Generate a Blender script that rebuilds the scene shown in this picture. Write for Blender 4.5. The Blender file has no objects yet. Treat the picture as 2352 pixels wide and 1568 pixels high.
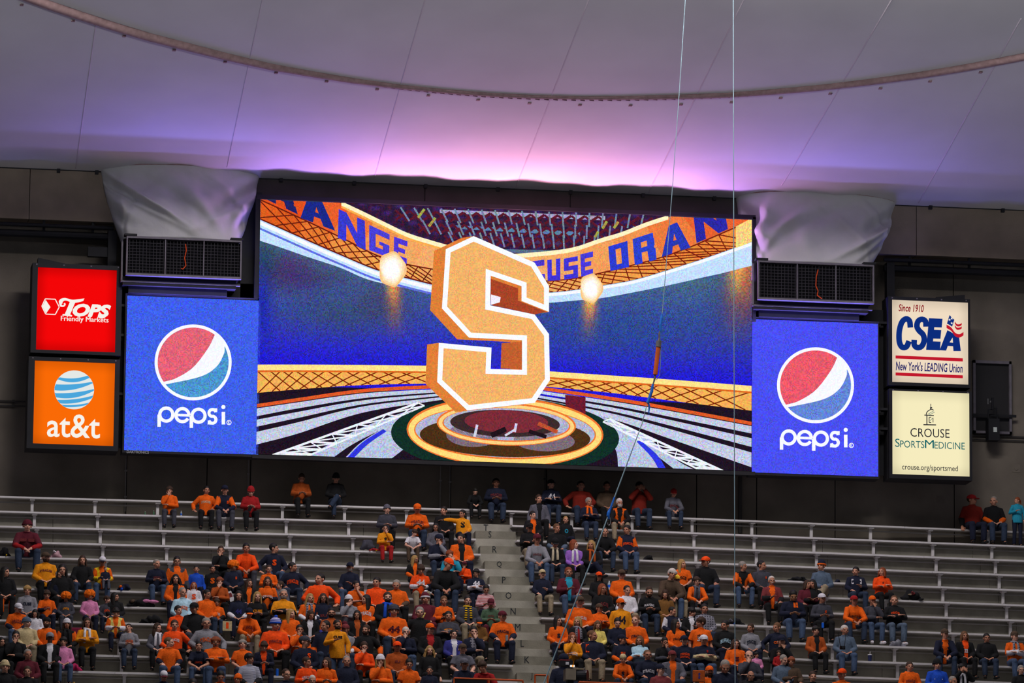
import bpy, bmesh, math, random
import numpy as np
from mathutils import Vector, Matrix
from mathutils.bvhtree import BVHTree
random.seed(7); np.random.seed(7)
SC = bpy.context.scene
COL = SC.collection

# ---------------------------------------------------------------- camera (200 mm lens from the far stand)
PSI, TH, RO = math.radians(9.1146), math.radians(10.1934), math.radians(.5417)
F, CX, CY, DIST = 13066.67, 1176., 784., 137.54
Dv = np.array([math.sin(PSI)*math.cos(TH), math.cos(PSI)*math.cos(TH), math.sin(TH)])
_r = np.array([math.cos(PSI), -math.sin(PSI), 0.]); _u = np.cross(_r, Dv)
Rv = math.cos(RO)*_r + math.sin(RO)*_u
Uv = -math.sin(RO)*_r + math.cos(RO)*_u
CAMP = -DIST*Dv
cam = bpy.data.cameras.new('camera'); cam.lens = 200; cam.sensor_width = 36; cam.clip_end = 600; cam.clip_start = 1
camo = bpy.data.objects.new('camera', cam); COL.objects.link(camo)
camo.matrix_world = Matrix(((Rv[0], Uv[0], -Dv[0], CAMP[0]), (Rv[1], Uv[1], -Dv[1], CAMP[1]), (Rv[2], Uv[2], -Dv[2], CAMP[2]), (0, 0, 0, 1)))
SC.camera = camo

# ---------------------------------------------------------------- world, lights, exposure
W = bpy.data.worlds.new('world'); SC.world = W; W.use_nodes = True
W.node_tree.nodes['Background'].inputs[0].default_value = (.82, .87, 1.0, 1)
W.node_tree.nodes['Background'].inputs[1].default_value = .09
SC.view_settings.view_transform = 'Standard'; SC.view_settings.look = 'None'
SC.view_settings.gamma = 1; SC.view_settings.exposure = 0
SC.view_settings.use_curve_mapping = False
def area(name, loc, target, sx, sy, power, col):
    l = bpy.data.lights.new(name, 'AREA'); l.shape = 'RECTANGLE'; l.size = sx; l.size_y = sy; l.energy = power; l.color = col
    o = bpy.data.objects.new(name, l); COL.objects.link(o); o.location = loc
    o.rotation_euler = (Vector(target)-Vector(loc)).to_track_quat('-Z', 'Y').to_euler()
    return o
# the dome's floodlight banks, high above the field in front of the stand
area('floodlight_bank', (-8, -13.5, 9.4), (-3, -2, -6), 7, 1.6, 1750, (1, .95, .91))
area('floodlight_bank', (8, -13.5, 9.4), (4, -2, -6), 7, 1.6, 1500, (1, .95, .91))
area('floodlight_bank', (-3, -24, 13.3), (0, 0, -3), 12, 2, 1900, (1, .95, .90))
l_ = area('ceiling_fill', (0, -30, 3.2), (0, -6, 5.9), 36, 1., 125, (.93, .95, 1)); l_.data.spread = math.radians(20)  # added unseen lamp to brighten the dome fabric, beam and shrouds
# added strip lamps boost the LED wall's upward spill, close before the screen faces
def spill(x, wdt, z, p, c):
    l = bpy.data.lights.new('added_spill', 'AREA'); l.shape = 'RECTANGLE'; l.size = wdt; l.size_y = .06; l.energy = p; l.color = c
    o = bpy.data.objects.new('added_spill', l); COL.objects.link(o); o.location = (x, -.155, z); o.rotation_euler = (math.radians(180-10.5), 0, 0)
for z, k in ((2.85, .17), (1.7, .46), (.3, .30), (-1.6, .22)):
    for x, p, c in ((-4.75, 74, (.42, .22, 1)), (-2.4, 112, (.95, .42, .80)), (.3, 150, (1, .40, .58)), (3.0, 108, (.95, .40, .78)), (4.75, 66, (.48, .24, 1))):
        spill(x, 2.3, z, p*k, c)
for x in (-7.7, 7.4):
    spill(x, 2.9, .45, 135, (.22, .19, 1)); spill(x, 2.9, -1.2, 80, (.22, .19, 1))

# ---------------------------------------------------------------- helpers
def wp(px, py, y):
    """the point at depth plane Y = y that the photograph shows at (px, py)"""
    w = Dv + Rv*(px-CX)/F - Uv*(py-CY)/F
    t = (y-CAMP[1])/w[1]
    p = CAMP + w*t
    return Vector(p)
def proj(p):
    v = np.asarray(p, float)-CAMP; z = v@Dv
    return CX+F*(v@Rv)/z, CY-F*(v@Uv)/z

MATS = {}
def lin(c):
    return tuple((x/12.92 if x <= .04045 else ((x+.055)/1.055)**2.4) for x in c)
def mat(name, col, rough=.8, metal=0., var=.12, scale=14., bump=.0, bscale=60.):
    if name in MATS: return MATS[name]
    m = bpy.data.materials.new(name); m.use_nodes = True
    nt = m.node_tree; b = nt.nodes['Principled BSDF']
    b.inputs['Roughness'].default_value = rough; b.inputs['Metallic'].default_value = metal
    b.inputs['Specular IOR Level'].default_value = .25
    tc = nt.nodes.new('ShaderNodeTexCoord'); n = nt.nodes.new('ShaderNodeTexNoise'); n.inputs['Scale'].default_value = scale
    n.inputs['Detail'].default_value = 4
    nt.links.new(tc.outputs['Object'], n.inputs['Vector'])
    r = nt.nodes.new('ShaderNodeValToRGB')
    r.color_ramp.elements[0].position = .3; r.color_ramp.elements[1].position = .7
    r.color_ramp.elements[0].color = (*[c*(1-var) for c in col], 1); r.color_ramp.elements[1].color = (*[min(1, c*(1+var)) for c in col], 1)
    nt.links.new(n.outputs['Fac'], r.inputs['Fac']); nt.links.new(r.outputs['Color'], b.inputs['Base Color'])
    if bump:
        n2 = nt.nodes.new('ShaderNodeTexNoise'); n2.inputs['Scale'].default_value = bscale; n2.inputs['Detail'].default_value = 3
        nt.links.new(tc.outputs['Object'], n2.inputs['Vector'])
        bp = nt.nodes.new('ShaderNodeBump'); bp.inputs['Strength'].default_value = bump; bp.inputs['Distance'].default_value = .02
        nt.links.new(n2.outputs['Fac'], bp.inputs['Height']); nt.links.new(bp.outputs['Normal'], b.inputs['Normal'])
    MATS[name] = m; return m
def emat(name, col, strength=1., led=0., attr=None, cell=.026):
    """emission for screens and backlit sign faces; led adds the diode-to-diode flicker of an LED wall"""
    if name in MATS: return MATS[name]
    m = bpy.data.materials.new(name); m.use_nodes = True
    nt = m.node_tree; nt.nodes.clear()
    out = nt.nodes.new('ShaderNodeOutputMaterial'); e = nt.nodes.new('ShaderNodeEmission'); e.inputs[1].default_value = strength
    nt.links.new(e.outputs[0], out.inputs[0])
    src = None
    if attr:
        a = nt.nodes.new('ShaderNodeAttribute'); a.attribute_name = attr; src = a.outputs['Color']
    else:
        rgb = nt.nodes.new('ShaderNodeRGB'); rgb.outputs[0].default_value = (*col, 1); src = rgb.outputs[0]
    if led:
        tc = nt.nodes.new('ShaderNodeTexCoord'); vm = nt.nodes.new('ShaderNodeVectorMath'); vm.operation = 'SNAP'
        vm.inputs[1].default_value = (cell, 50., cell)
        nt.links.new(tc.outputs['Object'], vm.inputs[0])
        wn = nt.nodes.new('ShaderNodeTexWhiteNoise'); nt.links.new(vm.outputs[0], wn.inputs['Vector'])
        mx = nt.nodes.new('ShaderNodeMix'); mx.data_type = 'RGBA'; mx.blend_type = 'MULTIPLY'; mx.inputs['Factor'].default_value = led
        nt.links.new(src, mx.inputs['A']); 
        ad = nt.nodes.new('ShaderNodeVectorMath'); ad.operation = 'MULTIPLY_ADD'; ad.inputs[1].default_value = (1.3, 1.3, 1.3); ad.inputs[2].default_value = (.35, .35, .35)
        nt.links.new(wn.outputs['Color'], ad.inputs[0]); nt.links.new(ad.outputs[0], mx.inputs['B'])
        src = mx.outputs['Result']
    nt.links.new(src, e.inputs[0])
    MATS[name] = m; return m

def link(name, me, parent=None, m=None, loc=None):
    o = bpy.data.objects.new(name, me); COL.objects.link(o)
    if m is not None:
        if isinstance(m, (list, tuple)):
            for x in m: me.materials.append(x)
        elif not me.materials: me.materials.append(m)
    if parent: o.parent = parent
    if loc is not None: o.location = loc
    return o
def empty(name, loc, label=None, cat=None, group=None, kind=None):
    o = bpy.data.objects.new(name, None); COL.objects.link(o); o.location = loc; o.empty_display_size = .2
    tag(o, label, cat, group, kind); return o
def tag(o, label=None, cat=None, group=None, kind=None):
    if label: o['label'] = label
    if cat: o['category'] = cat
    if group: o['group'] = group
    if kind: o['kind'] = kind
    return o
class MB:
    """collects shapes in world coordinates and links them as one mesh object"""
    def __init__(s): s.v = []; s.f = []
    def add(s, vs, fs):
        k = len(s.v); s.v += [tuple(v) for v in vs]; s.f += [tuple(i+k for i in f) for f in fs]; return s
    def box(s, a, b):
        (x0, y0, z0), (x1, y1, z1) = a, b
        return s.add([(x0, y0, z0), (x1, y0, z0), (x1, y1, z0), (x0, y1, z0), (x0, y0, z1), (x1, y0, z1), (x1, y1, z1), (x0, y1, z1)],
                     [(0, 3, 2, 1), (4, 5, 6, 7), (0, 1, 5, 4), (1, 2, 6, 5), (2, 3, 7, 6), (3, 0, 4, 7)])
    def obox(s, o, dx, lo, hi):
        """box along plan direction dx from origin o: lo/hi are (along, across(+ = back), up)"""
        n = (-dx[1], dx[0]); out = []
        for (a, c, z) in [(lo[0], lo[1], lo[2]), (hi[0], lo[1], lo[2]), (hi[0], hi[1], lo[2]), (lo[0], hi[1], lo[2]), (lo[0], lo[1], hi[2]), (hi[0], lo[1], hi[2]), (hi[0], hi[1], hi[2]), (lo[0], hi[1], hi[2])]:
            out.append((o[0]+dx[0]*a+n[0]*c, o[1]+dx[1]*a+n[1]*c, o[2]+z))
        return s.add(out, [(0, 3, 2, 1), (4, 5, 6, 7), (0, 1, 5, 4), (1, 2, 6, 5), (2, 3, 7, 6), (3, 0, 4, 7)])
    def tube(s, pts, rad, n=8, cap=True):
        pts = [Vector(p) for p in pts]; rs = rad if isinstance(rad, (list, tuple)) else [rad]*len(pts)
        k = len(s.v); up = None
        for i, p in enumerate(pts):
            d = (pts[min(i+1, len(pts)-1)]-pts[max(i-1, 0)]).normalized()
            if up is None: up = Vector((0, 0, 1)) if abs(d.z) < .9 else Vector((0, 1, 0))
            a = d.cross(up).normalized(); up = a.cross(d).normalized()
            for j in range(n):
                t = 2*math.pi*j/n
                s.v.append(tuple(p+(a*math.cos(t)+up*math.sin(t))*rs[i]))
        for i in range(len(pts)-1):
            for j in range(n):
                s.f.append((k+i*n+j, k+i*n+(j+1) % n, k+(i+1)*n+(j+1) % n, k+(i+1)*n+j))
        if cap:
            s.f.append(tuple(k+j for j in range(n))[::-1]); e = k+(len(pts)-1)*n; s.f.append(tuple(e+j for j in range(n)))
        return s
    def poly(s, pts):
        k = len(s.v); s.v += [tuple(p) for p in pts]; s.f.append(tuple(range(k, k+len(pts)))); return s
    def mesh(s, name, org=(0, 0, 0)):
        me = bpy.data.meshes.new(name)
        me.from_pydata([(v[0]-org[0], v[1]-org[1], v[2]-org[2]) for v in s.v], [], s.f); me.update(); return me
    def build(s, name, m, parent=None, org=None, smooth=False):
        if org is None:
            if parent is not None: org = parent_org(parent)
            else:
                a = np.array(s.v); org = ((a[:, 0].min()+a[:, 0].max())/2, (a[:, 1].min()+a[:, 1].max())/2, a[:, 2].min())
        me = s.mesh(name, org); o = link(name, me, parent, m)
        if parent is None: o.location = org
        if smooth:
            me.polygons.foreach_set('use_smooth', [True]*len(me.polygons))
        return o
def parent_org(p):
    v = Vector((0, 0, 0))
    while p is not None:
        v += p.location; p = p.parent
    return v
def tri_fix(me):
    """triangulate concave ngons"""
    bm = bmesh.new(); bm.from_mesh(me); bmesh.ops.triangulate(bm, faces=bm.faces[:], ngon_method='EAR_CLIP'); bm.to_mesh(me); bm.free()
def prism(pts, y0, y1):
    """outline given as XZ points, thick from y0 (front) to y1 (back)"""
    n = len(pts); mb = MB()
    mb.v = [(p[0], y0, p[1]) for p in pts]+[(p[0], y1, p[1]) for p in pts]
    mb.f = [tuple(range(n)), tuple(range(2*n-1, n-1, -1))]+[(i, i+n, (i+1) % n+n, (i+1) % n) for i in range(n)]
    return mb
def pxz(pts, y):
    return [(wp(x, q, y).x, wp(x, q, y).z) for x, q in pts]
TXT = {}
def text_mesh(s, bold=.0, shear=0., space=1., res=2):
    """the built-in font as a flat mesh in XZ, bounding box moved to 0..w, 0..h; returns verts, faces"""
    k = (s, bold, shear, space, res)
    if k in TXT: return TXT[k]
    cu = bpy.data.curves.new('t', 'FONT'); cu.body = s; cu.offset = bold; cu.shear = shear; cu.space_character = space; cu.resolution_u = res
    o = bpy.data.objects.new('t', cu); me = o.to_mesh()
    v = np.array([tuple(x.co) for x in me.vertices]); f = [tuple(p.vertices) for p in me.polygons]
    o.to_mesh_clear(); bpy.data.objects.remove(o); bpy.data.curves.remove(cu)
    v = v[:, :2]; v -= v.min(0)
    TXT[k] = (v, f); return TXT[k]
def put_text(name, s, box, y, m, parent, bold=.0, shear=0., space=1., res=3, depth=.006):
    """text fitted into the pixel box (x0, y0, x1, y1) of a sign face at depth y; a thin raised cut-out"""
    v, f = text_mesh(s, bold, shear, space, res)
    x0, y0, x1, y1 = box; a = wp(x0, y0, y); 
    L = wp(x0, (y0+y1)/2, y); Rr = wp(x1, (y0+y1)/2, y); T = wp((x0+x1)/2, y0, y); Bt = wp((x0+x1)/2, y1, y)
    w, h = v.max(0); sx = (Rr.x-L.x)/w; sz = (T.z-Bt.z)/h
    mb = MB(); mb.add([(L.x+p[0]*sx, y, Bt.z+p[1]*sz) for p in v], f)
    return mb.build(name, m, parent)
# ---------------------------------------------------------------- materials of the building
M_wall = mat('concrete_wall', lin((.43, .40, .37)), .95, 0, .22, .9, .25, 30)
M_beam = mat('concrete_beam', lin((.53, .475, .42)), .95, 0, .16, 1.3, .2, 25)
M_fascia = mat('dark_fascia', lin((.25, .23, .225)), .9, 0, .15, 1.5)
M_conc = mat('concrete_terrace', lin((.585, .57, .535)), .95, 0, .20, 2.2, .25, 30)
M_step = mat('concrete_step', lin((.48, .465, .425)), .95, 0, .18, 3., .25, 30)
M_fab = mat('dome_fabric', lin((.80, .79, .80)), .9, 0, .05, .5, .18, 1.6)
M_drape = mat('drape_fabric', lin((.74, .735, .74)), .9, 0, .07, 1.6, .5, 5)
M_cable = mat('cable_sleeve', lin((.60, .49, .49)), .9, 0, .2, 9.)
M_seam = mat('fabric_seam', lin((.76, .73, .76)), .9, 0, .05, 3.)
M_alu = mat('aluminium', lin((.80, .78, .80)), .45, .2, .06, 5.)
M_alud = mat('aluminium_dull', lin((.60, .585, .585)), .6, .2, .1, 5.)
M_blk = mat('black_steel', lin((.10, .10, .125)), .6, .1, .15, 4.)
M_dark = mat('dark_housing', lin((.13, .125, .145)), .7, 0, .15, 4.)
M_frame = mat('grey_frame', lin((.42, .40, .44)), .6, .2, .15, 6.)
M_wire = mat('grille_wire', lin((.20, .19, .22)), .7, .1, .1, 6.)
M_void = mat('void_black', (.004, .004, .006), .95, 0, .1, 2.)
M_ribbon = mat('orange_ribbon', lin((.85, .30, .10)), .8, 0, .1, 8.)
M_cond = mat('steel_conduit', lin((.52, .50, .50)), .6, .2, .1, 5.)
M_condd = mat('dark_conduit', lin((.24, .23, .23)), .8, .1, .1, 5.)
M_paint = mat('stencil_paint', lin((.13, .15, .17)), .9, 0, .15, 20.)

WALL_Y, BEAM_Y = 1.5, .55
# ---- back wall, as cast panels with recessed joints between them
wz0, wz1 = wp(1176, 1240, WALL_Y).z-.6, wp(1176, 380, BEAM_Y).z+.6
seams = [-17.5] + [wp(x, 1120, WALL_Y).x for x in (290, 475, 575, 1035, 1255, 1600, 1738, 1918)] + [wp(2192, 1160, WALL_Y).x, 18.]
wall = empty('wall_back', (0, WALL_Y, wz0), kind='structure')
zmid = wp(100, 923, WALL_Y).z
for i in range(len(seams)-1):
    for z0, z1 in ((wz0, zmid-.015), (zmid+.015, wz1)):
        MB().box((seams[i]+.012, WALL_Y, z0), (seams[i+1]-.012, WALL_Y+.4, z1)).build('panel', M_wall, wall)
MB().box((-17.5, WALL_Y+.06, wz0), (18, WALL_Y+.45, wz1)).build('joint_backing', M_void, wall)
# conduits on the wall
for n, x, ya, yb, r, mm in ((1, 290, 1040, 1146, .012, M_cond), (2, 571, 1050, 1150, .014, M_cond), (3, 1012, 1062, 1172, .014, M_cond), (4, 1034, 1064, 1178, .012, M_cond), (5, 1700, 1082, 1196, .05, M_condd), (6, 1252, 1072, 1135, .012, M_condd)):
    a, b = wp(x, ya, WALL_Y-.06), wp(x, yb, WALL_Y-.06); b.x = a.x; b.z -= .3
    mb = MB().tube([a+Vector((0, 0, .3)), b], r, 8)
    for t in (.3, .75):
        c = a.lerp(b, t); mb.box((c.x-.03, WALL_Y-.08, c.z-.02), (c.x+.03, WALL_Y, c.z+.02))
    o = mb.build('conduit_pipe', mm)
    tag(o, ['', 'thin vertical conduit under the left light-blue soda panel', 'vertical conduit below the left end of the main screen', 'left one of two close vertical conduits under the screen', 'right one of two close vertical conduits under the screen', 'thick dark pipe on the wall under the right end of the screen', 'faint dark conduit behind the fan in the number 44 jersey'][n], 'conduit')
for n, (y0, x0, x1) in enumerate(((917, -80, 72), (928, -80, 72), (999, 2232, 2450), (1008, 2232, 2450))):
    a, b = wp(x0, y0, WALL_Y-.05), wp(x1, y0+(x1-x0)*.036, WALL_Y-.05); b.z = a.z
    o = MB().tube([a, b], .018, 8).box((a.x+.4, WALL_Y-.07, a.z-.03), (a.x+.46, WALL_Y, a.z+.03)).box((b.x-.46, WALL_Y-.07, b.z-.03), (b.x-.4, WALL_Y, b.z+.03)).build('conduit_pipe', M_condd)
    tag(o, ['upper of two thin horizontal pipes left of the orange sign', 'lower of two thin horizontal pipes left of the orange sign', 'upper of two thin horizontal pipes under the dark wall window', 'lower of two thin horizontal pipes under the dark wall window'][n], 'conduit')
# ---- ring beam along the top of the wall
ZC = wp(1176, 431, BEAM_Y).z            # underside of the dome fabric at the beam
zb0 = wp(100, 504, BEAM_Y).z
beam = empty('trim_beam', (0, BEAM_Y, zb0), kind='structure')
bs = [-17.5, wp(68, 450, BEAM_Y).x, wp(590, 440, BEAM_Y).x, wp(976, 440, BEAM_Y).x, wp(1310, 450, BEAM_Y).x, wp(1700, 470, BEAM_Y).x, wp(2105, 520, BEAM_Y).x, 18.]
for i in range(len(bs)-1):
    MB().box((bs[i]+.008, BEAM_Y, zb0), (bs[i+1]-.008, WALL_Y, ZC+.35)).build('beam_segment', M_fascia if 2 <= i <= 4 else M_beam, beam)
# rails and pipes tucked under the beam
for n, (x0, x1, dz, dy, r) in enumerate(((-60, 262, -.12, .12, .05), (-60, 262, -.30, .3, .09), (2030, 2420, -.12, .12, .05), (2030, 2420, -.30, .3, .09))):
    a, b = wp(x0, 500, BEAM_Y+dy), wp(x1, 500, BEAM_Y+dy)
    mb = MB().tube([(a.x, BEAM_Y+dy, zb0+dz), (b.x, BEAM_Y+dy, zb0+dz)], r, 10)
    for t in (.15, .5, .85):
        xx = a.x+(b.x-a.x)*t; mb.box((xx-.03, BEAM_Y+dy-.03, zb0+dz), (xx+.03, BEAM_Y+dy+.03, zb0))
    o = mb.build('steel_rail', M_blk)
    tag(o, ['thin black rail under the left end of the concrete beam', 'thick black pipe under the left end of the concrete beam', 'thin black rail under the right end of the concrete beam', 'thick black pipe under the right end of the concrete beam'][n], 'rail')

# ---- dome fabric: rises from the beam toward the field; billows a little between the seams
def ceil_z(x, d):
    return ZC + .155*d + .0135*d*d + .04*max(0, d-8.5)**2
def ceil_bump(x, d):
    return .035*math.sin(x*2.1+.7)*math.exp(-((d-.75)/.55)**2) + .02*math.sin(x*5.3)*math.exp(-((d-.6)/.4)**2)
def ceil_pt(px, py):
    """point of the dome fabric seen at a pixel"""
    lo, hi = BEAM_Y+.2, -34.
    for _ in range(40):
        m = (lo+hi)/2; p = wp(px, py, m)
        if p.z > ceil_z(p.x, BEAM_Y-m): lo = m
        else: hi = m
    return wp(px, py, (lo+hi)/2)
nx, nd = 150, 90
mb = MB(); ds = [34*(j/nd)**1.8 for j in range(nd+1)]; xs = [-22+45*i/nx for i in range(nx+1)]
for d in ds:
    for x in xs: mb.v.append((x, BEAM_Y-d, ceil_z(x, d)+ceil_bump(x, d)*min(1, d*2.5)))
for j in range(nd):
    for i in range(nx):
        k = j*(nx+1)+i; mb.f.append((k, k+1, k+nx+2, k+nx+1))
k = len(mb.v)
ceil = mb.build('ceiling', M_fab, smooth=True, org=(0, 0, 0)); tag(ceil, kind='structure')
ceil.modifiers.new('thick', 'SOLIDIFY').thickness = .03
ceil.modifiers['thick'].offset = 1
# welded seams running up the fabric
def seam_line(a, b, n=26, dz=-.022, ext=0.):
    pts = []
    for i in range(n+1):
        t = i/n; p = ceil_pt(a[0]+(b[0]-a[0])*t, a[1]+(b[1]-a[1])*t)
        d = BEAM_Y-p.y; p.z = ceil_z(p.x, d)+ceil_bump(p.x, d)*min(1, d*2.5)+dz; pts.append(p)
    return pts
for a, b in (((174, 384), (222, 40)), ((522, 378), (604, -10)), ((860, 405), (978, -10)), ((1185, 428), (1355, -10)), ((1490, 440), (1712, -10)), ((1795, 425), (2052, -10)), ((2110, 463), (2345, 40))):
    mb = MB().tube(seam_line(a, b), .022, 8); mb.v = [(v[0], v[1], v[2]) for v in mb.v]
    mb.build('seam', M_seam, ceil, org=(0, 0, 0))
# roof cable in its sleeve: an arc pressed into the fabric
cpx = [(-40, -52), (100, 1), (180, 28), (260, 54), (340, 78), (430, 101), (520, 124), (620, 147), (720, 165), (820, 181), (920, 194), (1020, 204), (1120, 212), (1230, 217.5), (1340, 220), (1450, 219.5), (1560, 217), (1670, 213), (1780, 205), (1890, 195), (2000, 182), (2110, 167), (2220, 149), (2352, 124), (2440, 107)]
def smooth_px(pts, n):
    P = np.array(pts, float); t = np.arange(len(P)); q = np.linspace(0, len(P)-1, n)
    return np.c_[np.interp(q, t, P[:, 0]), np.interp(q, t, P[:, 1])]
cp = [ceil_pt(*q) for q in smooth_px(cpx, 90)]
wid = np.interp(np.linspace(-40, 2440, 90), [0, 500, 1000, 1400, 1800, 2352], [.135, .120, .068, .052, .085, .115])
mb = MB(); 
MB().tube([p-Vector((0, 0, .045)) for p in cp], [float(w) for w in wid], 8).build('cable_sleeve', M_cable, ceil, org=(0, 0, 0), smooth=True)
# second thin edge line below the sleeve and the lacing between them
low = [ceil_pt(q[0], q[1]+np.interp(q[0], [0, 500, 1000, 1400, 2352], [11, 10, 9.5, 9, 8])) for q in smooth_px(cpx, 90)]
MB().tube([p-Vector((0, 0, .02)) for p in low], .012, 6).build('edge_rope', M_cable, ceil, org=(0, 0, 0))
lace = MB()
for i, (x, y) in enumerate(smooth_px(cpx, 128)):
    w = np.interp(x, [0, 500, 1000, 1400, 2352], [3, 3, 4, 4, 3])
    a, b = ceil_pt(x-5, y+w), ceil_pt(x+5, y+w+1.5)
    lace.tube([a-Vector((0, 0, .06)), b-Vector((0, 0, .06))], .016, 5)
o = lace.build('lacing', mat('lace', lin((.48, .39, .41)), .9), ceil, org=(0, 0, 0)); o['kind'] = 'stuff'
for x, y in ((50, 8), (168, 45), (285, 80), (400, 112), (517, 139), (634, 164), (750, 184), (866, 202), (984, 216), (1098, 226), (1216, 234), (1332, 238), (1448, 239), (1564, 237), (1680, 232), (1793, 222), (1907, 212), (2022, 200), (2136, 184), (2252, 163)):
    p = ceil_pt(x, y); MB().box((p.x-.04, p.y-.05, p.z-.05), (p.x+.04, p.y+.05, p.z+.0)).build('anchor', M_cable, ceil, org=(0, 0, 0))
# clamping bar where the fabric meets the beam, with bolts
cl = empty('trim_clamp', (0, BEAM_Y, ZC), kind='structure')
MB().box((-18, BEAM_Y-.03, ZC-.045), (18, BEAM_Y+.02, ZC-.015)).build('clamp_bar', M_dark, cl)
for x in (134, 222, 645, 813, 977, 1143, 1310, 1476, 1640, 2136, 2302):
    p = wp(x, 393+(x-134)*.038, BEAM_Y)
    MB().box((p.x-.04, BEAM_Y-.10, ZC-.11), (p.x+.04, BEAM_Y, ZC-.02)).build('clamp_lug', M_dark, cl)

# ---------------------------------------------------------------- air-handling boxes with their fabric shrouds
def shroud(name, top, apex, bot, label):
    """top: two pixel ends on the beam; apex: how far it stands out; bot: two pixel ends of the box top"""
    L, Rr = wp(*top[0], BEAM_Y), wp(*top[1], BEAM_Y); bl, br = wp(*bot[0], -.35), wp(*bot[1], -.35)
    cx, hw = (L.x+Rr.x)/2, (Rr.x-L.x)/2; bx, bw = (bl.x+br.x)/2, (br.x-bl.x)/2; zb = (bl.z+br.z)/2
    nu, nv = 110, 60; mb = MB()
    rs = random.Random(name+label)
    folds = [(rs.uniform(.05, .95), rs.uniform(.018, .055), rs.uniform(-.10, .14), rs.uniform(-.7, .7)) for _ in range(22)]
    for j in range(nv+1):
        v = j/nv
        for i in range(nu+1):
            u = i/nu; a = math.pi*(1-u)
            wv = (1-v)**1.0; bulge = .10*math.sin(math.pi*v)
            h = hw*(1-v)+bw*v + bulge*hw*.28
            x = cx*(1-v)+bx*v + h*math.cos(a)*(1 if True else 0)
            dep = (apex*(1-v)+.95*v)*(math.sin(a)**(.9-.5*v) if 0 < u < 1 else 0)
            y = BEAM_Y-dep
            z0 = ceil_z(x, dep)-.01
            z = z0*(1-v)+(zb-.02)*v
            f = 0
            for (c, wd, am, sl) in folds:
                f += am*math.exp(-(((u-c-sl*(v-.5))/wd)**2))*math.sin(math.pi*v)
            # slack drooping folds from the upper corners
            f += .13*math.sin(13*(v+1.5*abs(u-.5)))*math.exp(-((abs(u-.5)-.36)/.16)**2)*math.sin(math.pi*min(1, v*1.1))
            mb.v.append((x+f*.4*(u-.5), y-f, z))
    for j in range(nv):
        for i in range(nu):
            k = j*(nu+1)+i; mb.f.append((k, k+nu+1, k+nu+2, k+1))
    o = mb.build(name, M_drape, smooth=True); o.modifiers.new('t', 'SOLIDIFY').thickness = .012
    tag(o, label, 'fabric shroud'); 
    hem = MB().tube([mb.v[i] for i in range(nu+1)], .016, 6).build('hem_rope', M_cable, o)
    return o
shroud('fabric_shroud', ((231, 392), (595, 406)), .62, ((286, 540), (556, 550)), 'grey fabric shroud bulging over the air box beside the red sign')
shroud('fabric_shroud', ((1690, 447), (2056, 462)), .62, ((1740, 595), (2010, 607)), 'grey fabric shroud bulging over the air box near the cream signs')
def air_box(dx, dy, label, ribbon):
    Y0 = -.45
    P = lambda x, y, yy=Y0: wp(x+dx, y+dy, yy)
    a, b = P(289, 632), P(556, 548)
    z0, z1 = P(420, 636).z, P(420, 546).z; x0, x1 = a.x, b.x
    t = empty('air_handler', ((x0+x1)/2, .1, z0-.3), label, 'air handler')
    hb = MB().box((x0+.05, Y0+.12, z0), (x1-.05, BEAM_Y+.3, z1)); hb.build('casing', M_void, t)
    fr = lambda aa, bb: MB().box(aa, bb)
    w = .035
    for nm, bx in (('frame', ((x0, Y0, z1-.05), (x1, Y0+.12, z1))), ('frame', ((x0, Y0, z0), (x1, Y0+.12, z0+.05))), ('frame', ((x0, Y0, z0+.05), (x0+w, Y0+.12, z1-.05))), ('frame', ((x1-w, Y0, z0+.05), (x1, Y0+.12, z1-.05))),
                   ('frame', ((x0-.10, Y0+.2, z0-.1), (x0-.06, Y0+.28, z1-.05))), ('frame', ((x0-.10, Y0+.2, z0-.13), (x1, Y0+.28, z0-.09)))):
        fr(*bx).build(nm, M_frame, t)
    for q in (1/3, 2/3):
        xx = x0+(x1-x0)*(q+.005); fr((xx-.012, Y0+.02, z0+.05), (xx+.012, Y0+.09, z1-.05)).build('divider', M_frame, t)
    g = MB()
    n = 34
    for i in range(1, n):
        xx = x0+(x1-x0)*i/n; g.box((xx-.006, Y0+.07, z0+.05), (xx+.006, Y0+.085, z1-.05))
    for i in range(1, 13):
        zz = z0+(z1-z0)*i/13; g.box((x0+w, Y0+.065, zz-.005), (x1-w, Y0+.08, zz+.005))
    o = g.build('grille', M_wire, t); o['kind'] = 'stuff'
    mb = MB(); pts = [P(x, y, Y0-.01) for x, y in ribbon]
    for i in range(len(pts)-1):
        p, q = pts[i], pts[i+1]
        mb.tube([p, q], .012, 5)
    mb.build('streamer', M_ribbon, t)
    # ledges stepping back below the box
    fr((x0-.05, Y0+.22, z0-.2), (x1-.1, BEAM_Y+.2, z0)).build('drip_ledge', M_dark, t)
    fr((x0+.1, Y0+.35, z0-.36), (x1-.3, BEAM_Y+.2, z0-.2)).build('drip_ledge', M_blk, t)
    # hanger lugs at both top corners
    for xx in (x0+.1, x1-.12): fr((xx-.15, Y0-.02, z1), (xx+.15, Y0+.2, z1+.05)).build('hanger', M_blk, t)
    return t
air_box(0, 0, 'dark air handling box with wire grille left of the main screen', [(426, 560), (428, 575), (424, 592), (427, 610), (420, 618), (416, 616)])
air_box(1452, 56, 'dark air handling box with wire grille right of the main screen', [(427, 563), (423, 580), (422, 600), (427, 612), (425, 622), (436, 630)])
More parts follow.
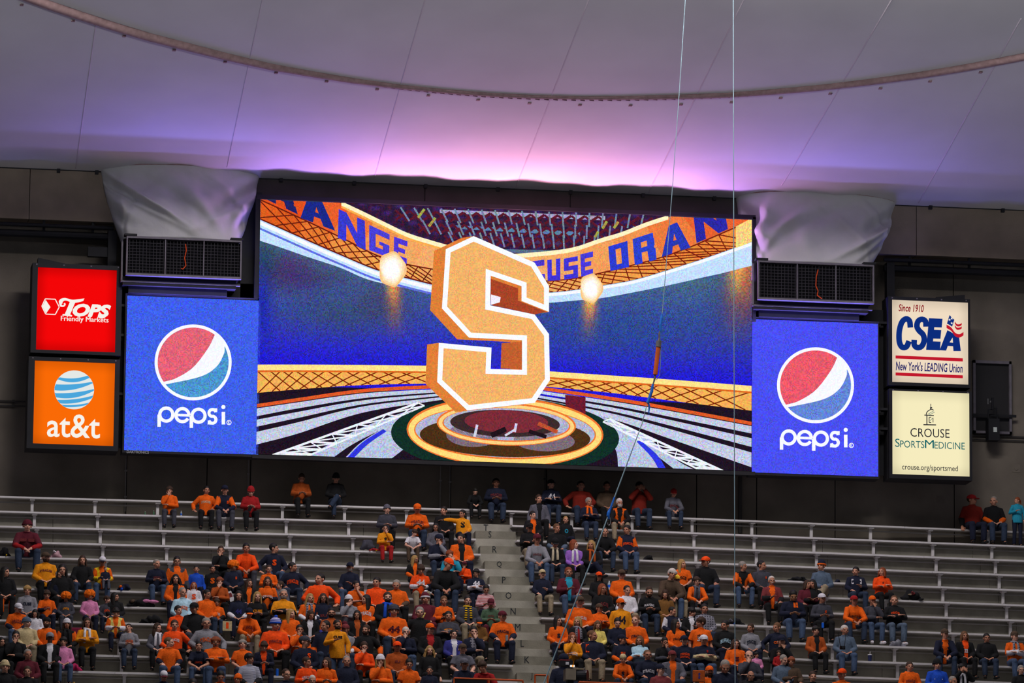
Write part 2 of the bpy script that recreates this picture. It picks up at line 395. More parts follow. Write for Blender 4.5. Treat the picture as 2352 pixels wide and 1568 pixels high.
# dark steel support posts beside the boxes
for n, (x, y0, y1, arm) in enumerate(((258, 528, 612, (202, 240, 568, 588)), (2046, 602, 690, None))):
    a, b = wp(x-9, y0, .7), wp(x+9, y1, .7)
    o = MB().box((a.x, .7, b.z), (b.x, .95, a.z)).build('support_post', M_blk)
    tag(o, ['black steel post with side arm above the red sign', 'black steel post above the cream sign with the flag'][n], 'post')
    if arm:
        p, q = wp(arm[0], arm[3], .75), wp(arm[1]+12, arm[2], .75); MB().box((p.x, .75, p.z), (q.x, .9, q.z)).build('side_arm', M_blk, o)

# ---------------------------------------------------------------- dark window with its frame, and the lamp hung in front
wx0, wx1, wz_0, wz_1 = wp(2234, 828, 1.42).x, wp(2322, 828, 1.42).x, wp(2280, 996, 1.42).z, wp(2280, 829, 1.42).z
win = empty('window_1', (wx0, 1.42, wz_0), kind='structure')
for bx in (((wx0, 1.36, wz_1-.07), (wx1, 1.5, wz_1)), ((wx0, 1.36, wz_0), (wx1, 1.5, wz_0+.06)), ((wx0, 1.36, wz_0), (wx0+.06, 1.5, wz_1)), ((wx1-.06, 1.36, wz_0), (wx1, 1.5, wz_1))):
    MB().box(*bx).build('window_frame', M_frame, win)
MB().box((wx0+.06, 1.44, wz_0+.06), (wx1-.06, 1.5, wz_1-.07)).build('pane', mat('dark_pane', lin((.17, .165, .175)), .35, 0, .15, 1.), win)
put_text('window_number', '14', (2268, 915, 2282, 928), 1.43, mat('faded_white', lin((.42, .42, .43)), .9), win, .02)
MB().box((wx0-.03, 1.3, wp(2280, 955, 1.4).z-.03), (wx1+.1, 1.34, wp(2280, 955, 1.4).z+.03)).build('cross_rail', M_blk, win)
p = wp(2281, 986, 1.1)
lamp = empty('spotlight', (p.x, 1.15, p.z), 'small black spotlight hung in front of the dark wall window', 'spotlight')
MB().box((p.x-.14, 1.0, p.z-.28), (p.x+.14, 1.3, p.z+.26)).build('housing', M_blk, lamp)
MB().tube([(p.x-.12, 1.15, p.z+.2), (p.x-.1, 1.15, p.z+.5), (p.x+.1, 1.15, p.z+.55), (p.x+.12, 1.15, p.z+.2)], .02, 6).build('yoke', M_blk, lamp)
MB().tube([(p.x, 1.15, p.z+.5), (p.x, 1.15, p.z+.8)], .03, 6).build('hanger', M_blk, lamp)
MB().box((p.x-.02, .985, p.z-.08), (p.x+.07, 1.0, p.z+.04)).build('lens', mat('lens_glint', lin((.75, .78, .78)), .2), lamp)
# bolt plates cast in the wall at right
for n, (x, y) in enumerate(((2160, 1148), (2334, 1075))):
    p = wp(x, y, WALL_Y); o = MB().tube([(p.x, WALL_Y-.02, p.z), (p.x, WALL_Y+.0, p.z)], .05, 12).box((p.x-.1, WALL_Y-.008, p.z-.1), (p.x+.1, WALL_Y, p.z+.1)).build('bolt_plate', M_wall)
    tag(o, ['round bolt plate in the wall behind the three fans at right', 'round bolt plate in the wall below the dark window'][n], 'plate')

# ---------------------------------------------------------------- terraces, steps and benches
T, RS = .76, .4685
ZB = -4.052            # bench top of the highest row
SEAT = .43
AX = wp(1150, 1190, .45).x
SECT = {'L': (math.radians(-2.0), AX), 'R': (math.radians(3.0), AX)}
Y0B = .45              # front edge of the highest bench at the aisle
def sdir(s): a = SECT[s][0]; return (math.cos(a), math.sin(a))
def row_pt(s, r, t, back=0., up=0.):
    """t along the row from the aisle line, back from the bench front edge, up from the bench top"""
    d = sdir(s); n = (-d[1], d[0])
    return Vector((AX+d[0]*t+n[0]*(back-r*T), Y0B+d[1]*t+n[1]*(back-r*T), ZB-r*RS+up))
def row_t(s, r, px, back=0., up=0.):
    lo, hi = -20., 20.
    for _ in range(45):
        m = (lo+hi)/2
        if proj(row_pt(s, r, m, back, up))[0] < px: lo = m
        else: hi = m
    return (lo+hi)/2
NR = 13
def xL(r): return 1093.6+10.6*(r-2)
def xR(r): return 1176+11.25*(r-1)
terr = empty('floor', (AX, 0, ZB), kind='structure')
org = Vector((AX, 0, ZB))
for s in 'LR':
    d = sdir(s)
    for r in range(NR+1):
        # tread slab of row r: floor SEAT below bench top; front edge .50 in front of bench front edge
        o = row_pt(s, r, 0)
        ext = (-14.5, row_t(s, r, xR(max(r, 1))+4)+.02) if s == 'L' else (row_t(s, r, xR(max(r, 1))+4)-.02, 15.5)
        back = .26 if r else 2.2
        # slab pieces cast 3.9 m long with tight joints
        t0 = ext[0]; n = max(1, round((ext[1]-ext[0])/3.9)); L = (ext[1]-ext[0])/n
        for k in range(n):
            mb = MB().obox(o, d, (t0+k*L+.004, .26-T, -SEAT-RS-.1), (t0+(k+1)*L-.004, back+.02, -SEAT))
            mb.build('terrace_slab', M_conc, terr, org=org)
# half steps in the aisle, one per row, with the stencilled row letters
LET = 'SRQPONMLKJ'
for r in range(1, NR):
    d = (1, .012); xa, xb = xL(r)+8, xR(r)+7
    for h, z0, z1, fr in ((0, -SEAT, -SEAT+RS*.52, .26-.40),):
        a, b = row_t('L', r, xa), row_t('L', r, xb)
        o = row_pt('L', r, 0)
        mb = MB().obox(o, sdir('L'), (a, fr, z0-.05), (b, .30, z1)); mb.build('aisle_step', M_step, terr, org=org)
        if r-1 < len(LET):
          for ch, fr_, zz, ddx in ((LET[r-1], fr, z0+.085, 41),)+((('T', .255, z1+.06, 36),) if r == 1 else ()):
            c = row_pt('L', r, row_t('L', r, xL(r)+ddx), fr_-.004, zz)
            v, f = text_mesh(ch, .0)
            hh = .155; k = hh/v[:, 1].max()
            dd = sdir('L')
            mb = MB().add([(c.x+dd[0]*(q[0]-v[:, 0].max()/2)*k*.85, c.y+dd[1]*(q[0]-v[:, 0].max()/2)*k*.85, c.z+q[1]*k) for q in v], f)
            mb.build('row_letter', M_paint, terr, org=org)
ORD = ['topmost', 'second', 'third', 'fourth', 'fifth', 'sixth', 'seventh', 'eighth', 'ninth', 'tenth', 'eleventh', 'twelfth', 'thirteenth', 'fourteenth']
for s in 'LR':
    d = sdir(s)
    for r in range(NR):
        if s == 'L': t0, t1 = -14.2, row_t(s, r, xL(r) if r else 1142)
        else: t0, t1 = row_t(s, r, xR(r) if r else 1146), 15.2
        o = row_pt(s, r, 0)
        side = 'left' if s == 'L' else 'right'
        b = empty('bleacher_bench', row_pt(s, r, (t0+t1)/2, .12, -SEAT), f'{ORD[r]} row aluminium bench from the top in the {side} seating block' if r else f'topmost aluminium bench against the wall in the {side} seating block', 'bench', 'aluminium bleacher benches')
        bo = b.location
        n = 3; L = (t1-t0)/n
        for k in range(n):
            MB().obox(o, d, (t0+k*L+.003, 0, -.042), (t0+(k+1)*L-.003, .24, 0)).build('seat_plank', M_alu, b)
        MB().obox(o, d, (t0, .19, -.135), (t1, .215, -.105)).build('support_rail', M_alud, b)
        # posts every 1.5 m
        ph = (74 if s == 'L' else 1728)+r*5.2
        tp = row_t(s, r, ph, .1, -.2); k0 = math.ceil((t0+.15-tp)/1.5)
        k = k0
        while tp+k*1.5 < t1-.1:
            tt = tp+k*1.5; k += 1
            mb = MB().obox(o, d, (tt-.035, .14, -SEAT), (tt+.035, .20, -.042)).obox(o, d, (tt-.06, .03, -.075), (tt+.06, .22, -.042)).obox(o, d, (tt-.012, .13, -.33), (tt+.012, .142, -.30))
            mb.build('post', M_alu, b)
# ---------------------------------------------------------------- the scoreboard: three LED walls in black cabinets
SY = -.02      # screen face depth
def quad_at(mb, pts, y):
    mb.poly([tuple(wp(x, q, y)) for x, q in pts])
def flat(name, polys, m, parent, layer, curve=None):
    """thin graphic cut-outs on a screen face; each polygon in photograph pixels, lifted by its layer"""
    y = SY-.004*layer; mb = MB()
    for P in polys:
        if len(P) >= 3: quad_at(mb, P, y)
    o = mb.build(name, m, parent); tri_fix(o.data); return o
def smoothline(pts, n=40):
    """Catmull-Rom through the points"""
    P = [np.array(p, float) for p in pts]; P = [2*P[0]-P[1]]+P+[2*P[-1]-P[-2]]; out = []
    segs = len(P)-3; per = max(2, n//segs)
    for i in range(segs):
        a, b, c, d = P[i:i+4]
        for k in range(per):
            t = k/per
            out.append(tuple(.5*((2*b)+(c-a)*t+(2*a-5*b+4*c-d)*t*t+(3*b-a-3*c+d)*t**3)))
    out.append(tuple(P[-2])); return out
def strips(A, B):
    """quads between two lines with the same number of points"""
    return [[A[i], A[i+1], B[i+1], B[i]] for i in range(len(A)-1)]
def band(a, b, n=40): return strips(smoothline(a, n), smoothline(b, n))
def line_px(a, b, w):
    a = np.array(a, float); b = np.array(b, float); d = b-a; L = np.hypot(*d) or 1; q = np.array([-d[1], d[0]])/L*w/2
    return [tuple(a+q), tuple(b+q), tuple(b-q), tuple(a-q)]
def poly_line(pts, w):
    return [line_px(pts[i], pts[i+1], w) for i in range(len(pts)-1)]
def sgn(h): return lin(tuple(int(h[i:i+2], 16)/255 for i in (0, 2, 4)))
def E_(h, led=.5, s=1.): return emat(f'led_{h}_{led}_{s}', sgn(h), s, led*.75)

# --- cabinet
bx0, bx1 = wp(292, 1040, 0).x, wp(2022, 1090, 0).x; mz0, mz1 = -3.02, 3.30; sx0, sx1 = -6.24, 5.96
board = empty('scoreboard', (-.15, .25, mz0), 'huge black scoreboard with glowing orange letter S on its wide video screen', 'scoreboard')
MB().box((sx0, SY+.01, mz0), (sx1, BEAM_Y-.03, mz1)).build('cabinet', M_dark, board)
rim = MB().box((sx0-.03, SY-.05, mz0-.06), (sx1+.03, SY+.05, mz0+.03)); rim.build('rim', M_dark, board)
MB().box((sx0-.03, SY-.05, mz1-.05), (sx1+.03, SY+.05, mz1+.05)).build('rim', M_dark, board)
MB().box((sx1-.04, SY-.05, .70), (sx1+.04, SY+.05, mz1)).build('rim', M_dark, board)
MB().box((sx0-.05, SY-.02, .78), (sx0+.04, SY+.05, mz1)).build('rim', M_blk, board)

# --- picture base: a colour field sampled on a fine grid
SL, SR, SB, ST = -6.176, 5.908, -2.972, 3.243
GX, GY = 330, 170
def px_of(x, z):
    return proj((x, SY, z))
def glow(px, py, cx, cy, rx, ry): return np.exp(-(((px-cx)/rx)**2+((py-cy)/ry)**2))
vx = np.linspace(SL, SR, GX+1); vz = np.linspace(ST, SB, GY+1)
XX, ZZ = np.meshgrid(vx, vz); P3 = np.stack([XX, np.full_like(XX, SY), ZZ], -1)-CAMP
zz = P3@Dv; PX = CX+F*(P3@Rv)/zz; PY = CY-F*(P3@Uv)/zz
def S2(h): return np.array([int(h[i:i+2], 16)/255 for i in (0, 2, 4)])
def paint():
    img = np.zeros(PX.shape+(3,)); img[:] = S2('2218d8')
    def mix(c, a): 
        a = np.clip(a, 0, 1)[..., None]; img[:] = img*(1-a)+S2(c)*a
    base = 836+(PX-592)*.045
    up = np.clip((base-PY)/230, 0, 1)
    mix('4a6c84', up**.9*.95)
    mix('2a4c86', .6*glow(PX, PY, 1420, 760, 260, 60))
    mix('4a2a6a', .75*glow(PX, PY, 660, 620, 60, 45)); mix('20403c', .6*glow(PX, PY, 610, 600, 30, 50)); mix('3a2a60', .5*glow(PX, PY, 720, 640, 90, 30))
    mix('385058', .55*glow(PX, PY, 790, 720, 140, 45)); mix('4a3a50', .4*glow(PX, PY, 880, 690, 60, 50))
    mix('1820b0', .7*glow(PX, PY, 600, 700, 26, 90)); mix('2a2468', .55*glow(PX, PY, 1700, 700, 60, 70))
    # light beams dropping from the lamps
    for cx, y0, y1, w, dx, a in ((901, 640, 790, 13, 10, .95), (1356, 690, 800, 13, -8, .9), (1700, 620, 800, 24, -12, .75)):
        t = np.clip((PY-y0)/(y1-y0), 0, 1); on = (PY > y0-12)
        aa = a*(1-t)**1.3*np.exp(-((PX-cx-dx*t)/(w*(1+.6*t)))**2)*on
        mix('e0803a', aa)
        mix('ffc060', aa*np.clip(1-t*2.2, 0, 1))
    mix('b05a40', .6*glow(PX, PY, 1716, 640, 14, 70))
    # roof lattice backdrop
    rn = np.random.RandomState(3)
    top = PY < np.where(PX < 1120, 472+(PX-784)*.41, 504+(1535-PX)*.36)
    mix('2b1838', np.where(top, .97, 0))
    n1 = np.sin(PX*.21+PY*.4)*np.sin(PX*.083-PY*.31)+.5*np.sin(PX*.43)
    mix('5a1c34', np.where(top, np.clip(n1*.6, 0, .7), 0)); mix('4a2f8a', np.where(top, np.clip(np.sin(PX*.11+1)*np.sin(PY*.23+PX*.02)*.6, 0, .55), 0))
    # floor under the low truss
    fl = PY > base+58+np.abs(PX-1180)*.0
    mix('20141e', np.where(PY > base+45, .97, 0))
    return img
IM = paint()
def lin_np(c): return np.where(c <= .04045, c/12.92, ((c+.055)/1.055)**2.4)
me = bpy.data.meshes.new('display')
idx = np.arange((GX+1)*(GY+1)).reshape(GY+1, GX+1)
me.from_pydata(np.stack([XX.ravel()-(-.15), np.full(XX.size, SY-.25), ZZ.ravel()-mz0], -1).tolist(), [], np.stack([idx[:-1, :-1].ravel(), idx[1:, :-1].ravel(), idx[1:, 1:].ravel(), idx[:-1, 1:].ravel()], -1).tolist())
at = me.color_attributes.new('Col', 'FLOAT_COLOR', 'POINT')
at.data.foreach_set('color', np.c_[lin_np(IM.reshape(-1, 3)), np.ones(IM.size//3)].astype(np.float32).ravel())
disp = link('display', me, board, emat('led_picture', (1, 1, 1), 1.0, .85, 'Col'))

# --- roof lattice
pl = []
for y, c in ((487, 'a8a4c8'), (505, '3c2440'), (523, '5a82a8'), (545, '46305c'), (562, '5a7088')):
    flat('lattice_chord', [[(1010+(y-487)*1.0, y-6), (1390-(y-487)*1.6, y+9), (1390-(y-487)*1.6, y+19), (1010+(y-487)*1.0, y+2)]] if y < 560 else [[(1090, 570), (1280, 575), (1270, 583), (1100, 578)]], E_(c, .9), board, 1)
rr = random.Random(5)
dk, lt = [], []
for row, (y, x0, x1, st) in enumerate(((492, 850, 1480, 31), (520, 900, 1450, 27), (545, 960, 1410, 24))):
    x = x0+60
    while x < x1:
        yy = y+(x-850)*.03
        lt.append(line_px((x+10, yy-18), (x+18-(x-1160)*.05, yy+14), 4)); dk.append(line_px((x, yy+10), (x+st, yy-10), 6)); dk.append(line_px((x, yy-10), (x+st*.9, yy+14), 5)); x += st
flat('lattice_brace', dk, E_('5c1a2c', .8), board, 2)['kind'] = 'stuff'; flat('lattice_brace', lt, E_('7486a2', .9), board, 3)['kind'] = 'stuff'
flat('lattice_spark', [line_px((1384, 525), (1394, 508), 6), line_px((1410, 524), (1420, 509), 6), line_px((1366, 545), (1374, 532), 6), line_px((960, 500), (975, 480), 6), line_px((985, 520), (1000, 500), 6)], E_('a8a048', .9), board, 4)

# --- left ribbon
LT = [(600, 370), (700, 424), (784, 467), (835, 491), (886, 516), (937, 540), (988, 556), (1030, 568)]
LB = [(592, 456), (682, 497), (743, 526), (799, 553), (860, 584), (911, 601), (960, 612), (1030, 624)]
LC = [(592, 500), (677, 538), (740, 566), (784, 585), (861, 617), (937, 638), (993, 652), (1030, 660)]
LD = [(592, 553), (650, 572), (707, 592), (780, 616), (835, 640), (886, 654), (992, 675), (1030, 684)]
def clip_top(polys, marg=1.5):
    """cut polygons at the edges of the screen"""
    c = [px_of(SL, ST), px_of(SR, ST), px_of(SR, SB), px_of(SL, SB)]; out = []
    for P in polys:
        Q = [np.array(p, float) for p in P]
        for i in range(4):
            a = np.array(c[i]); b = np.array(c[(i+1) % 4]); n = np.array([-(b-a)[1], (b-a)[0]]); n = n/np.hypot(*n)
            R2 = []
            for j in range(len(Q)):
                p, q = Q[j], Q[(j+1) % len(Q)]; dp, dq = (p-a)@n-.3, (q-a)@n-.3
                if dp >= 0: R2.append(p)
                if dp*dq < 0: R2.append(p+(q-p)*dp/(dp-dq))
            Q = R2
            if not Q: break
        if len(Q) >= 3: out.append([tuple(p) for p in Q])
    return out
OR1 = E_('f08848', .55); OR2 = E_('f6a860', .5); YW = E_('fff0c0', .35, 1.05); WH = E_('f4f8ff', .3, 1.05); DKL = E_('7a2418', .7); NAVY = E_('3040c8', .8); SKYB = E_('c0dcff', .45, 1.05)
def graded(A, B, cols, nm='ribbon'):
    S_ = band(A, B, 42); n = len(S_)
    for i, c in enumerate(cols): flat(nm, clip_top(S_[i*n//len(cols):(i+1)*n//len(cols)]) or [[(1000, 600), (1001, 600), (1001, 601)]], E_(c, .55), board, 4)
graded(LT, LB, ('e4521e', 'e8602c', 'ee7838', 'f29450', 'f5a862', 'f6ae6a'))
graded(LB, LC, ('e06020', 'ea7a30', 'f09444', 'f2a250', 'f2a858', 'f0a860'))
def lattice_lines(A, B, n, sl):
    a = smoothline(A, 80); b = smoothline(B, 80); out = []
    q = lambda L, t: tuple(np.array(L[int(np.clip(t, 0, 1)*(len(L)-1))]))
    for i in range(-2, n+2):
        t = i/n
        if 0 <= t <= 1: 
            if 0 <= t+sl <= 1: out.append(line_px(q(a, t), q(b, t+sl), 2.6))
            if 0 <= t-sl <= 1: out.append(line_px(q(a, t), q(b, t-sl), 2.6))
    return out
flat('ribbon_lattice', clip_top(lattice_lines(LB, LC, 15, .13)+poly_line(smoothline(LB, 40), 3.)+poly_line(smoothline(LC, 40), 3.)), E_('6a1c10', .6), board, 5)
flat('light_bar', clip_top(band([(x, y+2) for x, y in LC], [(x, y-2) for x, y in LD])), SKYB, board, 5)
flat('light_bar', clip_top(band([(x, y+20) for x, y in LC], [(x, y+25) for x, y in LC])), E_('6070e0', .7), board, 6)
flat('light_bar', clip_top(band([(x, y+5) for x, y in LC], [(x, y+14) for x, y in LC])), WH, board, 6)
flat('ribbon_edge', clip_top(band([(x, y-5) for x, y in LT[2:]], [(x, y+5) for x, y in LT[2:]])), YW, board, 6)
flat('ribbon_edge', clip_top(band([(x, y+5) for x, y in LT[2:]], [(x, y+10) for x, y in LT[2:]])), E_('ffb050', .4), board, 6)
# --- right ribbon
RT = [(1150, 589), (1193, 587), (1272, 580), (1324, 571), (1377, 553), (1430, 537), (1483, 516), (1535, 499), (1600, 474), (1730, 420)]
RB = [(1150, 650), (1227, 647), (1298, 642), (1351, 633), (1404, 621), (1456, 608), (1522, 590), (1588, 566), (1641, 543), (1734, 503)]
RC = [(1150, 674), (1261, 671), (1320, 665), (1377, 656), (1456, 642), (1535, 619), (1614, 594), (1660, 578), (1694, 566), (1734, 552)]
RD = [(1150, 700), (1261, 695), (1320, 690), (1377, 685), (1456, 671), (1535, 655), (1614, 637), (1660, 627), (1694, 618), (1734, 608)]
graded(RT, RB, ('f6b070', 'f5aa66', 'f4a25c', 'f29450', 'ee7c3e', 'e86430'))
graded(RB, RC, ('f0aa60', 'f2a858', 'f2a04c', 'f09844', 'ee8a38', 'f09040'))
flat('ribbon_lattice', clip_top(lattice_lines(RB, RC, 21, .09)+poly_line(smoothline(RB, 40), 3.)), E_('7a2010', .6), board, 5)
flat('light_bar', clip_top(band([(x, y+1) for x, y in RC], RD)), SKYB, board, 5)
flat('light_bar', clip_top(band([(x, y+2) for x, y in RC], [(x, y+9) for x, y in RC])), WH, board, 6)
flat('ribbon_edge', clip_top(band([(x, y-5) for x, y in RT[:-2]], [(x, y+5) for x, y in RT[:-2]])), YW, board, 6)
flat('corner_glare', clip_top([[(1690, 520), (1728, 500), (1728, 555), (1690, 570)]]), E_('ffd880', .7), board, 6)
# --- block letters on the ribbons: unit-square strokes warped into four corners
BLK = {'N': [[(0, 0), (.3, 0), (.3, 1), (0, 1)], [(.7, 0), (1, 0), (1, 1), (.7, 1)], [(0, 0), (.3, 0), (1, 1), (.7, 1)]],
       'G': [[(0, 0), (1, 0), (1, .24), (0, .24)], [(0, .2), (.32, .2), (.32, .8), (0, .8)], [(0, .76), (1, .76), (1, 1), (0, 1)], [(.68, .5), (1, .5), (1, .8), (.68, .8)], [(.5, .48), (1, .48), (1, .62), (.5, .62)]],
       'E': [[(0, 0), (.34, 0), (.34, 1), (0, 1)], [(.3, 0), (1, 0), (1, .24), (.3, .24)], [(.3, .4), (.85, .4), (.85, .6), (.3, .6)], [(.3, .76), (1, .76), (1, 1), (.3, 1)]],
       'C': [[(0, 0), (.34, 0), (.34, 1), (0, 1)], [(.3, 0), (1, 0), (1, .3), (.3, .3)], [(.3, .72), (1, .72), (1, 1), (.3, 1)]],
       'U': [[(0, 0), (.34, 0), (.34, 1), (0, 1)], [(.66, 0), (1, 0), (1, 1), (.66, 1)], [(.3, .76), (.7, .76), (.7, 1), (.3, 1)]],
       'S': [[(0, 0), (1, 0), (1, .22), (0, .22)], [(0, .2), (.34, .2), (.34, .45), (0, .45)], [(0, .4), (1, .4), (1, .6), (0, .6)], [(.66, .58), (1, .58), (1, .8), (.66, .8)], [(0, .78), (1, .78), (1, 1), (0, 1)]],
       'O': [[(0, 0), (.36, 0), (.36, 1), (0, 1)], [(.64, 0), (1, 0), (1, 1), (.64, 1)], [(.3, 0), (.7, 0), (.7, .2), (.3, .2)], [(.3, .8), (.7, .8), (.7, 1), (.3, 1)]],
       'R': [[(0, 0), (.36, 0), (.36, 1), (0, 1)], [(.3, 0), (.95, 0), (.95, .22), (.3, .22)], [(.64, .2), (.98, .2), (.98, .46), (.64, .46)], [(.3, .42), (.95, .42), (.95, .6), (.3, .6)], [(.62, .56), (1, .56), (1, 1), (.66, 1)]],
       'A': [[(.3, 0), (.62, 0), (.36, 1), (0, 1)], [(.4, 0), (.72, 0), (1, 1), (.66, 1)], [(.25, .58), (.75, .58), (.8, .76), (.2, .76)]]}
def warp(ch, q):
    tl, tr, br, bl = [np.array(p, float) for p in q]
    f = lambda u, v: tuple((tl*(1-u)+tr*u)*(1-v)+(bl*(1-u)+br*u)*v)
    return [[f(*p) for p in s] for s in BLK[ch]]
for ch, q, c in (('R', [(612, 425), (672, 452), (684, 492), (606, 455)], '20246a'), ('A', [(690, 436), (756, 466), (770, 530), (690, 500)], '1c2a8a'), ('N', [(778, 480), (838, 507), (840, 574), (776, 546)], '3a3ad0'), ('G', [(848, 516), (895, 538), (894, 592), (848, 574)], '4a40d8'), ('E', [(905, 543), (936, 554), (934, 606), (904, 594)], '5038d8'),
                 ('C', [(1222, 600), (1250, 596), (1252, 641), (1224, 643)], '4a38d0'), ('U', [(1257, 597), (1287, 593), (1287, 643), (1258, 645)], '4236d8'), ('S', [(1295, 594), (1327, 588), (1328, 637), (1296, 642)], '4236d8'), ('E', [(1333, 584), (1362, 577), (1362, 630), (1335, 635)], '4a3cd8'),
                 ('O', [(1397, 566), (1441, 553), (1445, 613), (1402, 622)], '2c3cd0'), ('R', [(1453, 549), (1502, 533), (1508, 596), (1458, 609)], '2c44d0'), ('A', [(1522, 524), (1568, 505), (1586, 568), (1520, 590)], '2a3ab8'), ('N', [(1592, 490), (1660, 462), (1672, 526), (1600, 558)], '2c2aa8')):
    flat('ribbon_letter', clip_top(warp(ch, q)), E_(c, .8), board, 7)
# --- low truss
for A, B in (([(589, 838), (700, 838), (850, 839), (1000, 841)], [(589, 902), (707, 892), (835, 884), (1000, 880)]), ([(1240, 852), (1404, 863), (1535, 872), (1727, 887)], [(1240, 886), (1404, 902), (1535, 919), (1727, 943)])):
    flat('low_truss', clip_top(band(A, B)), E_('f8b458', .6), board, 2)
    flat('truss_lattice', clip_top(lattice_lines([(x, y+12) for x, y in A], B, 11, .16)), E_('7a2408', .6), board, 3)
    flat('truss_rail', clip_top(band([(x, y-1) for x, y in A], [(x, y+12) for x, y in A])), E_('ffe08a', .4, 1.05), board, 4)
    flat('truss_rail', clip_top(band([(x, y+12) for x, y in A], [(x, y+16) for x, y in A])), E_('e06820', .5), board, 4)
# --- arena floor: pale rings between dark ones
GRY = E_('c4cce4', .7)
La = [[(587, 938), (682, 924), (835, 903), (1010, 893)], [(587, 956), (682, 938), (835, 914), (1012, 900)], [(587, 964), (682, 946), (835, 919), (1014, 903)], [(587, 980), (682, 960), (835, 928), (1018, 908)], [(587, 992), (682, 970), (835, 933), (1020, 911)], [(587, 1021), (682, 996), (835, 947), (1026, 916)]]
Ra = [[(1240, 897), (1404, 921), (1535, 943), (1730, 979)], [(1236, 903), (1404, 930), (1535, 956), (1730, 996)], [(1234, 907), (1404, 935), (1535, 963), (1730, 1007)], [(1230, 912), (1404, 944), (1535, 976), (1730, 1027)], [(1228, 915), (1404, 949), (1535, 984), (1730, 1040)], [(1224, 920), (1404, 962), (1535, 1006), (1730, 1074)]]
for A in (La, Ra):
    for i in (0, 2, 4): flat('floor_ring', clip_top(band(A[i], A[i+1])), GRY, board, 2)
    flat('floor_ring', clip_top(band([(x, y-10) for x, y in A[0]], [(x, y-2) for x, y in A[0]])), E_('e05a28', .6), board, 2)
flat('floor_sweep', clip_top([smoothline([(705, 1050), (760, 1018), (840, 978), (930, 946), (1020, 925)], 20)+smoothline([(1040, 930), (960, 955), (880, 985), (810, 1020), (766, 1050)], 20), smoothline([(792, 1052), (830, 1015), (890, 980), (960, 958), (1060, 940)], 20)+smoothline([(1180, 945), (1040, 985), (960, 1010), (900, 1052)], 20)]), E_('b8c4e0', .75), board, 2)
flat('floor_sweep', clip_top([smoothline([(1250, 925), (1340, 950), (1420, 985), (1490, 1030), (1530, 1078)], 20)+smoothline([(1420, 1078), (1415, 1035), (1390, 1000), (1340, 965), (1240, 940)], 20), smoothline([(1250, 921), (1400, 962), (1480, 1000), (1560, 1060), (1612, 1085)], 20)+smoothline([(1555, 1082), (1500, 1040), (1440, 1000), (1370, 965), (1250, 930)], 20)]), E_('b8c4e0', .75), board, 2)
for S_ in ([smoothline([(796, 1052), (832, 1016), (880, 985)], 10)+smoothline([(888, 990), (845, 1020), (812, 1052)], 10)], [smoothline([(1470, 1010), (1510, 1045), (1532, 1080)], 10)+smoothline([(1515, 1080), (1495, 1048), (1462, 1014)], 10)]): flat('floor_streak', clip_top(S_), E_('3038e0', .7), board, 3)
# white ladder trusses lying in the floor
def ladder(a0, a1, b0, b1, n, nm):
    out = poly_line([a0, a1], 5)+poly_line([b0, b1], 4)
    f = lambda p, q, t: (p[0]+(q[0]-p[0])*t, p[1]+(q[1]-p[1])*t)
    for i in range(n+1):
        t = 1-(1-i/n)**1.0; u = (i/n)**1.6 if True else t
        p, q = f(a1, a0, 1-u), f(b1, b0, 1-u); out.append(line_px(p, q, 5*(1-.5*u)))
        if i < n:
            u2 = ((i+1)/n)**1.6; out.append(line_px(p, f(b1, b0, 1-u2), 3)); out.append(line_px(q, f(a1, a0, 1-u2), 2.4))
    flat('floor_ladder', clip_top(out), E_('f0f4ff', .4), board, 4)
ladder((626, 1045), (960, 925), (704, 1048), (975, 931), 7, 0)
ladder((1662, 1082), (1400, 962), (1607, 1079), (1385, 968), 7, 1)
# --- glowing rings round the foot of the letter
def ell(cx, cy, rx, ry, n=64, a0=0, a1=2*math.pi, tilt=.03):
    return [(cx+rx*math.cos(a0+(a1-a0)*i/n)-0*tilt, cy+ry*math.sin(a0+(a1-a0)*i/n)+tilt*rx*math.cos(a0+(a1-a0)*i/n)) for i in range(n+1)]
def ring(cx, cy, r0, r1, m, layer, nm='glow_ring', a0=0, a1=2*math.pi): flat(nm, clip_top(strips(ell(cx, cy, *r0, a0=a0, a1=a1), ell(cx, cy, *r1, a0=a0, a1=a1))), m, board, layer)
flat('floor_disc', clip_top([ell(1160, 1000, 262, 88)]), E_('123028', .8), board, 4)
flat('floor_disc', clip_top([ell(1160, 992, 218, 68)]), E_('b4b8d2', .7), board, 5)
ring(1160, 992, (226, 80), (206, 58), E_('f07830', .5), 6); ring(1160, 993, (222, 76), (209, 61), E_('ffd878', .35, 1.05), 7)
flat('floor_disc', clip_top([ell(1160, 1003, 196, 46)]), E_('4c3018', .8), board, 7)
flat('floor_disc', clip_top([ell(1085, 1000, 60, 26), ell(1250, 1012, 70, 24)]), E_('7c6a78', .8), board, 8)
flat('floor_disc', clip_top([ell(1163, 974, 158, 47)]), E_('b4b4cc', .7), board, 8)
ring(1163, 974, (160, 49), (144, 37), E_('f07830', .5), 9); ring(1163, 975, (156, 46), (147, 39), E_('ffd080', .35, 1.05), 10)
flat('floor_disc', clip_top([ell(1160, 972, 126, 31)]), E_('3c2a2c', .8), board, 10)
flat('floor_disc', clip_top([ell(1163, 968, 96, 26)]), E_('7c2c38', .7), board, 11)
flat('floor_mark', clip_top([line_px((1096, 975), (1090, 1003), 6), line_px((1160, 1000), (1185, 985), 5), line_px((1186, 972), (1182, 992), 6)]), E_('d0d0e8', .6), board, 12)
flat('floor_mark', clip_top([line_px((1128, 1000), (1162, 985), 12), line_px((1215, 990), (1255, 1003), 9)]), E_('20141c', .8), board, 12)
flat('floor_mark', clip_top([line_px((1236, 972), (1280, 992), 9)]), E_('c05030', .7), board, 12)
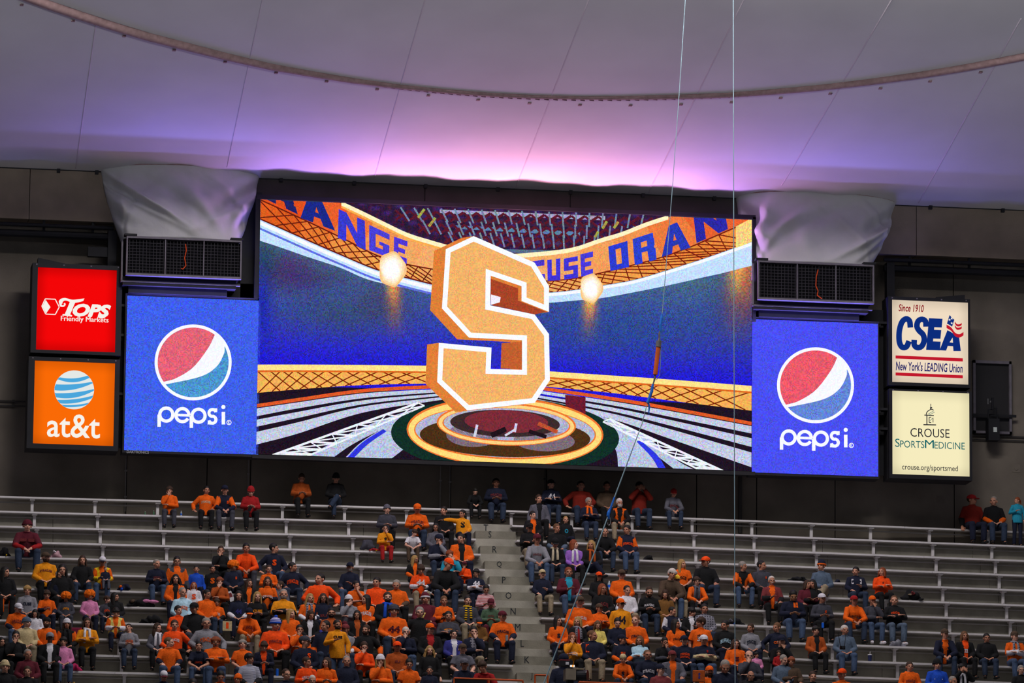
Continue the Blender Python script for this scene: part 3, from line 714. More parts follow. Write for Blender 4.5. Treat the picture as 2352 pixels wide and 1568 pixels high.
flat('red_smear', clip_top([[(1298, 906), (1345, 912), (1345, 950), (1300, 946)]]), E_('6c1c30', .9), board, 5)
# --- lamps
for cx, cy, r in ((900, 618, 36), (1357, 662, 30)):
    for k, (q, h) in enumerate(((1.12, 'f6c486'), (1., 'fad8a4'), (.88, 'fde8c4'), (.76, 'fff2de'), (.64, 'fffaf2'), (.52, 'ffffff'))):
        P = [(cx+r*q*math.cos(a)*.78*(1+.10*math.cos(3*a+k)), cy+r*q*math.sin(a)*(1+.05*math.cos(5*a))) for a in np.linspace(0, 2*math.pi, 40)[:-1]]
        flat('lamp_flare', [P], E_(h, .3, 1.05), board, 8+k)

# --- the big letter S: side walls, white face, orange field
SO = [(1024, 572), (1088, 542), (1228, 603), (1261, 657), (1261, 716), (1198, 691), (1198, 657), (1127, 633), (1126, 701), (1228, 722), (1261, 767), (1263, 873), (1228, 925), (1073, 942), (1004, 877), (1008, 787), (1129, 798), (1127, 847), (1199, 849), (1199, 781), (1077, 775), (1015, 708)]
off = (-27, 4)
side = [[SO[i], SO[(i+1) % len(SO)], (SO[(i+1) % len(SO)][0]+off[0], SO[(i+1) % len(SO)][1]+off[1]), (SO[i][0]+off[0], SO[i][1]+off[1])] for i in range(len(SO))]
flat('letter_side', side, E_('e08038', .5), board, 14)
flat('letter_side', [[(1127, 640), (1190, 662), (1190, 690), (1255, 716), (1228, 722), (1127, 700)]], E_('a84428', .6), board, 15)
flat('letter_side', [[(1152, 788), (1199, 784), (1199, 848), (1150, 846)]], E_('c46030', .5), board, 15)
flat('letter_side', [[(1129, 798), (1148, 795), (1148, 838), (1128, 844)]], E_('2c2cc0', .7), board, 15)
flat('letter_side', [[(1128, 676), (1150, 682), (1148, 694), (1127, 700)]], E_('f4f0ff', .3), board, 16)
flat('letter_edge', [SO], E_('f6f9ff', .22, 1.05), board, 18)
def inset(P, d):
    n = len(P); out = []; A = sum(P[i][0]*P[(i+1) % n][1]-P[(i+1) % n][0]*P[i][1] for i in range(n)); sg = 1 if A > 0 else -1
    for i in range(n):
        a, b, c = [np.array(P[(i+k) % n], float) for k in (-1, 0, 1)]
        e1 = (b-a)/np.hypot(*(b-a)); e2 = (c-b)/np.hypot(*(c-b)); n1 = np.array([-e1[1], e1[0]])*sg; n2 = np.array([-e2[1], e2[0]])*sg
        q = n1+n2; q = q/np.hypot(*q); out.append(tuple(b+q*d/max(.35, q@n1)))
    return out
flat('letter_face', [inset(SO, 11.5)], E_('f5b46a', .5), board, 20)

# --- soda panels
def soda(dx, dy, x0, y0, x1, y1, bg, red, blu, label):
    a, b = wp(x0, y0, SY), wp(x1, y1, SY)
    t = empty('led_panel', ((a.x+b.x)/2, .25, b.z), label, 'video panel')
    MB().box((a.x-.04, SY+.01, b.z-.06), (b.x+.03, BEAM_Y-.1, a.z+.06)).build('cabinet', M_dark, t)
    P = [(x0, y0), (x1, y0+(x1-x0)*.0372), (x1, y1), (x0, y1-(x1-x0)*.032)]
    c = [wp(*P[0], SY), wp(*P[1], SY), wp(*P[2], SY), wp(*P[3], SY)]
    zt, zb = (c[0].z+c[1].z)/2, (c[2].z+c[3].z)/2
    o = MB().poly([(a.x, SY, zt), (a.x, SY, zb), (b.x, SY, zb), (b.x, SY, zt)]).build('display', bg, t)
    f = lambda x, y: (x+dx, y+dy)
    def fl(nm, polys, m, lay):
        mb = MB()
        for q in polys: mb.poly([tuple(wp(*f(*p), SY-.004*lay)) for p in q])
        o = mb.build(nm, m, t); tri_fix(o.data)
    C = (443.6, 832)
    circ = lambda r, n=72, a0=0, a1=2*math.pi: [(C[0]+r*1.0*math.cos(a0+(a1-a0)*i/n), C[1]+r*.985*math.sin(a0+(a1-a0)*i/n)) for i in range(n+1)]
    W_ = E_('f4f6ff', .2, 1.05)
    fl('globe', [circ(88.5)[:-1]], W_, 1)
    # red upper field: outline arc from upper right round the left to lower left, closed by the wave
    aR = math.atan2(768.3-C[1], 493-C[0]); aL = math.atan2(877-C[1], 376.6-C[0])
    arc = [(C[0]+81.5*math.cos(a), C[1]+80*math.sin(a)) for a in np.linspace(aR, aL-2*math.pi, 44)]
    wave = smoothline([arc[-1], (405, 868), (444, 843), (477.6, 800), arc[0]], 30)
    fl('globe_red', [arc[:-1]+wave[:-1]], red, 2)
    aA, aB = math.atan2(883-C[1], 381-C[0]), math.atan2(794-C[1], 516-C[0])
    arc2 = [(C[0]+81.5*math.cos(a), C[1]+80*math.sin(a)) for a in np.linspace(aA, aB, 44)]
    wave2 = smoothline([arc2[-1], (514, 813), (496, 843), (459, 865), arc2[0]], 30)
    fl('globe_blue', [arc2[:-1]+wave2[:-1]], blu, 2)
    # rounded lettering drawn with circular strokes
    def stroke_arc(cx, cy, r, a0, a1, w=7.5, n=26): 
        A = [(cx+(r+w/2)*math.cos(q), cy+(r+w/2)*math.sin(q)+cx*0) for q in np.linspace(a0, a1, n)]; Bq = [(cx+(r-w/2)*math.cos(q), cy+(r-w/2)*math.sin(q)) for q in np.linspace(a0, a1, n)]
        return strips(A, Bq)
    sl = .036; py = lambda x: (x-362)*sl
    tau = 2*math.pi; L = []
    r = 15
    for cx in (382, 456): L += stroke_arc(cx, 951+py(cx), r, 0, tau); L.append(line_px((cx-r-1.5, 951+py(cx)), (cx-r-1.5, 979+py(cx)), 8))
    L += stroke_arc(419, 951+py(419), r, .55, tau); L.append(line_px((404, 951+py(404)), (436, 951+py(436)), 6))
    # s
    L += stroke_arc(488, 943.5+py(488), 8, .5*math.pi, tau-.2, 7); L += stroke_arc(488, 959+py(488), 8, -.5*math.pi, math.pi-.2, 7)
    L += [line_px((486, 936+py(488)), (499, 936+py(496)), 7), line_px((477, 966.5+py(480)), (490, 967+py(490)), 7)]
    L.append(line_px((513, 940+py(513)), (513, 969+py(513)), 8)); fl('lettering', L, W_, 3)
    fl('lettering', [[(513+4.8*math.cos(q), 929+py(513)+4.8*math.sin(q)) for q in np.linspace(0, tau, 16)[:-1]]], W_, 3)
    fl('trademark', stroke_arc(526, 970, 5, 0, tau, 1.6)+[line_px((524.4, 967), (524.4, 973), 1.3), line_px((524.4, 967.3), (528, 968.5), 1.2), line_px((525, 970), (528, 973), 1.3)], W_, 3)
    return t
soda(0, 0, 292.5, 678.7, 593, 1043.5, E_('4060ea', .8), E_('e46478', .75), E_('4c96d0', .9), 'light blue soda video panel left of the main screen')
soda(1429.5, 52.5, 1727.5, 732.5, 2017, 1094, E_('4a50f4', .7), E_('ec5a6c', .75), E_('6486d8', .85), 'deeper blue soda video panel right of the main screen')
# maker's mark under the left panel
mk = put_text('maker_mark', 'DAKTRONICS', (291, 1034.5, 342, 1041), SY-.06, mat('mark_grey', lin((.55, .55, .57)), .6), board, .02)
# dark sheet behind the soda panels and air boxes
for n, (x0, y0, x1, y1) in enumerate(((276, 640, 598, 1040), (556, 440, 598, 690), (1728, 700, 2030, 1092), (1728, 520, 1748, 740))):
    a, b = wp(x0, y0, .5), wp(x1, y1, .5)
    o = MB().box((a.x, .50, b.z), (b.x, .53, a.z)).build('backing_plate', M_blk, board)

# ---------------------------------------------------------------- backlit signs
def sign(name, outer, inner, face, label):
    (x0, y0, x1, y1), (u0, v0, u1, v1) = outer, inner
    a, b = wp(x0, y0, -.05), wp(x1, y1, -.05)
    zt = (wp(x0, y0, -.05).z); zb = (wp(x1, y1, -.05).z)
    fz1, fz0 = wp(u0, v0, 0).z, wp(u1, v1, 0).z; fx0, fx1 = wp(u0, (v0+v1)/2, 0).x, wp(u1, (v0+v1)/2, 0).x
    t = empty(name, ((a.x+b.x)/2, .3, zb), label, 'sign')
    MB().box((a.x, .0, zb), (b.x, .62, zt)).build('cabinet', M_dark, t)
    w = .02
    for bx in (((a.x, -.06, fz1), (b.x, .02, zt)), ((a.x, -.06, zb), (b.x, .02, fz0)), ((a.x, -.06, fz0), (fx0, .02, fz1)), ((fx1, -.06, fz0), (b.x, .02, fz1))):
        MB().box(*bx).build('frame', M_blk, t)
    MB().poly([(fx0-.01, -.02, fz1+.01), (fx0-.01, -.02, fz0-.01), (fx1+.01, -.02, fz0-.01), (fx1+.01, -.02, fz1+.01)]).build('sign_face', face, t)
    for x in np.linspace(a.x+.1, b.x-.1, 4):
        MB().box((x-.015, -.068, zt-.05), (x+.015, -.055, zt-.02)).build('bolt', M_frame, t)
    return t
FY = -.025
def sflat(name, polys, m, parent, lay=0):
    mb = MB()
    for P in polys: mb.poly([tuple(wp(x, y, FY-.003*lay)) for x, y in P])
    o = mb.build(name, m, parent); tri_fix(o.data); return o
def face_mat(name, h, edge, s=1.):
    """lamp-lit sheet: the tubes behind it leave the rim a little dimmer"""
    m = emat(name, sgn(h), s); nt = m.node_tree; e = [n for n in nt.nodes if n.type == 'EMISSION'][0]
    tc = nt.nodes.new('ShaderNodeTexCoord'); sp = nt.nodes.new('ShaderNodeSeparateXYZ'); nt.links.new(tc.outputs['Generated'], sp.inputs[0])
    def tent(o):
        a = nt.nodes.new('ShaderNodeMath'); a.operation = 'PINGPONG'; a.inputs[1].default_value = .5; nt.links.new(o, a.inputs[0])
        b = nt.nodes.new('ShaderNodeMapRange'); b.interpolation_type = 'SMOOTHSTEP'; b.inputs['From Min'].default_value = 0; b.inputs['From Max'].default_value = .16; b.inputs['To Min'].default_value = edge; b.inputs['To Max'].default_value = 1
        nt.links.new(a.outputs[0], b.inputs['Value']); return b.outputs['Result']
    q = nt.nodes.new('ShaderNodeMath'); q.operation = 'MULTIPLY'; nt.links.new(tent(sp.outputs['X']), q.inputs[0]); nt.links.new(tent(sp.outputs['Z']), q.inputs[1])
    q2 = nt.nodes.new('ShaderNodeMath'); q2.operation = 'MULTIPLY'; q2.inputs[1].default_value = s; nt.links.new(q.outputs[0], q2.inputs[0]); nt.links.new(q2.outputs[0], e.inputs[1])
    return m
Wt = emat('lit_white', sgn('f6f2ea'), 1.)
# red grocery sign
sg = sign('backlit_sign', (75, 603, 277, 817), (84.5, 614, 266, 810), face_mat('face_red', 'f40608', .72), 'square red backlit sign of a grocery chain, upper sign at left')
hexa = [(96, 703), (104, 686), (127, 687), (136, 705), (127, 722), (105, 721)]
sflat('hexagon', poly_line(hexa+[hexa[0]], 2.2)+[[(97.5, 703), (105, 688.5), (116, 705), (106, 719.5)]], Wt, sg)
sflat('lettering', [smoothline([(137, 700), (135, 692), (140, 686), (150, 684), (165, 688), (180, 687), (194, 685)], 24)+smoothline([(191, 691), (180, 694), (166, 695), (152, 690), (145, 692), (143, 697)], 20)], Wt, sg)
sflat('lettering', [smoothline([(136, 699), (139, 704), (147, 704), (151, 699), (149, 695)], 14)+smoothline([(146, 697), (147, 699), (145, 701), (142, 700), (141, 696)], 12)], Wt, sg)
sflat('lettering', [[(161, 692), (173, 694), (161, 722), (166, 724), (165, 727), (143, 724), (144, 721), (149, 721)]], Wt, sg)
put_text('lettering', 'OPS', (167, 698, 255, 728), FY-.002, Wt, sg, .055, .28)
sflat('lettering', [smoothline([(246, 722), (240, 730), (230, 731), (224, 727)], 10)+smoothline([(227, 724), (231, 727), (237, 726), (241, 720)], 10)], Wt, sg)
put_text('lettering', 'Friendly Markets', (139.5, 727, 249, 742), FY-.002, Wt, sg, .0)
put_text('lettering', 'Friendly Markets', (140.1, 727, 249.6, 742), FY-.003, Wt, sg, .0)
# orange telephone sign
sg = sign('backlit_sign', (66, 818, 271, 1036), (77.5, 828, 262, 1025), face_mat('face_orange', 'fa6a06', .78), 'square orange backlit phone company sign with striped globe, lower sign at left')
C = (170.5, 895); R_ = 45.6
sflat('globe', [[(C[0]+R_*math.cos(a), C[1]+R_*.98*math.sin(a)) for a in np.linspace(0, 2*math.pi, 64)[:-1]]], emat('globe_white', sgn('e4e8e6'), 1.), sg)
BLU = emat('globe_blue_stripe', sgn('4aa6dc'), 1.)
def stripe(yl, yr, ym, wl, wm, wr):
    """a curved stripe clipped to the globe: left, middle, right heights and widths"""
    out = []; n = 30; A = []; B_ = []
    for i in range(n+1):
        u = -1+2*i/n; yc = (yl*(u*(u-1)/2)+ym*(1-u*u)+yr*(u*(u+1)/2)); w = wl*(u*(u-1)/2)+wm*(1-u*u)+wr*(u*(u+1)/2)
        for lst, s in ((A, -1), (B_, 1)):
            y = yc+s*max(w, .6)/2; x = u*.99
            y = max(-math.sqrt(max(0, 1-x*x))*R_*.975, min(math.sqrt(max(0, 1-x*x))*R_*.975, y)); lst.append((C[0]+x*R_, C[1]+y))
    return strips(A, B_)
S_ = []
for q in ((-30, -36, -22, 4, 9, 5), (-6, -18, -7, 14, 12, 3), (12, 0, 12, 9, 12, 4), (26, 15, 26, 7, 9, 5), (34, 28, 37, 4, 5, 3)): S_ += stripe(*q)
sflat('globe_stripe', S_, BLU, sg, 1)
put_text('lettering', 'at&t', (108, 951, 230, 1005), FY-.002, Wt, sg, .012)
# union sign
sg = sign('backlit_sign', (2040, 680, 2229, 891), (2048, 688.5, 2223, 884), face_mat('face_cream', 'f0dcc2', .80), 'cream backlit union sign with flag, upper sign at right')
DR = emat('sign_darkred', sgn('8c1420'), 1.); NB = emat('sign_navy', sgn('0c2c7c'), 1.); RD_ = emat('sign_red', sgn('c0182c'), 1.); IN = emat('sign_indigo', sgn('1c1c66'), 1.)
put_text('lettering', 'Since 1910', (2064, 699, 2122, 716), FY-.002, DR, sg, .02, .2)
def thick(pts, w, n=40):
    """a stroke of even width along a smooth line"""
    L = np.array(smoothline(pts, n)); d = np.gradient(L, axis=0); d /= np.hypot(d[:, 0], d[:, 1])[:, None]; q = np.c_[-d[:, 1], d[:, 0]]*w/2
    return strips([tuple(p) for p in L+q], [tuple(p) for p in L-q])
sflat('lettering', thick([(2091, 752), (2089, 737), (2081, 732), (2072, 739), (2067, 753), (2065, 768), (2066, 786), (2072, 797), (2082, 796), (2088, 783)], 13), NB, sg)
sflat('lettering', thick([(2127, 750), (2126, 738), (2118, 733), (2109, 737), (2106, 749), (2111, 759), (2120, 768), (2123, 781), (2117, 795), (2107, 798), (2100, 792), (2100, 780)], 13), NB, sg)
put_text('lettering', 'E', (2127, 731, 2165, 804), FY-.004, NB, sg, .07, .14)
sflat('lettering', [[(2158, 804), (2176, 758), (2184, 762), (2203, 775), (2207, 806), (2190, 806), (2189, 795), (2177, 794), (2173, 805)]], NB, sg)
sflat('lettering', [[(2181, 786), (2189, 787), (2188, 775)]], emat('face_cream_flat', sgn('f0dcc2'), 1.), sg, 1)
sflat('flag', [smoothline([(2181, 723), (2186, 729), (2192, 734)], 6)+smoothline([(2187, 750), (2181, 746), (2175, 743)], 6)], NB, sg, 2)
for cx, cy in ((2181, 734), (2186, 731), (2186, 742)):
    sflat('star', [[(cx+(3.2 if k % 2 == 0 else 1.3)*math.sin(k*math.pi/5), cy-(3.2 if k % 2 == 0 else 1.3)*math.cos(k*math.pi/5)) for k in range(10)]], Wt, sg, 3)
for k in range(4):
    A = smoothline([(2193, 738+k*8), (2198, 744+k*8), (2205, 744+k*7.5), (2209, 741+k*8)], 12) if k < 2 else smoothline([(2174-(k-2)*2, 745+(k-2)*6), (2185, 752+(k-2)*5), (2194, 764+(k-2)*5), (2204, 767+(k-2)*4), (2213, 762+(k-2)*5)], 16)
    if k < 3: sflat('flag', strips(A, [(x, y+(5 if k < 2 else 8)) for x, y in A]), RD_, sg, 2)
sflat('rule', [[(2057, 816), (2211.5, 822.5), (2211.5, 830), (2057, 823)]], RD_, sg); sflat('rule', [[(2057, 855), (2211.5, 861.5), (2211.5, 868.5), (2057, 862)]], RD_, sg)
put_text('lettering', "New York's LEADING Union", (2057.5, 832, 2211, 853), FY-.002, IN, sg, .018, .12)
# sports-medicine sign
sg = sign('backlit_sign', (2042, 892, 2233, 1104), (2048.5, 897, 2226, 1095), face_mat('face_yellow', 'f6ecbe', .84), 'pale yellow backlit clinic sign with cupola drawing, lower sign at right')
BK = emat('sign_ink', sgn('26262e'), 1.); TE = emat('sign_teal', sgn('0c6266'), 1.)
put_text('lettering', 'CROUSE', (2091, 984, 2181, 1004), FY-.002, BK, sg, .0)
put_text('lettering', 'S', (2056, 1007, 2066.5, 1026), FY-.002, TE, sg); put_text('lettering', 'PORTS', (2067.5, 1012, 2123, 1028), FY-.002, TE, sg); put_text('lettering', 'M', (2124.5, 1010, 2145, 1029), FY-.002, TE, sg); put_text('lettering', 'EDICINE', (2146.5, 1015, 2216, 1031), FY-.002, TE, sg)
put_text('lettering', 'crouse.org/sportsmed', (2072, 1067, 2200, 1084), FY-.002, BK, sg, .004)
sflat('cupola', poly_line([(2121, 975), (2150, 975.5)], 2.4)+poly_line([(2123, 953), (2145, 954)], 2)+poly_line([(2129, 974), (2129, 954)], 2.2)+poly_line(smoothline([(2127, 952), (2130, 945), (2138, 940), (2144, 941)], 12), 2)+poly_line([(2138, 927), (2138, 940)], 1.6)+poly_line([(2136, 937), (2141, 936)], 3)+poly_line([(2134, 958), (2134, 970), (2139, 970)], 1.8)+poly_line([(2134, 958), (2139, 958)], 1.6)+poly_line([(2143, 959), (2143, 970)], 1.6), BK, sg)
sflat('cupola', poly_line([(2131, 951), (2145, 943)], 1)+poly_line([(2134, 953), (2147, 946)], 1)+poly_line([(2136, 966), (2142, 960)], 1), TE, sg)
# light boxes for the sign tops: tilted cover strips
for n, (x0, x1, y0, y1) in enumerate(((87, 150, 598, 606), (2150, 2215, 680, 686))):
    a, b = wp(x0, y0, .1), wp(x1, y1, .1)
    o = MB().add([(a.x, .05, a.z+.06 if n == 0 else a.z-.03), (b.x, .05, b.z-.0 if n == 0 else b.z+.09), (b.x, .05, b.z-.08), (a.x, .05, a.z-.12), (a.x, .3, a.z+.06 if n == 0 else a.z-.03), (b.x, .3, b.z if n == 0 else b.z+.09), (b.x, .3, b.z-.08), (a.x, .3, a.z-.12)], [(0, 1, 2, 3), (4, 7, 6, 5), (0, 4, 5, 1), (3, 2, 6, 7), (0, 3, 7, 4), (1, 5, 6, 2)]).build('cover_flap', M_blk)
    tag(o, ['bent black flap on top of the red sign', 'bent black flap on top of the cream flag sign'][n], 'flap')
# brackets between sign stacks and soda panels
for n, (x0, x1, y) in enumerate(((272, 294, 702), (266, 292, 770), (266, 290, 905), (2016, 2046, 742), (2016, 2046, 940), (2016, 2046, 985))):
    a, b = wp(x0, y, .2), wp(x1, y, .2)
    o = MB().box((a.x, .1, a.z-.03), (b.x, .35, a.z+.03)).box((a.x+.02, .12, a.z-.10), (a.x+.06, .33, a.z-.03)).build('sign_bracket', M_blk)
    tag(o, f"{['upper', 'middle', 'lower'][n % 3]} black bracket between the {'left' if n < 3 else 'right'} sign stack and the soda panel", 'bracket')
# ---------------------------------------------------------------- people: bodies grown as one skin from lofted limbs, clothes as looser shells
TMP = bpy.data.collections.new('work'); COL.children.link(TMP)
def remesh(mb, voxel, tris, smooth=2):
    me = mb.mesh('w'); bm = bmesh.new(); bm.from_mesh(me); bmesh.ops.recalc_face_normals(bm, faces=bm.faces[:]); bm.to_mesh(me); bm.free()
    o = bpy.data.objects.new('w', me); TMP.objects.link(o)
    m = o.modifiers.new('r', 'REMESH'); m.mode = 'VOXEL'; m.voxel_size = voxel
    if smooth:
        q = o.modifiers.new('s', 'SMOOTH'); q.factor = .5; q.iterations = smooth
    dg = bpy.context.evaluated_depsgraph_get(); n = len(o.evaluated_get(dg).data.polygons)*2
    d = o.modifiers.new('d', 'DECIMATE'); d.ratio = min(1, tris/max(n, 1))
    dg = bpy.context.evaluated_depsgraph_get(); out = bpy.data.meshes.new_from_object(o.evaluated_get(dg))
    bpy.data.objects.remove(o); bpy.data.meshes.remove(me)
    v = np.empty(len(out.vertices)*3); out.vertices.foreach_get('co', v); f = [tuple(p.vertices) for p in out.polygons]
    bpy.data.meshes.remove(out)
    return v.reshape(-1, 3), f
def ellipsoid(mb, c, r, rot=None, nu=16, nv=10):
    k = len(mb.v); 
    for j in range(1, nv):
        t = math.pi*j/nv
        for i in range(nu):
            a = 2*math.pi*i/nu; p = Vector((r[0]*math.sin(t)*math.cos(a), r[1]*math.sin(t)*math.sin(a), r[2]*math.cos(t)))
            if rot is not None: p = rot @ p
            mb.v.append(tuple(Vector(c)+p))
    p = Vector((0, 0, r[2])); q = -p
    if rot is not None: p, q = rot @ p, rot @ q
    mb.v += [tuple(Vector(c)+p), tuple(Vector(c)+q)]; T_, B_ = len(mb.v)-2, len(mb.v)-1
    for j in range(nv-2):
        for i in range(nu): mb.f.append((k+j*nu+i, k+(j+1)*nu+i, k+(j+1)*nu+(i+1) % nu, k+j*nu+(i+1) % nu))
    for i in range(nu):
        mb.f.append((T_, k+i, k+(i+1) % nu)); mb.f.append((B_, k+(nv-2)*nu+(i+1) % nu, k+(nv-2)*nu+i))
def rings(mb, R, n=20, tf=None):
    """stack of elliptical rings (x, y, z, rx, ry), capped"""
    k = len(mb.v)
    for (x, y, z, rx, ry) in R:
        for i in range(n):
            a = 2*math.pi*i/n; p = Vector((x+rx*math.cos(a), y+ry*math.sin(a), z)); mb.v.append(tuple(tf @ p if tf else p))
    for j in range(len(R)-1):
        for i in range(n): mb.f.append((k+j*n+i, k+j*n+(i+1) % n, k+(j+1)*n+(i+1) % n, k+(j+1)*n+i))
    mb.f.append(tuple(k+i for i in range(n))[::-1]); e = k+(len(R)-1)*n; mb.f.append(tuple(e+i for i in range(n)))
V_ = Vector
# poses: lean (deg), left/right as seen in the picture: (elbow, wrist, hand direction); knees apart
def P_(lean, l, r, knee=.15, stand=False, cross=False): return dict(lean=lean, l=l, r=r, knee=knee, stand=stand, cross=cross)
POSES = {
 'lap':   P_(4, ((-.235, -.05, .29), (-.10, -.27, .17), (.7, -.5, -.25)), ((.235, -.05, .29), (.10, -.28, .18), (-.7, -.5, -.25))),
 'knees': P_(6, ((-.245, -.10, .30), (-.16, -.34, .20), (.1, -.9, -.35)), ((.245, -.10, .30), (.16, -.34, .20), (-.1, -.9, -.35)), .17),
 'clasp': P_(22, ((-.25, -.30, .24), (-.06, -.46, .14), (.6, -.5, -.5)), ((.25, -.30, .24), (.06, -.47, .15), (-.6, -.5, -.5)), .19),
 'cross': P_(2, ((-.235, -.08, .32), (.06, -.235, .37), (.85, .1, .15)), ((.235, -.08, .32), (-.06, -.265, .33), (-.85, .1, .15)), .14),
 'chin':  P_(9, ((-.20, -.22, .36), (-.03, -.20, .60), (.2, .2, .85)), ((.23, -.10, .29), (-.06, -.26, .30), (-.9, -.1, .1)), .15),
 'phone': P_(10, ((-.232, -.08, .30), (-.08, -.33, .28), (.55, -.6, .3)), ((.232, -.08, .30), (.08, -.33, .27), (-.55, -.6, .3)), .15),
 'cup':   P_(4, ((-.24, -.08, .29), (-.17, -.33, .19), (.2, -.9, -.3)), ((.23, -.10, .29), (.06, -.30, .30), (-.6, -.5, .4)), .16),
 'side':  P_(2, ((-.25, .02, .27), (-.27, -.10, .06), (0, -.5, -.6)), ((.25, .02, .27), (.27, -.10, .06), (0, -.5, -.6)), .14),
 'point': P_(0, ((-.40, -.06, .55), (-.60, -.10, .53), (-1, -.05, .02)), ((.235, -.05, .29), (.12, -.27, .17), (-.7, -.5, -.25)), .14),
 'lean':  P_(34, ((-.27, -.34, .22), (-.08, -.50, .13), (.6, -.5, -.5)), ((.27, -.34, .22), (.08, -.50, .13), (-.6, -.5, -.5)), .17),
 'arm':   P_(6, ((-.36, .02, .34), (-.34, -.16, .16), (.4, -.8, -.3)), ((.30, -.05, .30), (.17, -.32, .18), (-.1, -.9, -.3)), .16),
 'bino':  P_(2, ((-.26, -.16, .44), (-.07, -.22, .68), (.5, .2, .6)), ((.26, -.16, .44), (.07, -.22, .68), (-.5, .2, .6)), .16),
 'stand': P_(0, ((-.28, -.02, .30), (-.10, -.24, .36), (.7, -.5, .2)), ((.28, .02, .30), (.26, -.08, .06), (0, -.2, -.95)), .10, True),
 'legx':  P_(4, ((-.235, -.08, .29), (-.05, -.30, .22), (.7, -.5, -.2)), ((.235, -.08, .29), (.07, -.31, .22), (-.7, -.5, -.2)), .10, False, True),
}
def frame_of(pose):
    """rotation of the upper body about the hips"""
    return Matrix.Translation((0, 0, .08)) @ Matrix.Rotation(math.radians(pose['lean']), 4, 'X') @ Matrix.Translation((0, 0, -.08))
ZST = .50
def joints(pose):
    tf = frame_of(pose); dz = ZST if pose['stand'] else 0
    up = Matrix.Translation((0, 0, dz)) @ tf
    J = dict(up=up)
    for s, k in ((-1, 'l'), (1, 'r')):
        J['sh'+k] = up @ V_((s*.158, .015, .535)); e, w, h = pose[k]
        sc = V_((0, 0, dz))
        J['el'+k], J['wr'+k], J['hd'+k] = V_(e)+sc, V_(w)+sc, V_(h).normalized()
        kn = pose['knee']
        if pose['stand']:
            J['hip'+k] = V_((s*.10, .0, ZST+.06)); J['kn'+k] = V_((s*.11, -.02, ZST-.38)); J['an'+k] = V_((s*.12, .03, -SEAT+.08)); J['toe'+k] = V_((s*.15, -.13, -SEAT+.03))
        else:
            J['hip'+k] = V_((s*.10, -.0, .10)); J['kn'+k] = V_((s*kn, -.44, .085)); J['an'+k] = V_((s*(kn*.9), -.44, -SEAT+.09)); J['toe'+k] = V_((s*(kn*.9+.04), -.60, -SEAT+.03))
            if pose['cross'] and s > 0:
                J['kn'+k] = V_((-.02, -.47, .19)); J['an'+k] = V_((-.20, -.54, -.10)); J['toe'+k] = V_((-.26, -.68, -.14))
    return J
def fingers(mb, w, d, s, nrm):
    """palm, four fingers of unequal length with a bend, and a thumb leaving the side of the palm"""
    d = d.normalized(); side = d.cross(nrm).normalized(); nrm = side.cross(d).normalized()
    pc = w+d*.045; rot = Matrix((side, d, nrm)).transposed()
    ellipsoid(mb, pc, (.043, .055, .019), rot, 12, 8)
    for i, (o, L) in enumerate(((-.033, .062), (-.011, .074), (.011, .078), (.033, .070))):
        a = w+d*.078+side*o; dd = (d+side*o*3.2).normalized()
        b = a+dd*L*.55-nrm*.004; c = b+(dd-nrm*.75).normalized()*L*.55
        mb.tube([a-dd*.02, a, b, c], [.0095, .0098, .009, .0066], 7)
    t0 = w+d*.022+side*(.034*s); t1 = t0+(side*s*.85+d*.6).normalized()*.035; t2 = t1+(d*.95+side*s*.25-nrm*.3).normalized()*.032
    mb.tube([t0-side*s*.012, t0, t1, t2], [.012, .0125, .011, .008], 7)
def head_shape(mb, tf):
    """skull, jaw, brow, nose, cheeks, lips, ears and neck about the neck pivot"""
    T3 = tf.to_3x3()
    E = lambda c, r, R=None: ellipsoid(mb, tf @ V_(c), r, T3 if R is None else T3 @ R, 18, 12)
    E((0, .012, .178), (.076, .096, .092)); E((0, -.028, .118), (.058, .066, .078)); E((0, -.052, .070), (.030, .034, .026))
    E((0, -.070, .168), (.056, .022, .014)); E((-.034, -.064, .118), (.024, .022, .022)); E((.034, -.064, .118), (.024, .022, .022))
    E((0, -.098, .128), (.0135, .022, .014)); E((0, -.086, .150), (.010, .018, .022)); E((0, -.082, .088), (.022, .014, .010))
    for s in (-1, 1): E((s*.078, .012, .138), (.011, .024, .034), Matrix.Rotation(s*.25, 3, 'Z'))
    mb.tube([tf @ V_((0, .02, -.06)), tf @ V_((0, .012, .02)), tf @ V_((0, .0, .09))], [.068, .058, .056], 16)
NECK = V_((0, .015, .600)); HS_ = 1.07
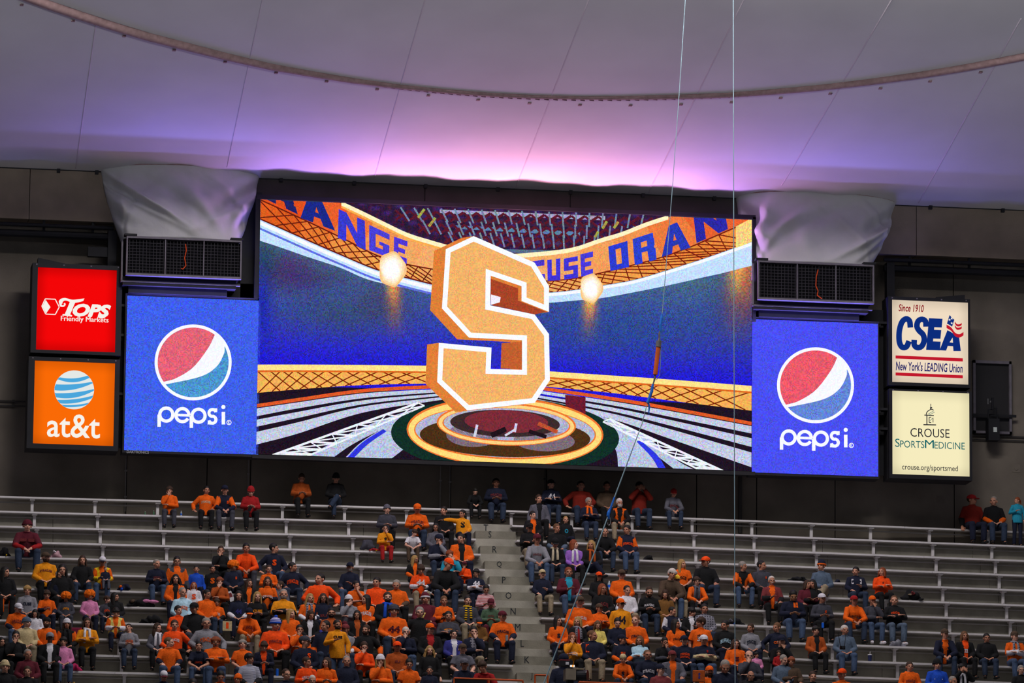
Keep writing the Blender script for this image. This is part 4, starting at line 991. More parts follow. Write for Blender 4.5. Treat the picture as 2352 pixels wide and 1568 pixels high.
def make_body(pk):
    pose = POSES[pk]; J = joints(pose); up = J['up']; mb = MB()
    rings(mb, [(0, .0, .0, .15, .11), (0, .0, .06, .165, .125), (0, .01, .16, .155, .115), (0, .015, .27, .145, .105), (0, .01, .40, .152, .11), (0, .01, .48, .148, .105), (0, .015, .545, .115, .08), (0, .015, .61, .066, .062)], 20, up)
    for k, s in (('l', -1), ('r', 1)):
        sh, el, wr = J['sh'+k], J['el'+k], J['wr'+k]
        mb.tube([up @ V_((s*.055, .015, .572)), sh, sh.lerp(el, .5), el, el.lerp(wr, .35), wr], [.042, .056, .047, .040, .042, .027], 12)
        el_d = (wr-el).normalized(); hd = J['hd'+k]; n = V_((0, 0, 1)) if abs(hd.z) < .7 else V_((0, -1, 0))
        mb.tube([wr-el_d*.02, wr, wr+hd*.03], [.027, .026, .028], 10); fingers(mb, wr, hd, -s if abs(hd.z) < .7 else s, n)
        hp, kn, an, toe = J['hip'+k], J['kn'+k], J['an'+k], J['toe'+k]
        mb.tube([hp, hp.lerp(kn, .5), kn, kn.lerp(an, .3), an], [.088, .075, .056, .056, .038], 12)
        mb.tube([an+V_((0, .045, -.035)), an.lerp(toe, .5), toe], [.036, .036, .026], 10)
    head_shape(mb, up @ Matrix.Translation(NECK) @ Matrix.Scale(HS_, 4))
    return remesh(mb, .0072, 5200, 1)
def make_top(pk, short=False, hood=False, bulk=1.):
    pose = POSES[pk]; J = joints(pose); up = J['up']; mb = MB(); b = .014*bulk
    rings(mb, [(0, .0, .045 if not pose['stand'] else -.06, .180+b, .140+b), (0, .0, .09, .184+b, .146+b), (0, .005, .16, .176+b, .142+b), (0, .01, .27, .168+b, .130+b), (0, .01, .40, .172+b, .128+b), (0, .01, .48, .166+b, .118+b), (0, .015, .540, .138+b, .094+b), (0, .015, .585, .094+b*.6, .076+b*.3), (0, .010, .622, .068, .066)], 28, up)
    for k, s in (('l', -1), ('r', 1)):
        sh, el, wr = J['sh'+k], J['el'+k], J['wr'+k]
        if short: mb.tube([up @ V_((s*.060, .015, .572)), sh, sh.lerp(el, .4), sh.lerp(el, .72)], [.046+b*.4, .066+b, .064+b, .066+b], 14)
        else:
            e2 = el+(wr-el)*.0; mb.tube([up @ V_((s*.060, .015, .572)), sh, sh.lerp(el, .5), e2, el.lerp(wr, .5), el.lerp(wr, .95)], [.046+b*.4, .066+b, .058+b, .055+b, .048+b, .040+b*.4], 14)
    if hood:
        for t in range(9):
            a = math.pi*(t/8); c = up @ V_((.085*math.cos(a), .045+.075*math.sin(a), .605-.01*math.sin(a))); ellipsoid(mb, c, (.040, .040, .036), None, 10, 7)
        ellipsoid(mb, up @ V_((0, .11, .56)), (.10, .05, .07), None, 12, 8)
    else:
        for t in range(16):
            a = 2*math.pi*t/16; ellipsoid(mb, up @ V_((.071*math.cos(a), .012+.066*math.sin(a), .622-.012*math.cos(a+math.pi/2)*-1)), (.018, .018, .014), None, 7, 5)
    return remesh(mb, .0105, 2300, 3)
def make_trousers(pk):
    pose = POSES[pk]; J = joints(pose); mb = MB(); z = ZST if pose['stand'] else 0
    rings(mb, [(0, .0, z-.02, .165, .13), (0, 0, z+.05, .182, .142), (0, 0, z+.12, .172, .132)], 24)
    for k in 'lr':
        hp, kn, an = J['hip'+k], J['kn'+k], J['an'+k]
        mb.tube([hp+V_((0, .05 if not pose['stand'] else 0, 0)), hp.lerp(kn, .45), kn, kn.lerp(an, .35), kn.lerp(an, .97)], [.102, .094, .074, .072, .066], 14)
        ellipsoid(mb, kn, (.074, .074, .074), None, 12, 8)
    return remesh(mb, .0115, 1500, 2)
def make_shoe(pk, k):
    J = joints(POSES[pk]); an, toe = J['an'+k], J['toe'+k]; mb = MB(); d = (toe-an); d.z = 0; d.normalize()
    h = an+V_((0, 0, -.045))-d*.05
    mb.tube([h-d*.03, h+d*.05, h+d*.14, h+d*.20, h+d*.235], [.030, .044, .042, .038, .022], 12); mb.tube([an+V_((0, 0, .05)), an-V_((0, 0, .03))], [.046, .044], 12)
    if 'stand' == pk or not (POSES[pk]['cross'] and k == 'r'):
        for i, v in enumerate(mb.v): mb.v[i] = (v[0], v[1], max(v[2], -SEAT+.006))
    return remesh(mb, .010, 360, 1)
CACHE = {}
def base(kind, pk, mir, **kw):
    key = (kind, pk, mir, tuple(sorted(kw.items())))
    if key in CACHE: return CACHE[key]
    if mir:
        v, f = base(kind, pk, False, **kw); v = v*np.array([-1, 1, 1]); f = [tuple(reversed(q)) for q in f]
    else:
        v, f = {'body': make_body, 'top': make_top, 'trousers': make_trousers}[kind](pk, **kw) if kind != 'shoe' else make_shoe(pk, kw['k'])
    CACHE[key] = (v, f); return CACHE[key]
def seg_d(v, a, b):
    a, b = np.array(a), np.array(b); d = b-a; t = np.clip(((v-a)@d)/(d@d), 0, 1); return np.linalg.norm(v-a-t[:, None]*d, axis=1), t
def mesh_from(name, v, f, smooth=True):
    me = bpy.data.meshes.new(name); me.from_pydata(v.tolist(), [], f)
    if smooth: me.polygons.foreach_set('use_smooth', [True]*len(f))
    me.update(); return me
TOPM = {}
def top_mesh(pk, mir, short, hood, bulk):
    """slots: 0 chest, 1 upper sleeve, 2 lower sleeve, 3 front panel, 4 yoke (shoulders)"""
    key = (pk, mir, short, hood, bulk)
    if key in TOPM: return TOPM[key]
    v, f = base('top', pk, mir, short=short, hood=hood, bulk=bulk); J = joints(POSES[pk]); me = mesh_from('sweater', v, f)
    c = np.array([np.mean([v[i] for i in q], 0) for q in f]); cc = c*np.array([-1, 1, 1]) if mir else c
    inv = np.array(J['up'].inverted()); loc = np.c_[cc, np.ones(len(cc))]@inv.T
    ax = np.abs(loc[:, 0]); dtor = np.sqrt((loc[:, 0]/1.38)**2+(loc[:, 1]-.01)**2)/.118
    slot = np.zeros(len(f), int)
    fr = (ax < .045+.035*np.clip((loc[:, 2]-.3)/.3, 0, 1)) & (loc[:, 1] < -.02); slot[fr] = 3
    slot[(loc[:, 2] > .50) & (slot != 3)] = 4
    for k in 'lr':
        d1, t1 = seg_d(cc, J['sh'+k], J['el'+k]); d2, t2 = seg_d(cc, J['el'+k], J['wr'+k])
        m1 = ((d1/.078 < dtor*.98) & (t1 > .06)) | (((d1 < .088) & (ax > .185))); m2 = (d2/.062 < dtor*1.0) & (d2 < d1+.01) & (t2 > .02)
        slot[m1] = 1; slot[m2] = 2
    me.polygons.foreach_set('material_index', slot.tolist())
    for i in range(5): me.materials.append(None)
    TOPM[key] = me; return me
LOWM = {}
def low_mesh(kind, pk, mir, **kw):
    key = (kind, pk, mir, tuple(kw.items()))
    if key not in LOWM:
        v, f = base(kind, pk, mir, **kw); me = mesh_from(kind, v, f); me.materials.append(None); LOWM[key] = me
    return LOWM[key]
BODYM = {}
def body_mesh(pk, mir, yaw, pitch, roll):
    key = (pk, mir, yaw, pitch, roll)
    if key in BODYM: return BODYM[key]
    v, f = base('body', pk, mir); J = joints(POSES[pk]); up = J['up']; R3 = up.to_3x3(); pv = np.array(up @ NECK)
    axz = np.array(R3 @ V_((0, 0, 1))); h = (v-pv)@axz; rad = np.linalg.norm((v-pv)-h[:, None]*axz, axis=1)
    w = np.clip((h+.01)/.07, 0, 1)*(rad < .14)
    # arms raised in front of the face must not turn with the head
    for k in 'lr':
        e, q = np.array(J['el'+k]), np.array(J['wr'+k]+J['hd'+k]*.20)
        if mir: e, q = e*np.array([-1, 1, 1]), q*np.array([-1, 1, 1])
        d, _ = seg_d(v, e, q); fr = ((v-pv)@np.array(R3 @ V_((0, -1, 0)))); w = w*np.where((d < .062) & (fr > .10), 0, 1)
    H = Matrix.Rotation(math.radians(yaw), 3, 'Z') @ Matrix.Rotation(math.radians(roll), 3, 'Y') @ Matrix.Rotation(math.radians(pitch), 3, 'X')
    # counter part of the lean so that faces look ahead, not at the floor
    H = Matrix.Rotation(math.radians(-POSES[pk]['lean']*.85), 3, 'X') @ H if True else H
    M = np.array(R3 @ H @ R3.inverted()); 
    v2 = pv+(v-pv)@M.T; out = v*(1-w[:, None])+v2*w[:, None]
    me = mesh_from('person', out, f); me.materials.append(None)
    head = Matrix.Translation(pv.tolist()) @ (R3 @ H).to_4x4() @ Matrix.Scale(HS_, 4)
    BODYM[key] = (me, head); return BODYM[key]

# ---- hair, hats and faces in head space (origin at the neck pivot, face towards -Y)
def shell(fn, nu=22, nv=14, voxel=.009, tris=900): 
    mb = MB(); fn(mb); return remesh(mb, voxel, tris, 2)
HC = V_((0, .014, .182))
def cut(vf, keep):
    """drop the faces that lie wholly outside keep()"""
    v, f = vf; k = keep(v); f = [q for q in f if any(k[i] for i in q)]; u = sorted({i for q in f for i in q}); m = {a: b for b, a in enumerate(u)}
    return v[u], [tuple(m[i] for i in q) for q in f]
def hair_short(mb, r=1.0):
    ellipsoid(mb, HC+V_((0, .008, .006)), (.084*r, .102*r, .097*r), None, 26, 18)
def trim_front(v, z0=.20, zb=.085):
    """keep hair above the hairline in front and down to the nape behind"""
    lim = np.where(v[:, 1] < -.03, z0, np.where(v[:, 1] < .02, .150, zb)); return v[:, 2] > lim
def long_hair(mb, L=.22, w=1., curl=0.):
    rs = random.Random(int(L*100))
    ellipsoid(mb, HC+V_((0, .010, .006)), (.087, .104, .099), None, 24, 16)
    for i in range(15):
        a = math.pi*(-.13+1.26*i/14); x, y = .083*math.cos(a), .014+.095*math.sin(a)
        z = .19; pts = []; rad = []
        for k in range(6):
            t = k/5; j = curl*rs.uniform(-1, 1)
            pts.append(V_((x*(1+w*.35*t)+j, y*(1-.15*t)+j*.5+.01*t-(.02*t if abs(x) > .06 else 0), z-(z+L-.06)*t*(.85+.15*rs.random())))); rad.append(.024-.008*t+abs(j)*.3)
        mb.tube(pts, rad, 7)
def hairset():
    D = {}
    v, f = shell(lambda m: hair_short(m), tris=1100); D['short'] = cut((v, f), trim_front)
    D['crop'] = cut(((v-np.array(HC))*.965+np.array(HC), f), lambda q: trim_front(q, .215, .11))
    D['fringe'] = cut((v*np.array([1.02, 1.0, 1]), f), lambda q: (q[:, 2] > .085) & (q[:, 2] < .185) & (q[:, 1] > -.012))
    D['mop'] = cut(shell(lambda m: (ellipsoid(m, HC+V_((0, .004, .008)), (.092, .110, .104), None, 24, 16), [ellipsoid(m, HC+V_((.075*math.cos(a), -.05+.05*math.sin(a)*0-.03*abs(math.sin(a)), .02)), (.03, .03, .04), None, 8, 6) for a in np.linspace(.3, 2.8, 7)]), tris=1300), lambda q: trim_front(q, .178, .06))
    def keepface(q): return ~((q[:, 1] < -.035) & (q[:, 2] < .198) & (np.abs(q[:, 0]) < .066))
    D['long'] = cut(shell(lambda m: long_hair(m, .20), tris=1700), keepface)
    D['bob'] = cut(shell(lambda m: long_hair(m, .07, .8), tris=1300), keepface)
    D['curly'] = cut(shell(lambda m: (long_hair(m, .14, 1.9, .022)), tris=1900), keepface)
    D['tail'] = cut(shell(lambda m: (hair_short(m), m.tube([V_((0, .11, .20)), V_((0, .15, .17)), V_((0, .155, .06)), V_((0, .13, -.03))], [.022, .034, .028, .010], 9)), tris=1200), trim_front)
    def wig(m):
        rs = random.Random(4); ellipsoid(m, HC+V_((0, .005, .025)), (.135, .135, .110), None, 20, 14)
        for i in range(150):
            a, z = rs.uniform(0, 6.28), rs.uniform(-.75, 1); r = math.sqrt(1-z*z); ellipsoid(m, HC+V_((.142*r*math.cos(a), .005+.142*r*math.sin(a), .025+.115*z)), (.026, .026, .026), None, 6, 5)
    D['wig'] = cut(shell(wig, voxel=.011, tris=2200), lambda q: ~((q[:, 1] < -.05) & (q[:, 2] < .165) & (np.abs(q[:, 0]) < .075)))
    v, f = shell(lambda m: (ellipsoid(m, HC+V_((0, .0, .018)), (.089, .110, .088), None, 26, 18)), tris=900); D['capcrown'] = cut((v, f), lambda q: q[:, 2] > .186)
    # brim: a curved thin plate
    mb = MB(); n = 14
    for t, zz in ((0, 0), (1, 0)):
        pass
    top, bot = [], []
    for i in range(n+1):
        a = math.pi*(1+i/n); 
        for q in (0, 1):
            y = (-.075 if q == 0 else -.075+.085*math.sin(a)); x = .078*math.cos(a)*(1 if q else 1.02); z = .194-.012*q*abs(math.sin(a))-.018*(x/.078)**2
            top.append((x, y-.01, z+.003)); bot.append((x, y-.01, z-.003))
    mb.v = top+bot; k = len(top)
    for i in range(n):
        a, b, c, d = 2*i, 2*i+1, 2*i+3, 2*i+2; mb.f += [(a, b, c, d), (a+k, d+k, c+k, b+k), (b, b+k, c+k, c), (a, d, d+k, a+k)]
    D['brim'] = (np.array(mb.v), mb.f)
    D['backbrim'] = (D['brim'][0]*np.array([-1, -1, 1])+np.array([0, .02, -.012]), D['brim'][1])
    v, f = shell(lambda m: (ellipsoid(m, HC+V_((0, .004, .020)), (.092, .110, .104), None, 24, 16), m.tube([V_((.0, .0, .150)), V_((0, .0, .185))], .001, 6)), tris=900); D['beanie'] = cut((v, f), lambda q: q[:, 2] > .168+.0*q[:, 0])
    D['cuff'] = shell(lambda m: [ellipsoid(m, V_((.090*math.cos(a), .016+.108*math.sin(a), .182-.01*math.sin(a))), (.016, .016, .024), None, 8, 6) for a in np.linspace(0, 6.28, 33)[:-1]], voxel=.008, tris=600)
    D['pom'] = shell(lambda m: ellipsoid(m, V_((0, .01, .315)), (.035, .035, .032), None, 12, 8), tris=160)
    def sc(m):
        for i in range(20):
            a = 2*math.pi*i/20; ellipsoid(m, V_((.085*math.cos(a), .02+.085*math.sin(a), .012+.012*math.sin(2*a))), (.034, .034, .034), None, 8, 6)
        m.tube([V_((-.05, -.075, .0)), V_((-.06, -.135, -.08)), V_((-.065, -.150, -.20)), V_((-.07, -.150, -.33))], [.030, .034, .036, .036], 8); m.tube([V_((.05, -.075, .0)), V_((.055, -.135, -.08)), V_((.06, -.150, -.20)), V_((.065, -.15, -.30))], [.030, .034, .036, .036], 8)
    D['scarf'] = shell(sc, voxel=.011, tris=1000)
    D['glasses'] = (lambda m: (m.tube([V_((.036+.024*math.cos(a), -.105, .146+.016*math.sin(a))) for a in np.linspace(0, 6.28, 13)], .0026, 5, False), m.tube([V_((-.036+.024*math.cos(a), -.105, .146+.016*math.sin(a))) for a in np.linspace(0, 6.28, 13)], .0026, 5, False), m.tube([V_((-.012, -.105, .150)), V_((.012, -.105, .150))], .0026, 5), m.tube([V_((.06, -.103, .148)), V_((.08, .0, .146))], .0024, 5), m.tube([V_((-.06, -.103, .148)), V_((-.08, .0, .146))], .0024, 5), (np.array(m.v), m.f))[-1])(MB())
    D['shades'] = (lambda m: (m.tube([V_((-.064, -.100, .148)), V_((-.036, -.108, .147)), V_((0, -.106, .151)), V_((.036, -.108, .147)), V_((.064, -.100, .148))], [.012, .017, .007, .017, .012], 8), m.tube([V_((.06, -.103, .148)), V_((.08, .0, .146))], .004, 5), m.tube([V_((-.06, -.103, .148)), V_((-.08, .0, .146))], .004, 5), (np.array(m.v), m.f))[-1])(MB())
    def eyes(m):
        for s in (-1, 1): ellipsoid(m, V_((s*.031, -.0830, .147)), (.0105, .0075, .0052), None, 10, 6)
    D['eyes'] = (lambda m: (eyes(m), (np.array(m.v), m.f))[-1])(MB())
    D['brows'] = (lambda m: ([m.tube([V_((s*.016, -.094, .164)), V_((s*.034, -.091, .170)), V_((s*.052, -.078, .164))], [.0026, .0036, .0024], 6) for s in (-1, 1)], (np.array(m.v), m.f))[-1])(MB())
    D['lips'] = (lambda m: (m.tube([V_((-.026, -.082, .088)), V_((-.012, -.0945, .091)), V_((0, -.0965, .0895)), V_((.012, -.0945, .091)), V_((.026, -.082, .088))], [.002, .0055, .0062, .0055, .002], 7), (np.array(m.v), m.f))[-1])(MB())
    D['openmouth'] = (lambda m: (ellipsoid(m, V_((0, -.090, .085)), (.022, .012, .017), None, 12, 8), (np.array(m.v), m.f))[-1])(MB())
    D['beard'] = cut(shell(lambda m: (ellipsoid(m, V_((0, -.030, .098)), (.066, .070, .072), None, 18, 12), ellipsoid(m, V_((0, -.078, .103)), (.032, .016, .009), None, 10, 6)), tris=700), lambda q: ((q[:, 2] < .085) | ((q[:, 2] < .108) & (np.abs(q[:, 0]) < .034) & (q[:, 2] > .098)) | ((np.abs(q[:, 0]) > .05) & (q[:, 2] < .13))) & (q[:, 1] < .03) & (q[:, 2] > .028))
    D['tache'] = (lambda m: (m.tube([V_((-.030, -.080, .098)), V_((0, -.100, .104)), V_((.030, -.080, .098))], [.005, .008, .005], 6), (np.array(m.v), m.f))[-1])(MB())
    return D
HD = hairset(); HDM = {}
def hd_mesh(k, nm):
    if k not in HDM:
        me = mesh_from(nm, HD[k][0], HD[k][1]); me.materials.append(None); HDM[k] = me
    return HDM[k]
def osl(o, i, m):
    s = o.material_slots[i]; s.link = 'OBJECT'; s.material = m

# ---- colours
CC = dict(O='dd5a0a', Q='e8480a', A='d8860e', R='96181c', N='161a2e', K='131316', D='3a3a44', G='7c7b84', H='565560', W='ccc8d2', B='1746b4', C='1f86a4', M='551826', T='6e4a22', Y='e0b81a', P='c87aa6', V='8a5ab4', L='a8c8dc', E='49604c', J='3c4c68', j='283348', k='8b7d68', i='b8aa92', S='b9a680', F='f2c23a', U='30307a', X='6f2c30', Z='4a3a2e', z='4e5c70', q='a04818', y='d8c46a', r='701a10')  # r is a red darkened to carry the back row's shade
def cloth(c):
    col = lin(tuple(int(CC[c][i:i+2], 16)/255 for i in (0, 2, 4)))
    return mat('cloth_'+c if c.isupper() else 'cloth_low_'+c, col, .92, 0, .16, 22., .35, 38.)
CLOTH = {c: cloth(c) for c in CC}
def pattern(name, a, b, sx, sz, plaid=False):
    m = mat(name, lin(a), .92); nt = m.node_tree; bs = nt.nodes['Principled BSDF']; tc = nt.nodes.new('ShaderNodeTexCoord')
    def wave(d, s):
        w = nt.nodes.new('ShaderNodeTexWave'); w.wave_type = 'BANDS'; w.bands_direction = d; w.inputs['Scale'].default_value = s; nt.links.new(tc.outputs['Object'], w.inputs['Vector'])
        t = nt.nodes.new('ShaderNodeMath'); t.operation = 'GREATER_THAN'; t.inputs[1].default_value = .55; nt.links.new(w.outputs['Fac'], t.inputs[0]); return t.outputs[0]
    f = wave('Z', sz)
    if plaid:
        q = nt.nodes.new('ShaderNodeMath'); q.operation = 'MAXIMUM'; nt.links.new(f, q.inputs[0]); nt.links.new(wave('X', sx), q.inputs[1]); f = q.outputs[0]
    mx = nt.nodes.new('ShaderNodeMix'); mx.data_type = 'RGBA'; nt.links.new(f, mx.inputs['Factor']); mx.inputs['A'].default_value = (*lin(a), 1); mx.inputs['B'].default_value = (*lin(b), 1)
    nt.links.new(mx.outputs['Result'], bs.inputs['Base Color']); return m
CLOTH['1'] = pattern('cloth_red_stripe', (.62, .12, .13), (.85, .80, .82), 0, 9.)
CLOTH['2'] = pattern('cloth_plaid_grey', (.24, .24, .28), (.50, .49, .54), 5., 5., True)
CLOTH['3'] = pattern('cloth_navy_stripe', (.15, .17, .30), (.82, .82, .88), 0, 16.)
CLOTH['4'] = pattern('cloth_bee_stripe', (.10, .09, .08), (.92, .72, .10), 0, 5.5)
CLOTH['5'] = pattern('cloth_knit_band', (.14, .22, .62), (.85, .80, .85), 0, 11.)
SKINS = [mat('skin_'+str(i), lin(c), .6, 0, .06, 30.) for i, c in enumerate(((.74, .53, .44), (.66, .45, .36), (.80, .60, .52), (.40, .26, .19), (.60, .42, .30)))]
HAIRC = dict(b=mat('hair_brown', lin((.22, .15, .11)), .7, 0, .3, 40.), k=mat('hair_black', lin((.10, .085, .08)), .6, 0, .3, 40.), g=mat('hair_grey', lin((.52, .49, .47)), .8, 0, .2, 40.), w=mat('hair_white', lin((.74, .70, .68)), .8, 0, .12, 40.), y=mat('hair_blond', lin((.60, .47, .28)), .7, 0, .25, 40.), r=mat('hair_red', lin((.48, .23, .12)), .7, 0, .25, 40.), d=mat('hair_light_brown', lin((.38, .26, .17)), .7, 0, .25, 40.), o=mat('wig_orange', lin((.88, .40, .03)), .9, 0, .25, 60., .6, 60.))
EYE = mat('eye_dark', lin((.20, .15, .13)), .4, 0, .1, 20.); LIPS = mat('lip', lin((.55, .30, .27)), .6, 0, .1, 20.); SHOE = {c: CLOTH[c] for c in CLOTH}
# ---- lettering sewn on chests
def print_mesh(pk, mir, short, hood, bulk, text, w, h, cx, cz, bold, arch, org_scale=1.):
    v, f = base('top', pk, mir, short=short, hood=hood, bulk=bulk)
    key = ('bvh', pk, mir, short, hood, bulk)
    if key not in CACHE: CACHE[key] = BVHTree.FromPolygons([tuple(q) for q in v], f)
    bv = CACHE[key]; up = joints(POSES[pk])['up']; out = []
    tv, tf = text_mesh(text, bold, 0, 1., 2); m = tv.max(0)
    d = up.to_3x3() @ V_((0, 1, 0))
    for q in tv:
        x = (q[0]/m[0]-.5)*w; z = q[1]/m[1]*h
        z += -arch*(2*x/w)**2*h
        p = up @ V_((cx+x, -.5, cz+z)); hit = bv.ray_cast(p, d)
        hp = hit[0] if hit[0] is not None else up @ V_((cx+x, -.14, cz+z))
        out.append(hp-d*.008)
    # keep the print clear of the cloth between its corners
    return out, tf
PRN = {}
LBL_SEEN = set()
def place(px, top, kind, row=None, hz=.88, hy_=0.):
    """row seat for a spectator whose head top shows at (px, top)"""
    nominal = {'M': 1.0, 'W': .93, 'K': .74, 'B': .6}[kind]
    s = 'L' if px < 1145+max(0, top+60-1222)*.30 else 'R'
    best = None
    for r in range(0, NR+3):
        if row is not None and r != row: continue
        t = row_t(s, r, px, .11); p = row_pt(s, r, t, .11); by = proj(p)[1]
        hy = proj(p+V_((0, hy_, hz)))[1]; sc = (by-top)/(by-hy)
        e = abs(sc-nominal)
        if best is None or e < best[0]: best = (e, s, r, p, sc)
    return best[1:]
ROWS_USED = {}
def person(px, top, kind, pose, topc, legs, head, label, prn=None, row=None, yaw=0, pitch=0, roll=0, w=1., short=False, hood=False, bulk=1., turn=0, skin=None, extra='', shoes='K', dy=0., grp='spectators on the bleachers', at=None):
    mir = pose.endswith('-'); pk = pose.rstrip('-')
    J = joints(POSES[pk]); hv = J['up'] @ V_((0, 0, .892)); ht = hv.z
    s, r, p, sc = place(px, top, kind, row, *((hv.z, hv.y) if not POSES[pk]['stand'] else ()))
    if POSES[pk]['stand']:
        hy = proj(p+V_((0, -.35, ht)))[1]; by = proj(p+V_((0, -.35, -SEAT)))[1]; sc = (by-top)/(by-hy)
    else:
        lean_y = (J['up'] @ V_((0, 0, .892))).y; lo, hi = .3, 1.6
        for _ in range(30):
            m = (lo+hi)/2
            if proj(p+V_((0, lean_y*m, ht*m)))[1] > top: lo = m
            else: hi = m
        sc = (lo+hi)/2
    sc = min(max(sc, .5), 1.16)
    if at: sc = at[3]; p = p+V_(at[:3])
    rng = random.Random(int(px*7+top*13))
    sk = SKINS[skin if skin is not None else rng.choice((0, 0, 1, 1, 2))]
    me, hm = body_mesh(pk, mir, yaw, pitch, roll)
    o = link('person', me); o.location = p+V_((0, -.38 if POSES[pk]['stand'] else 0, 0)); osl(o, 0, sk)
    o.rotation_euler = (0, 0, SECT[s][0]*.6+math.radians(turn+rng.uniform(-4, 4)))
    o.scale = (sc*w, sc*(1+(w-1)*.6), sc); 
    if POSES[pk]['stand']: o.location.z += SEAT*(sc-1)
    # a smaller body sits on the same bench: feet may hang
    tag(o, label, 'person', grp); ROWS_USED[label] = (s, r, round(sc, 2))
    # top: colour string chest/upper sleeve/lower sleeve/front/yoke
    c = topc.split('/'); c = c+[c[0]]*(5-len(c)) if len(c) < 5 else c
    if len(topc.split('/')) == 2: c = [c[0], c[0], c[1], c[0], c[0]]
    nm = 'shirt' if short else ('hoodie' if hood else ('jacket' if bulk > 1.5 else 'sweater'))
    t = link(nm, top_mesh(pk, mir, short, hood, bulk), o)
    for i in range(5): osl(t, i, CLOTH[c[i]])
    l = link('trousers', low_mesh('trousers', pk, mir), o); osl(l, 0, CLOTH[legs])
    for k in 'lr':
        q = link('shoe', low_mesh('shoe', pk, mir, k=k), o); osl(q, 0, CLOTH[shoes])
    def onhead(k, nm, m, sx=1.):
        q = link(nm, hd_mesh(k, nm), o); q.matrix_local = hm; osl(q, 0, m); return q
    hair, _, hat = head.partition('+')
    st, hc = hair[:-1], hair[-1]
    HS = dict(s='short', c='crop', f='fringe', m='mop', l='long', b='bob', u='curly', t='tail', g='wig')
    if st in HS: 
        if not (hat and st in 'scm' and hat[0] in 'cbB'): onhead(HS[st], 'hair', HAIRC[hc])
        elif st in 'scm': onhead('fringe', 'hair', HAIRC[hc])
    if hat:
        hk, hcol = hat[0], hat[1]
        if hk in 'cr':
            q = onhead('capcrown', 'cap', CLOTH[hcol]); b_ = link('brim', hd_mesh('brim' if hk == 'c' else 'backbrim', 'brim'), q); osl(b_, 0, CLOTH[hat[2] if len(hat) > 2 else hcol])
        if hk in 'bp':
            q = onhead('beanie', 'knit_hat', CLOTH[hcol]); b_ = link('cuff', hd_mesh('cuff', 'cuff'), q); osl(b_, 0, CLOTH[hat[2] if len(hat) > 2 else hcol])
            if hk == 'p': b_ = link('pompom', hd_mesh('pom', 'pompom'), q); osl(b_, 0, CLOTH[hat[3] if len(hat) > 3 else hcol])
    onhead('eyes', 'eyes', EYE); onhead('brows', 'eyebrows', HAIRC[hc] if hc in 'bkgyrdw' else HAIRC['b'])
    onhead('openmouth' if 'o' in extra else 'lips', 'mouth', EYE if 'o' in extra else LIPS)
    if 'g' in extra: onhead('glasses', 'glasses', EYE)
    if 'x' in extra: onhead('shades', 'sunglasses', CLOTH['K'])
    if 'b' in extra: onhead('beard', 'beard', HAIRC[hc])
    if 't' in extra: onhead('tache', 'moustache', HAIRC[hc])
    for k in CLOTH:
        if 's'+k in extra.split(','):
            q = link('scarf', hd_mesh('scarf', 'scarf'), o); q.matrix_local = Matrix.Translation((J['up'] @ NECK)) @ J['up'].to_3x3().to_4x4(); osl(q, 0, CLOTH[k])
    # chest print: 'TEXT:colour:width:height:z[:x]'
    for one in (prn.split(';') if prn else []):
        a = one.split(':'); tx, pc = a[0], a[1]; pw = float(a[2]); ph = float(a[3]); cz = float(a[4]); cx_ = float(a[5]) if len(a) > 5 else 0.
        ar = .45 if len(tx) >= 6 else 0
        key = (pk, mir, short, hood, bulk, one)
        if key not in PRN:
            vv, ff = print_mesh(pk, mir, short, hood, bulk, tx, pw, ph, cx_, cz, .035 if len(tx) > 4 else .05, ar)
            PRN[key] = mesh_from('chest_print', np.array([tuple(x) for x in vv]), ff, False); PRN[key].materials.append(None)
        q = link('chest_print', PRN[key], t); osl(q, 0, CLOTH[pc])
    o['sc'] = sc; del o['sc']
    return o
# ---------------------------------------------------------------- the crowd: where each head shows, how each sits, what each wears
p = person
# -- back row against the wall, left block and centre
p(388,1116,'M','chin','O','D','mb','person in orange hoodie with shaggy hair, hand over mouth, beside two green bottles',row=1,hood=True)
p(472,1115,'M','arm','O','K','sk','dark-haired person in orange lettered sweatshirt leaning sideways in the second row from the wall','SYRACUSE:i:.26:.07:.40',row=1,roll=6,yaw=10)
p = p
p(513,1115,'M','clasp','N/O/N/N/N','D','sk+cN','person in navy jacket with orange sleeves beside the maroon hooded person','S:Q:.06:.08:.42:.08',row=1)
p(574,1117,'M','phone','R','K','sk+bR','person in dark red hoodie with hood up looking at a phone',row=1,hood=True,pitch=28)
p(690,1087,'M','phone','q','K','sb','person in dim orange sweater and black track trousers against the wall under the screen',row=0,pitch=22,bulk=1.6)  # orange dulled to rust, standing in for shade under the screen
p(770,1087,'M','legx','K','j','mk+bK','hooded person all in black, legs crossed, against the wall under the screen',row=0,hood=True,pitch=20)
p(1087,1122,'M','lean','K','K','sk','person in black bent over a phone at the head of the aisle',row=0,pitch=30)
p(1138,1098,'M','phone','N','j','sk','large person in dim navy lettered sweatshirt at the head of the aisle','SYRACUSE:X:.28:.08:.40',row=0,w=1.15,hood=True)
p(1265,1101,'M','cross','N','j','sk+cK','person in navy number 44 jersey and black cap against the wall','44:W:.2:.17:.33',row=0,yaw=20)
p(1333,1104,'M','arm','r','j','sk','large person in red hoodie against the wall, elbows out','',row=0,w=1.18,hood=True)
p(1393,1105,'M','lap','Z','K','sk','barely lit person in brown coat against the wall behind the slanting cable',row=0,bulk=1.6)
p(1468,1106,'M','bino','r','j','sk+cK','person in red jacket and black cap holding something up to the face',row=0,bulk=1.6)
p(1543,1123,'M','clasp','H','j','sb+cR','person in grey sweatshirt and red cap bent over a phone against the wall','SYRACUSE:X:.24:.07:.38',row=0,pitch=18)
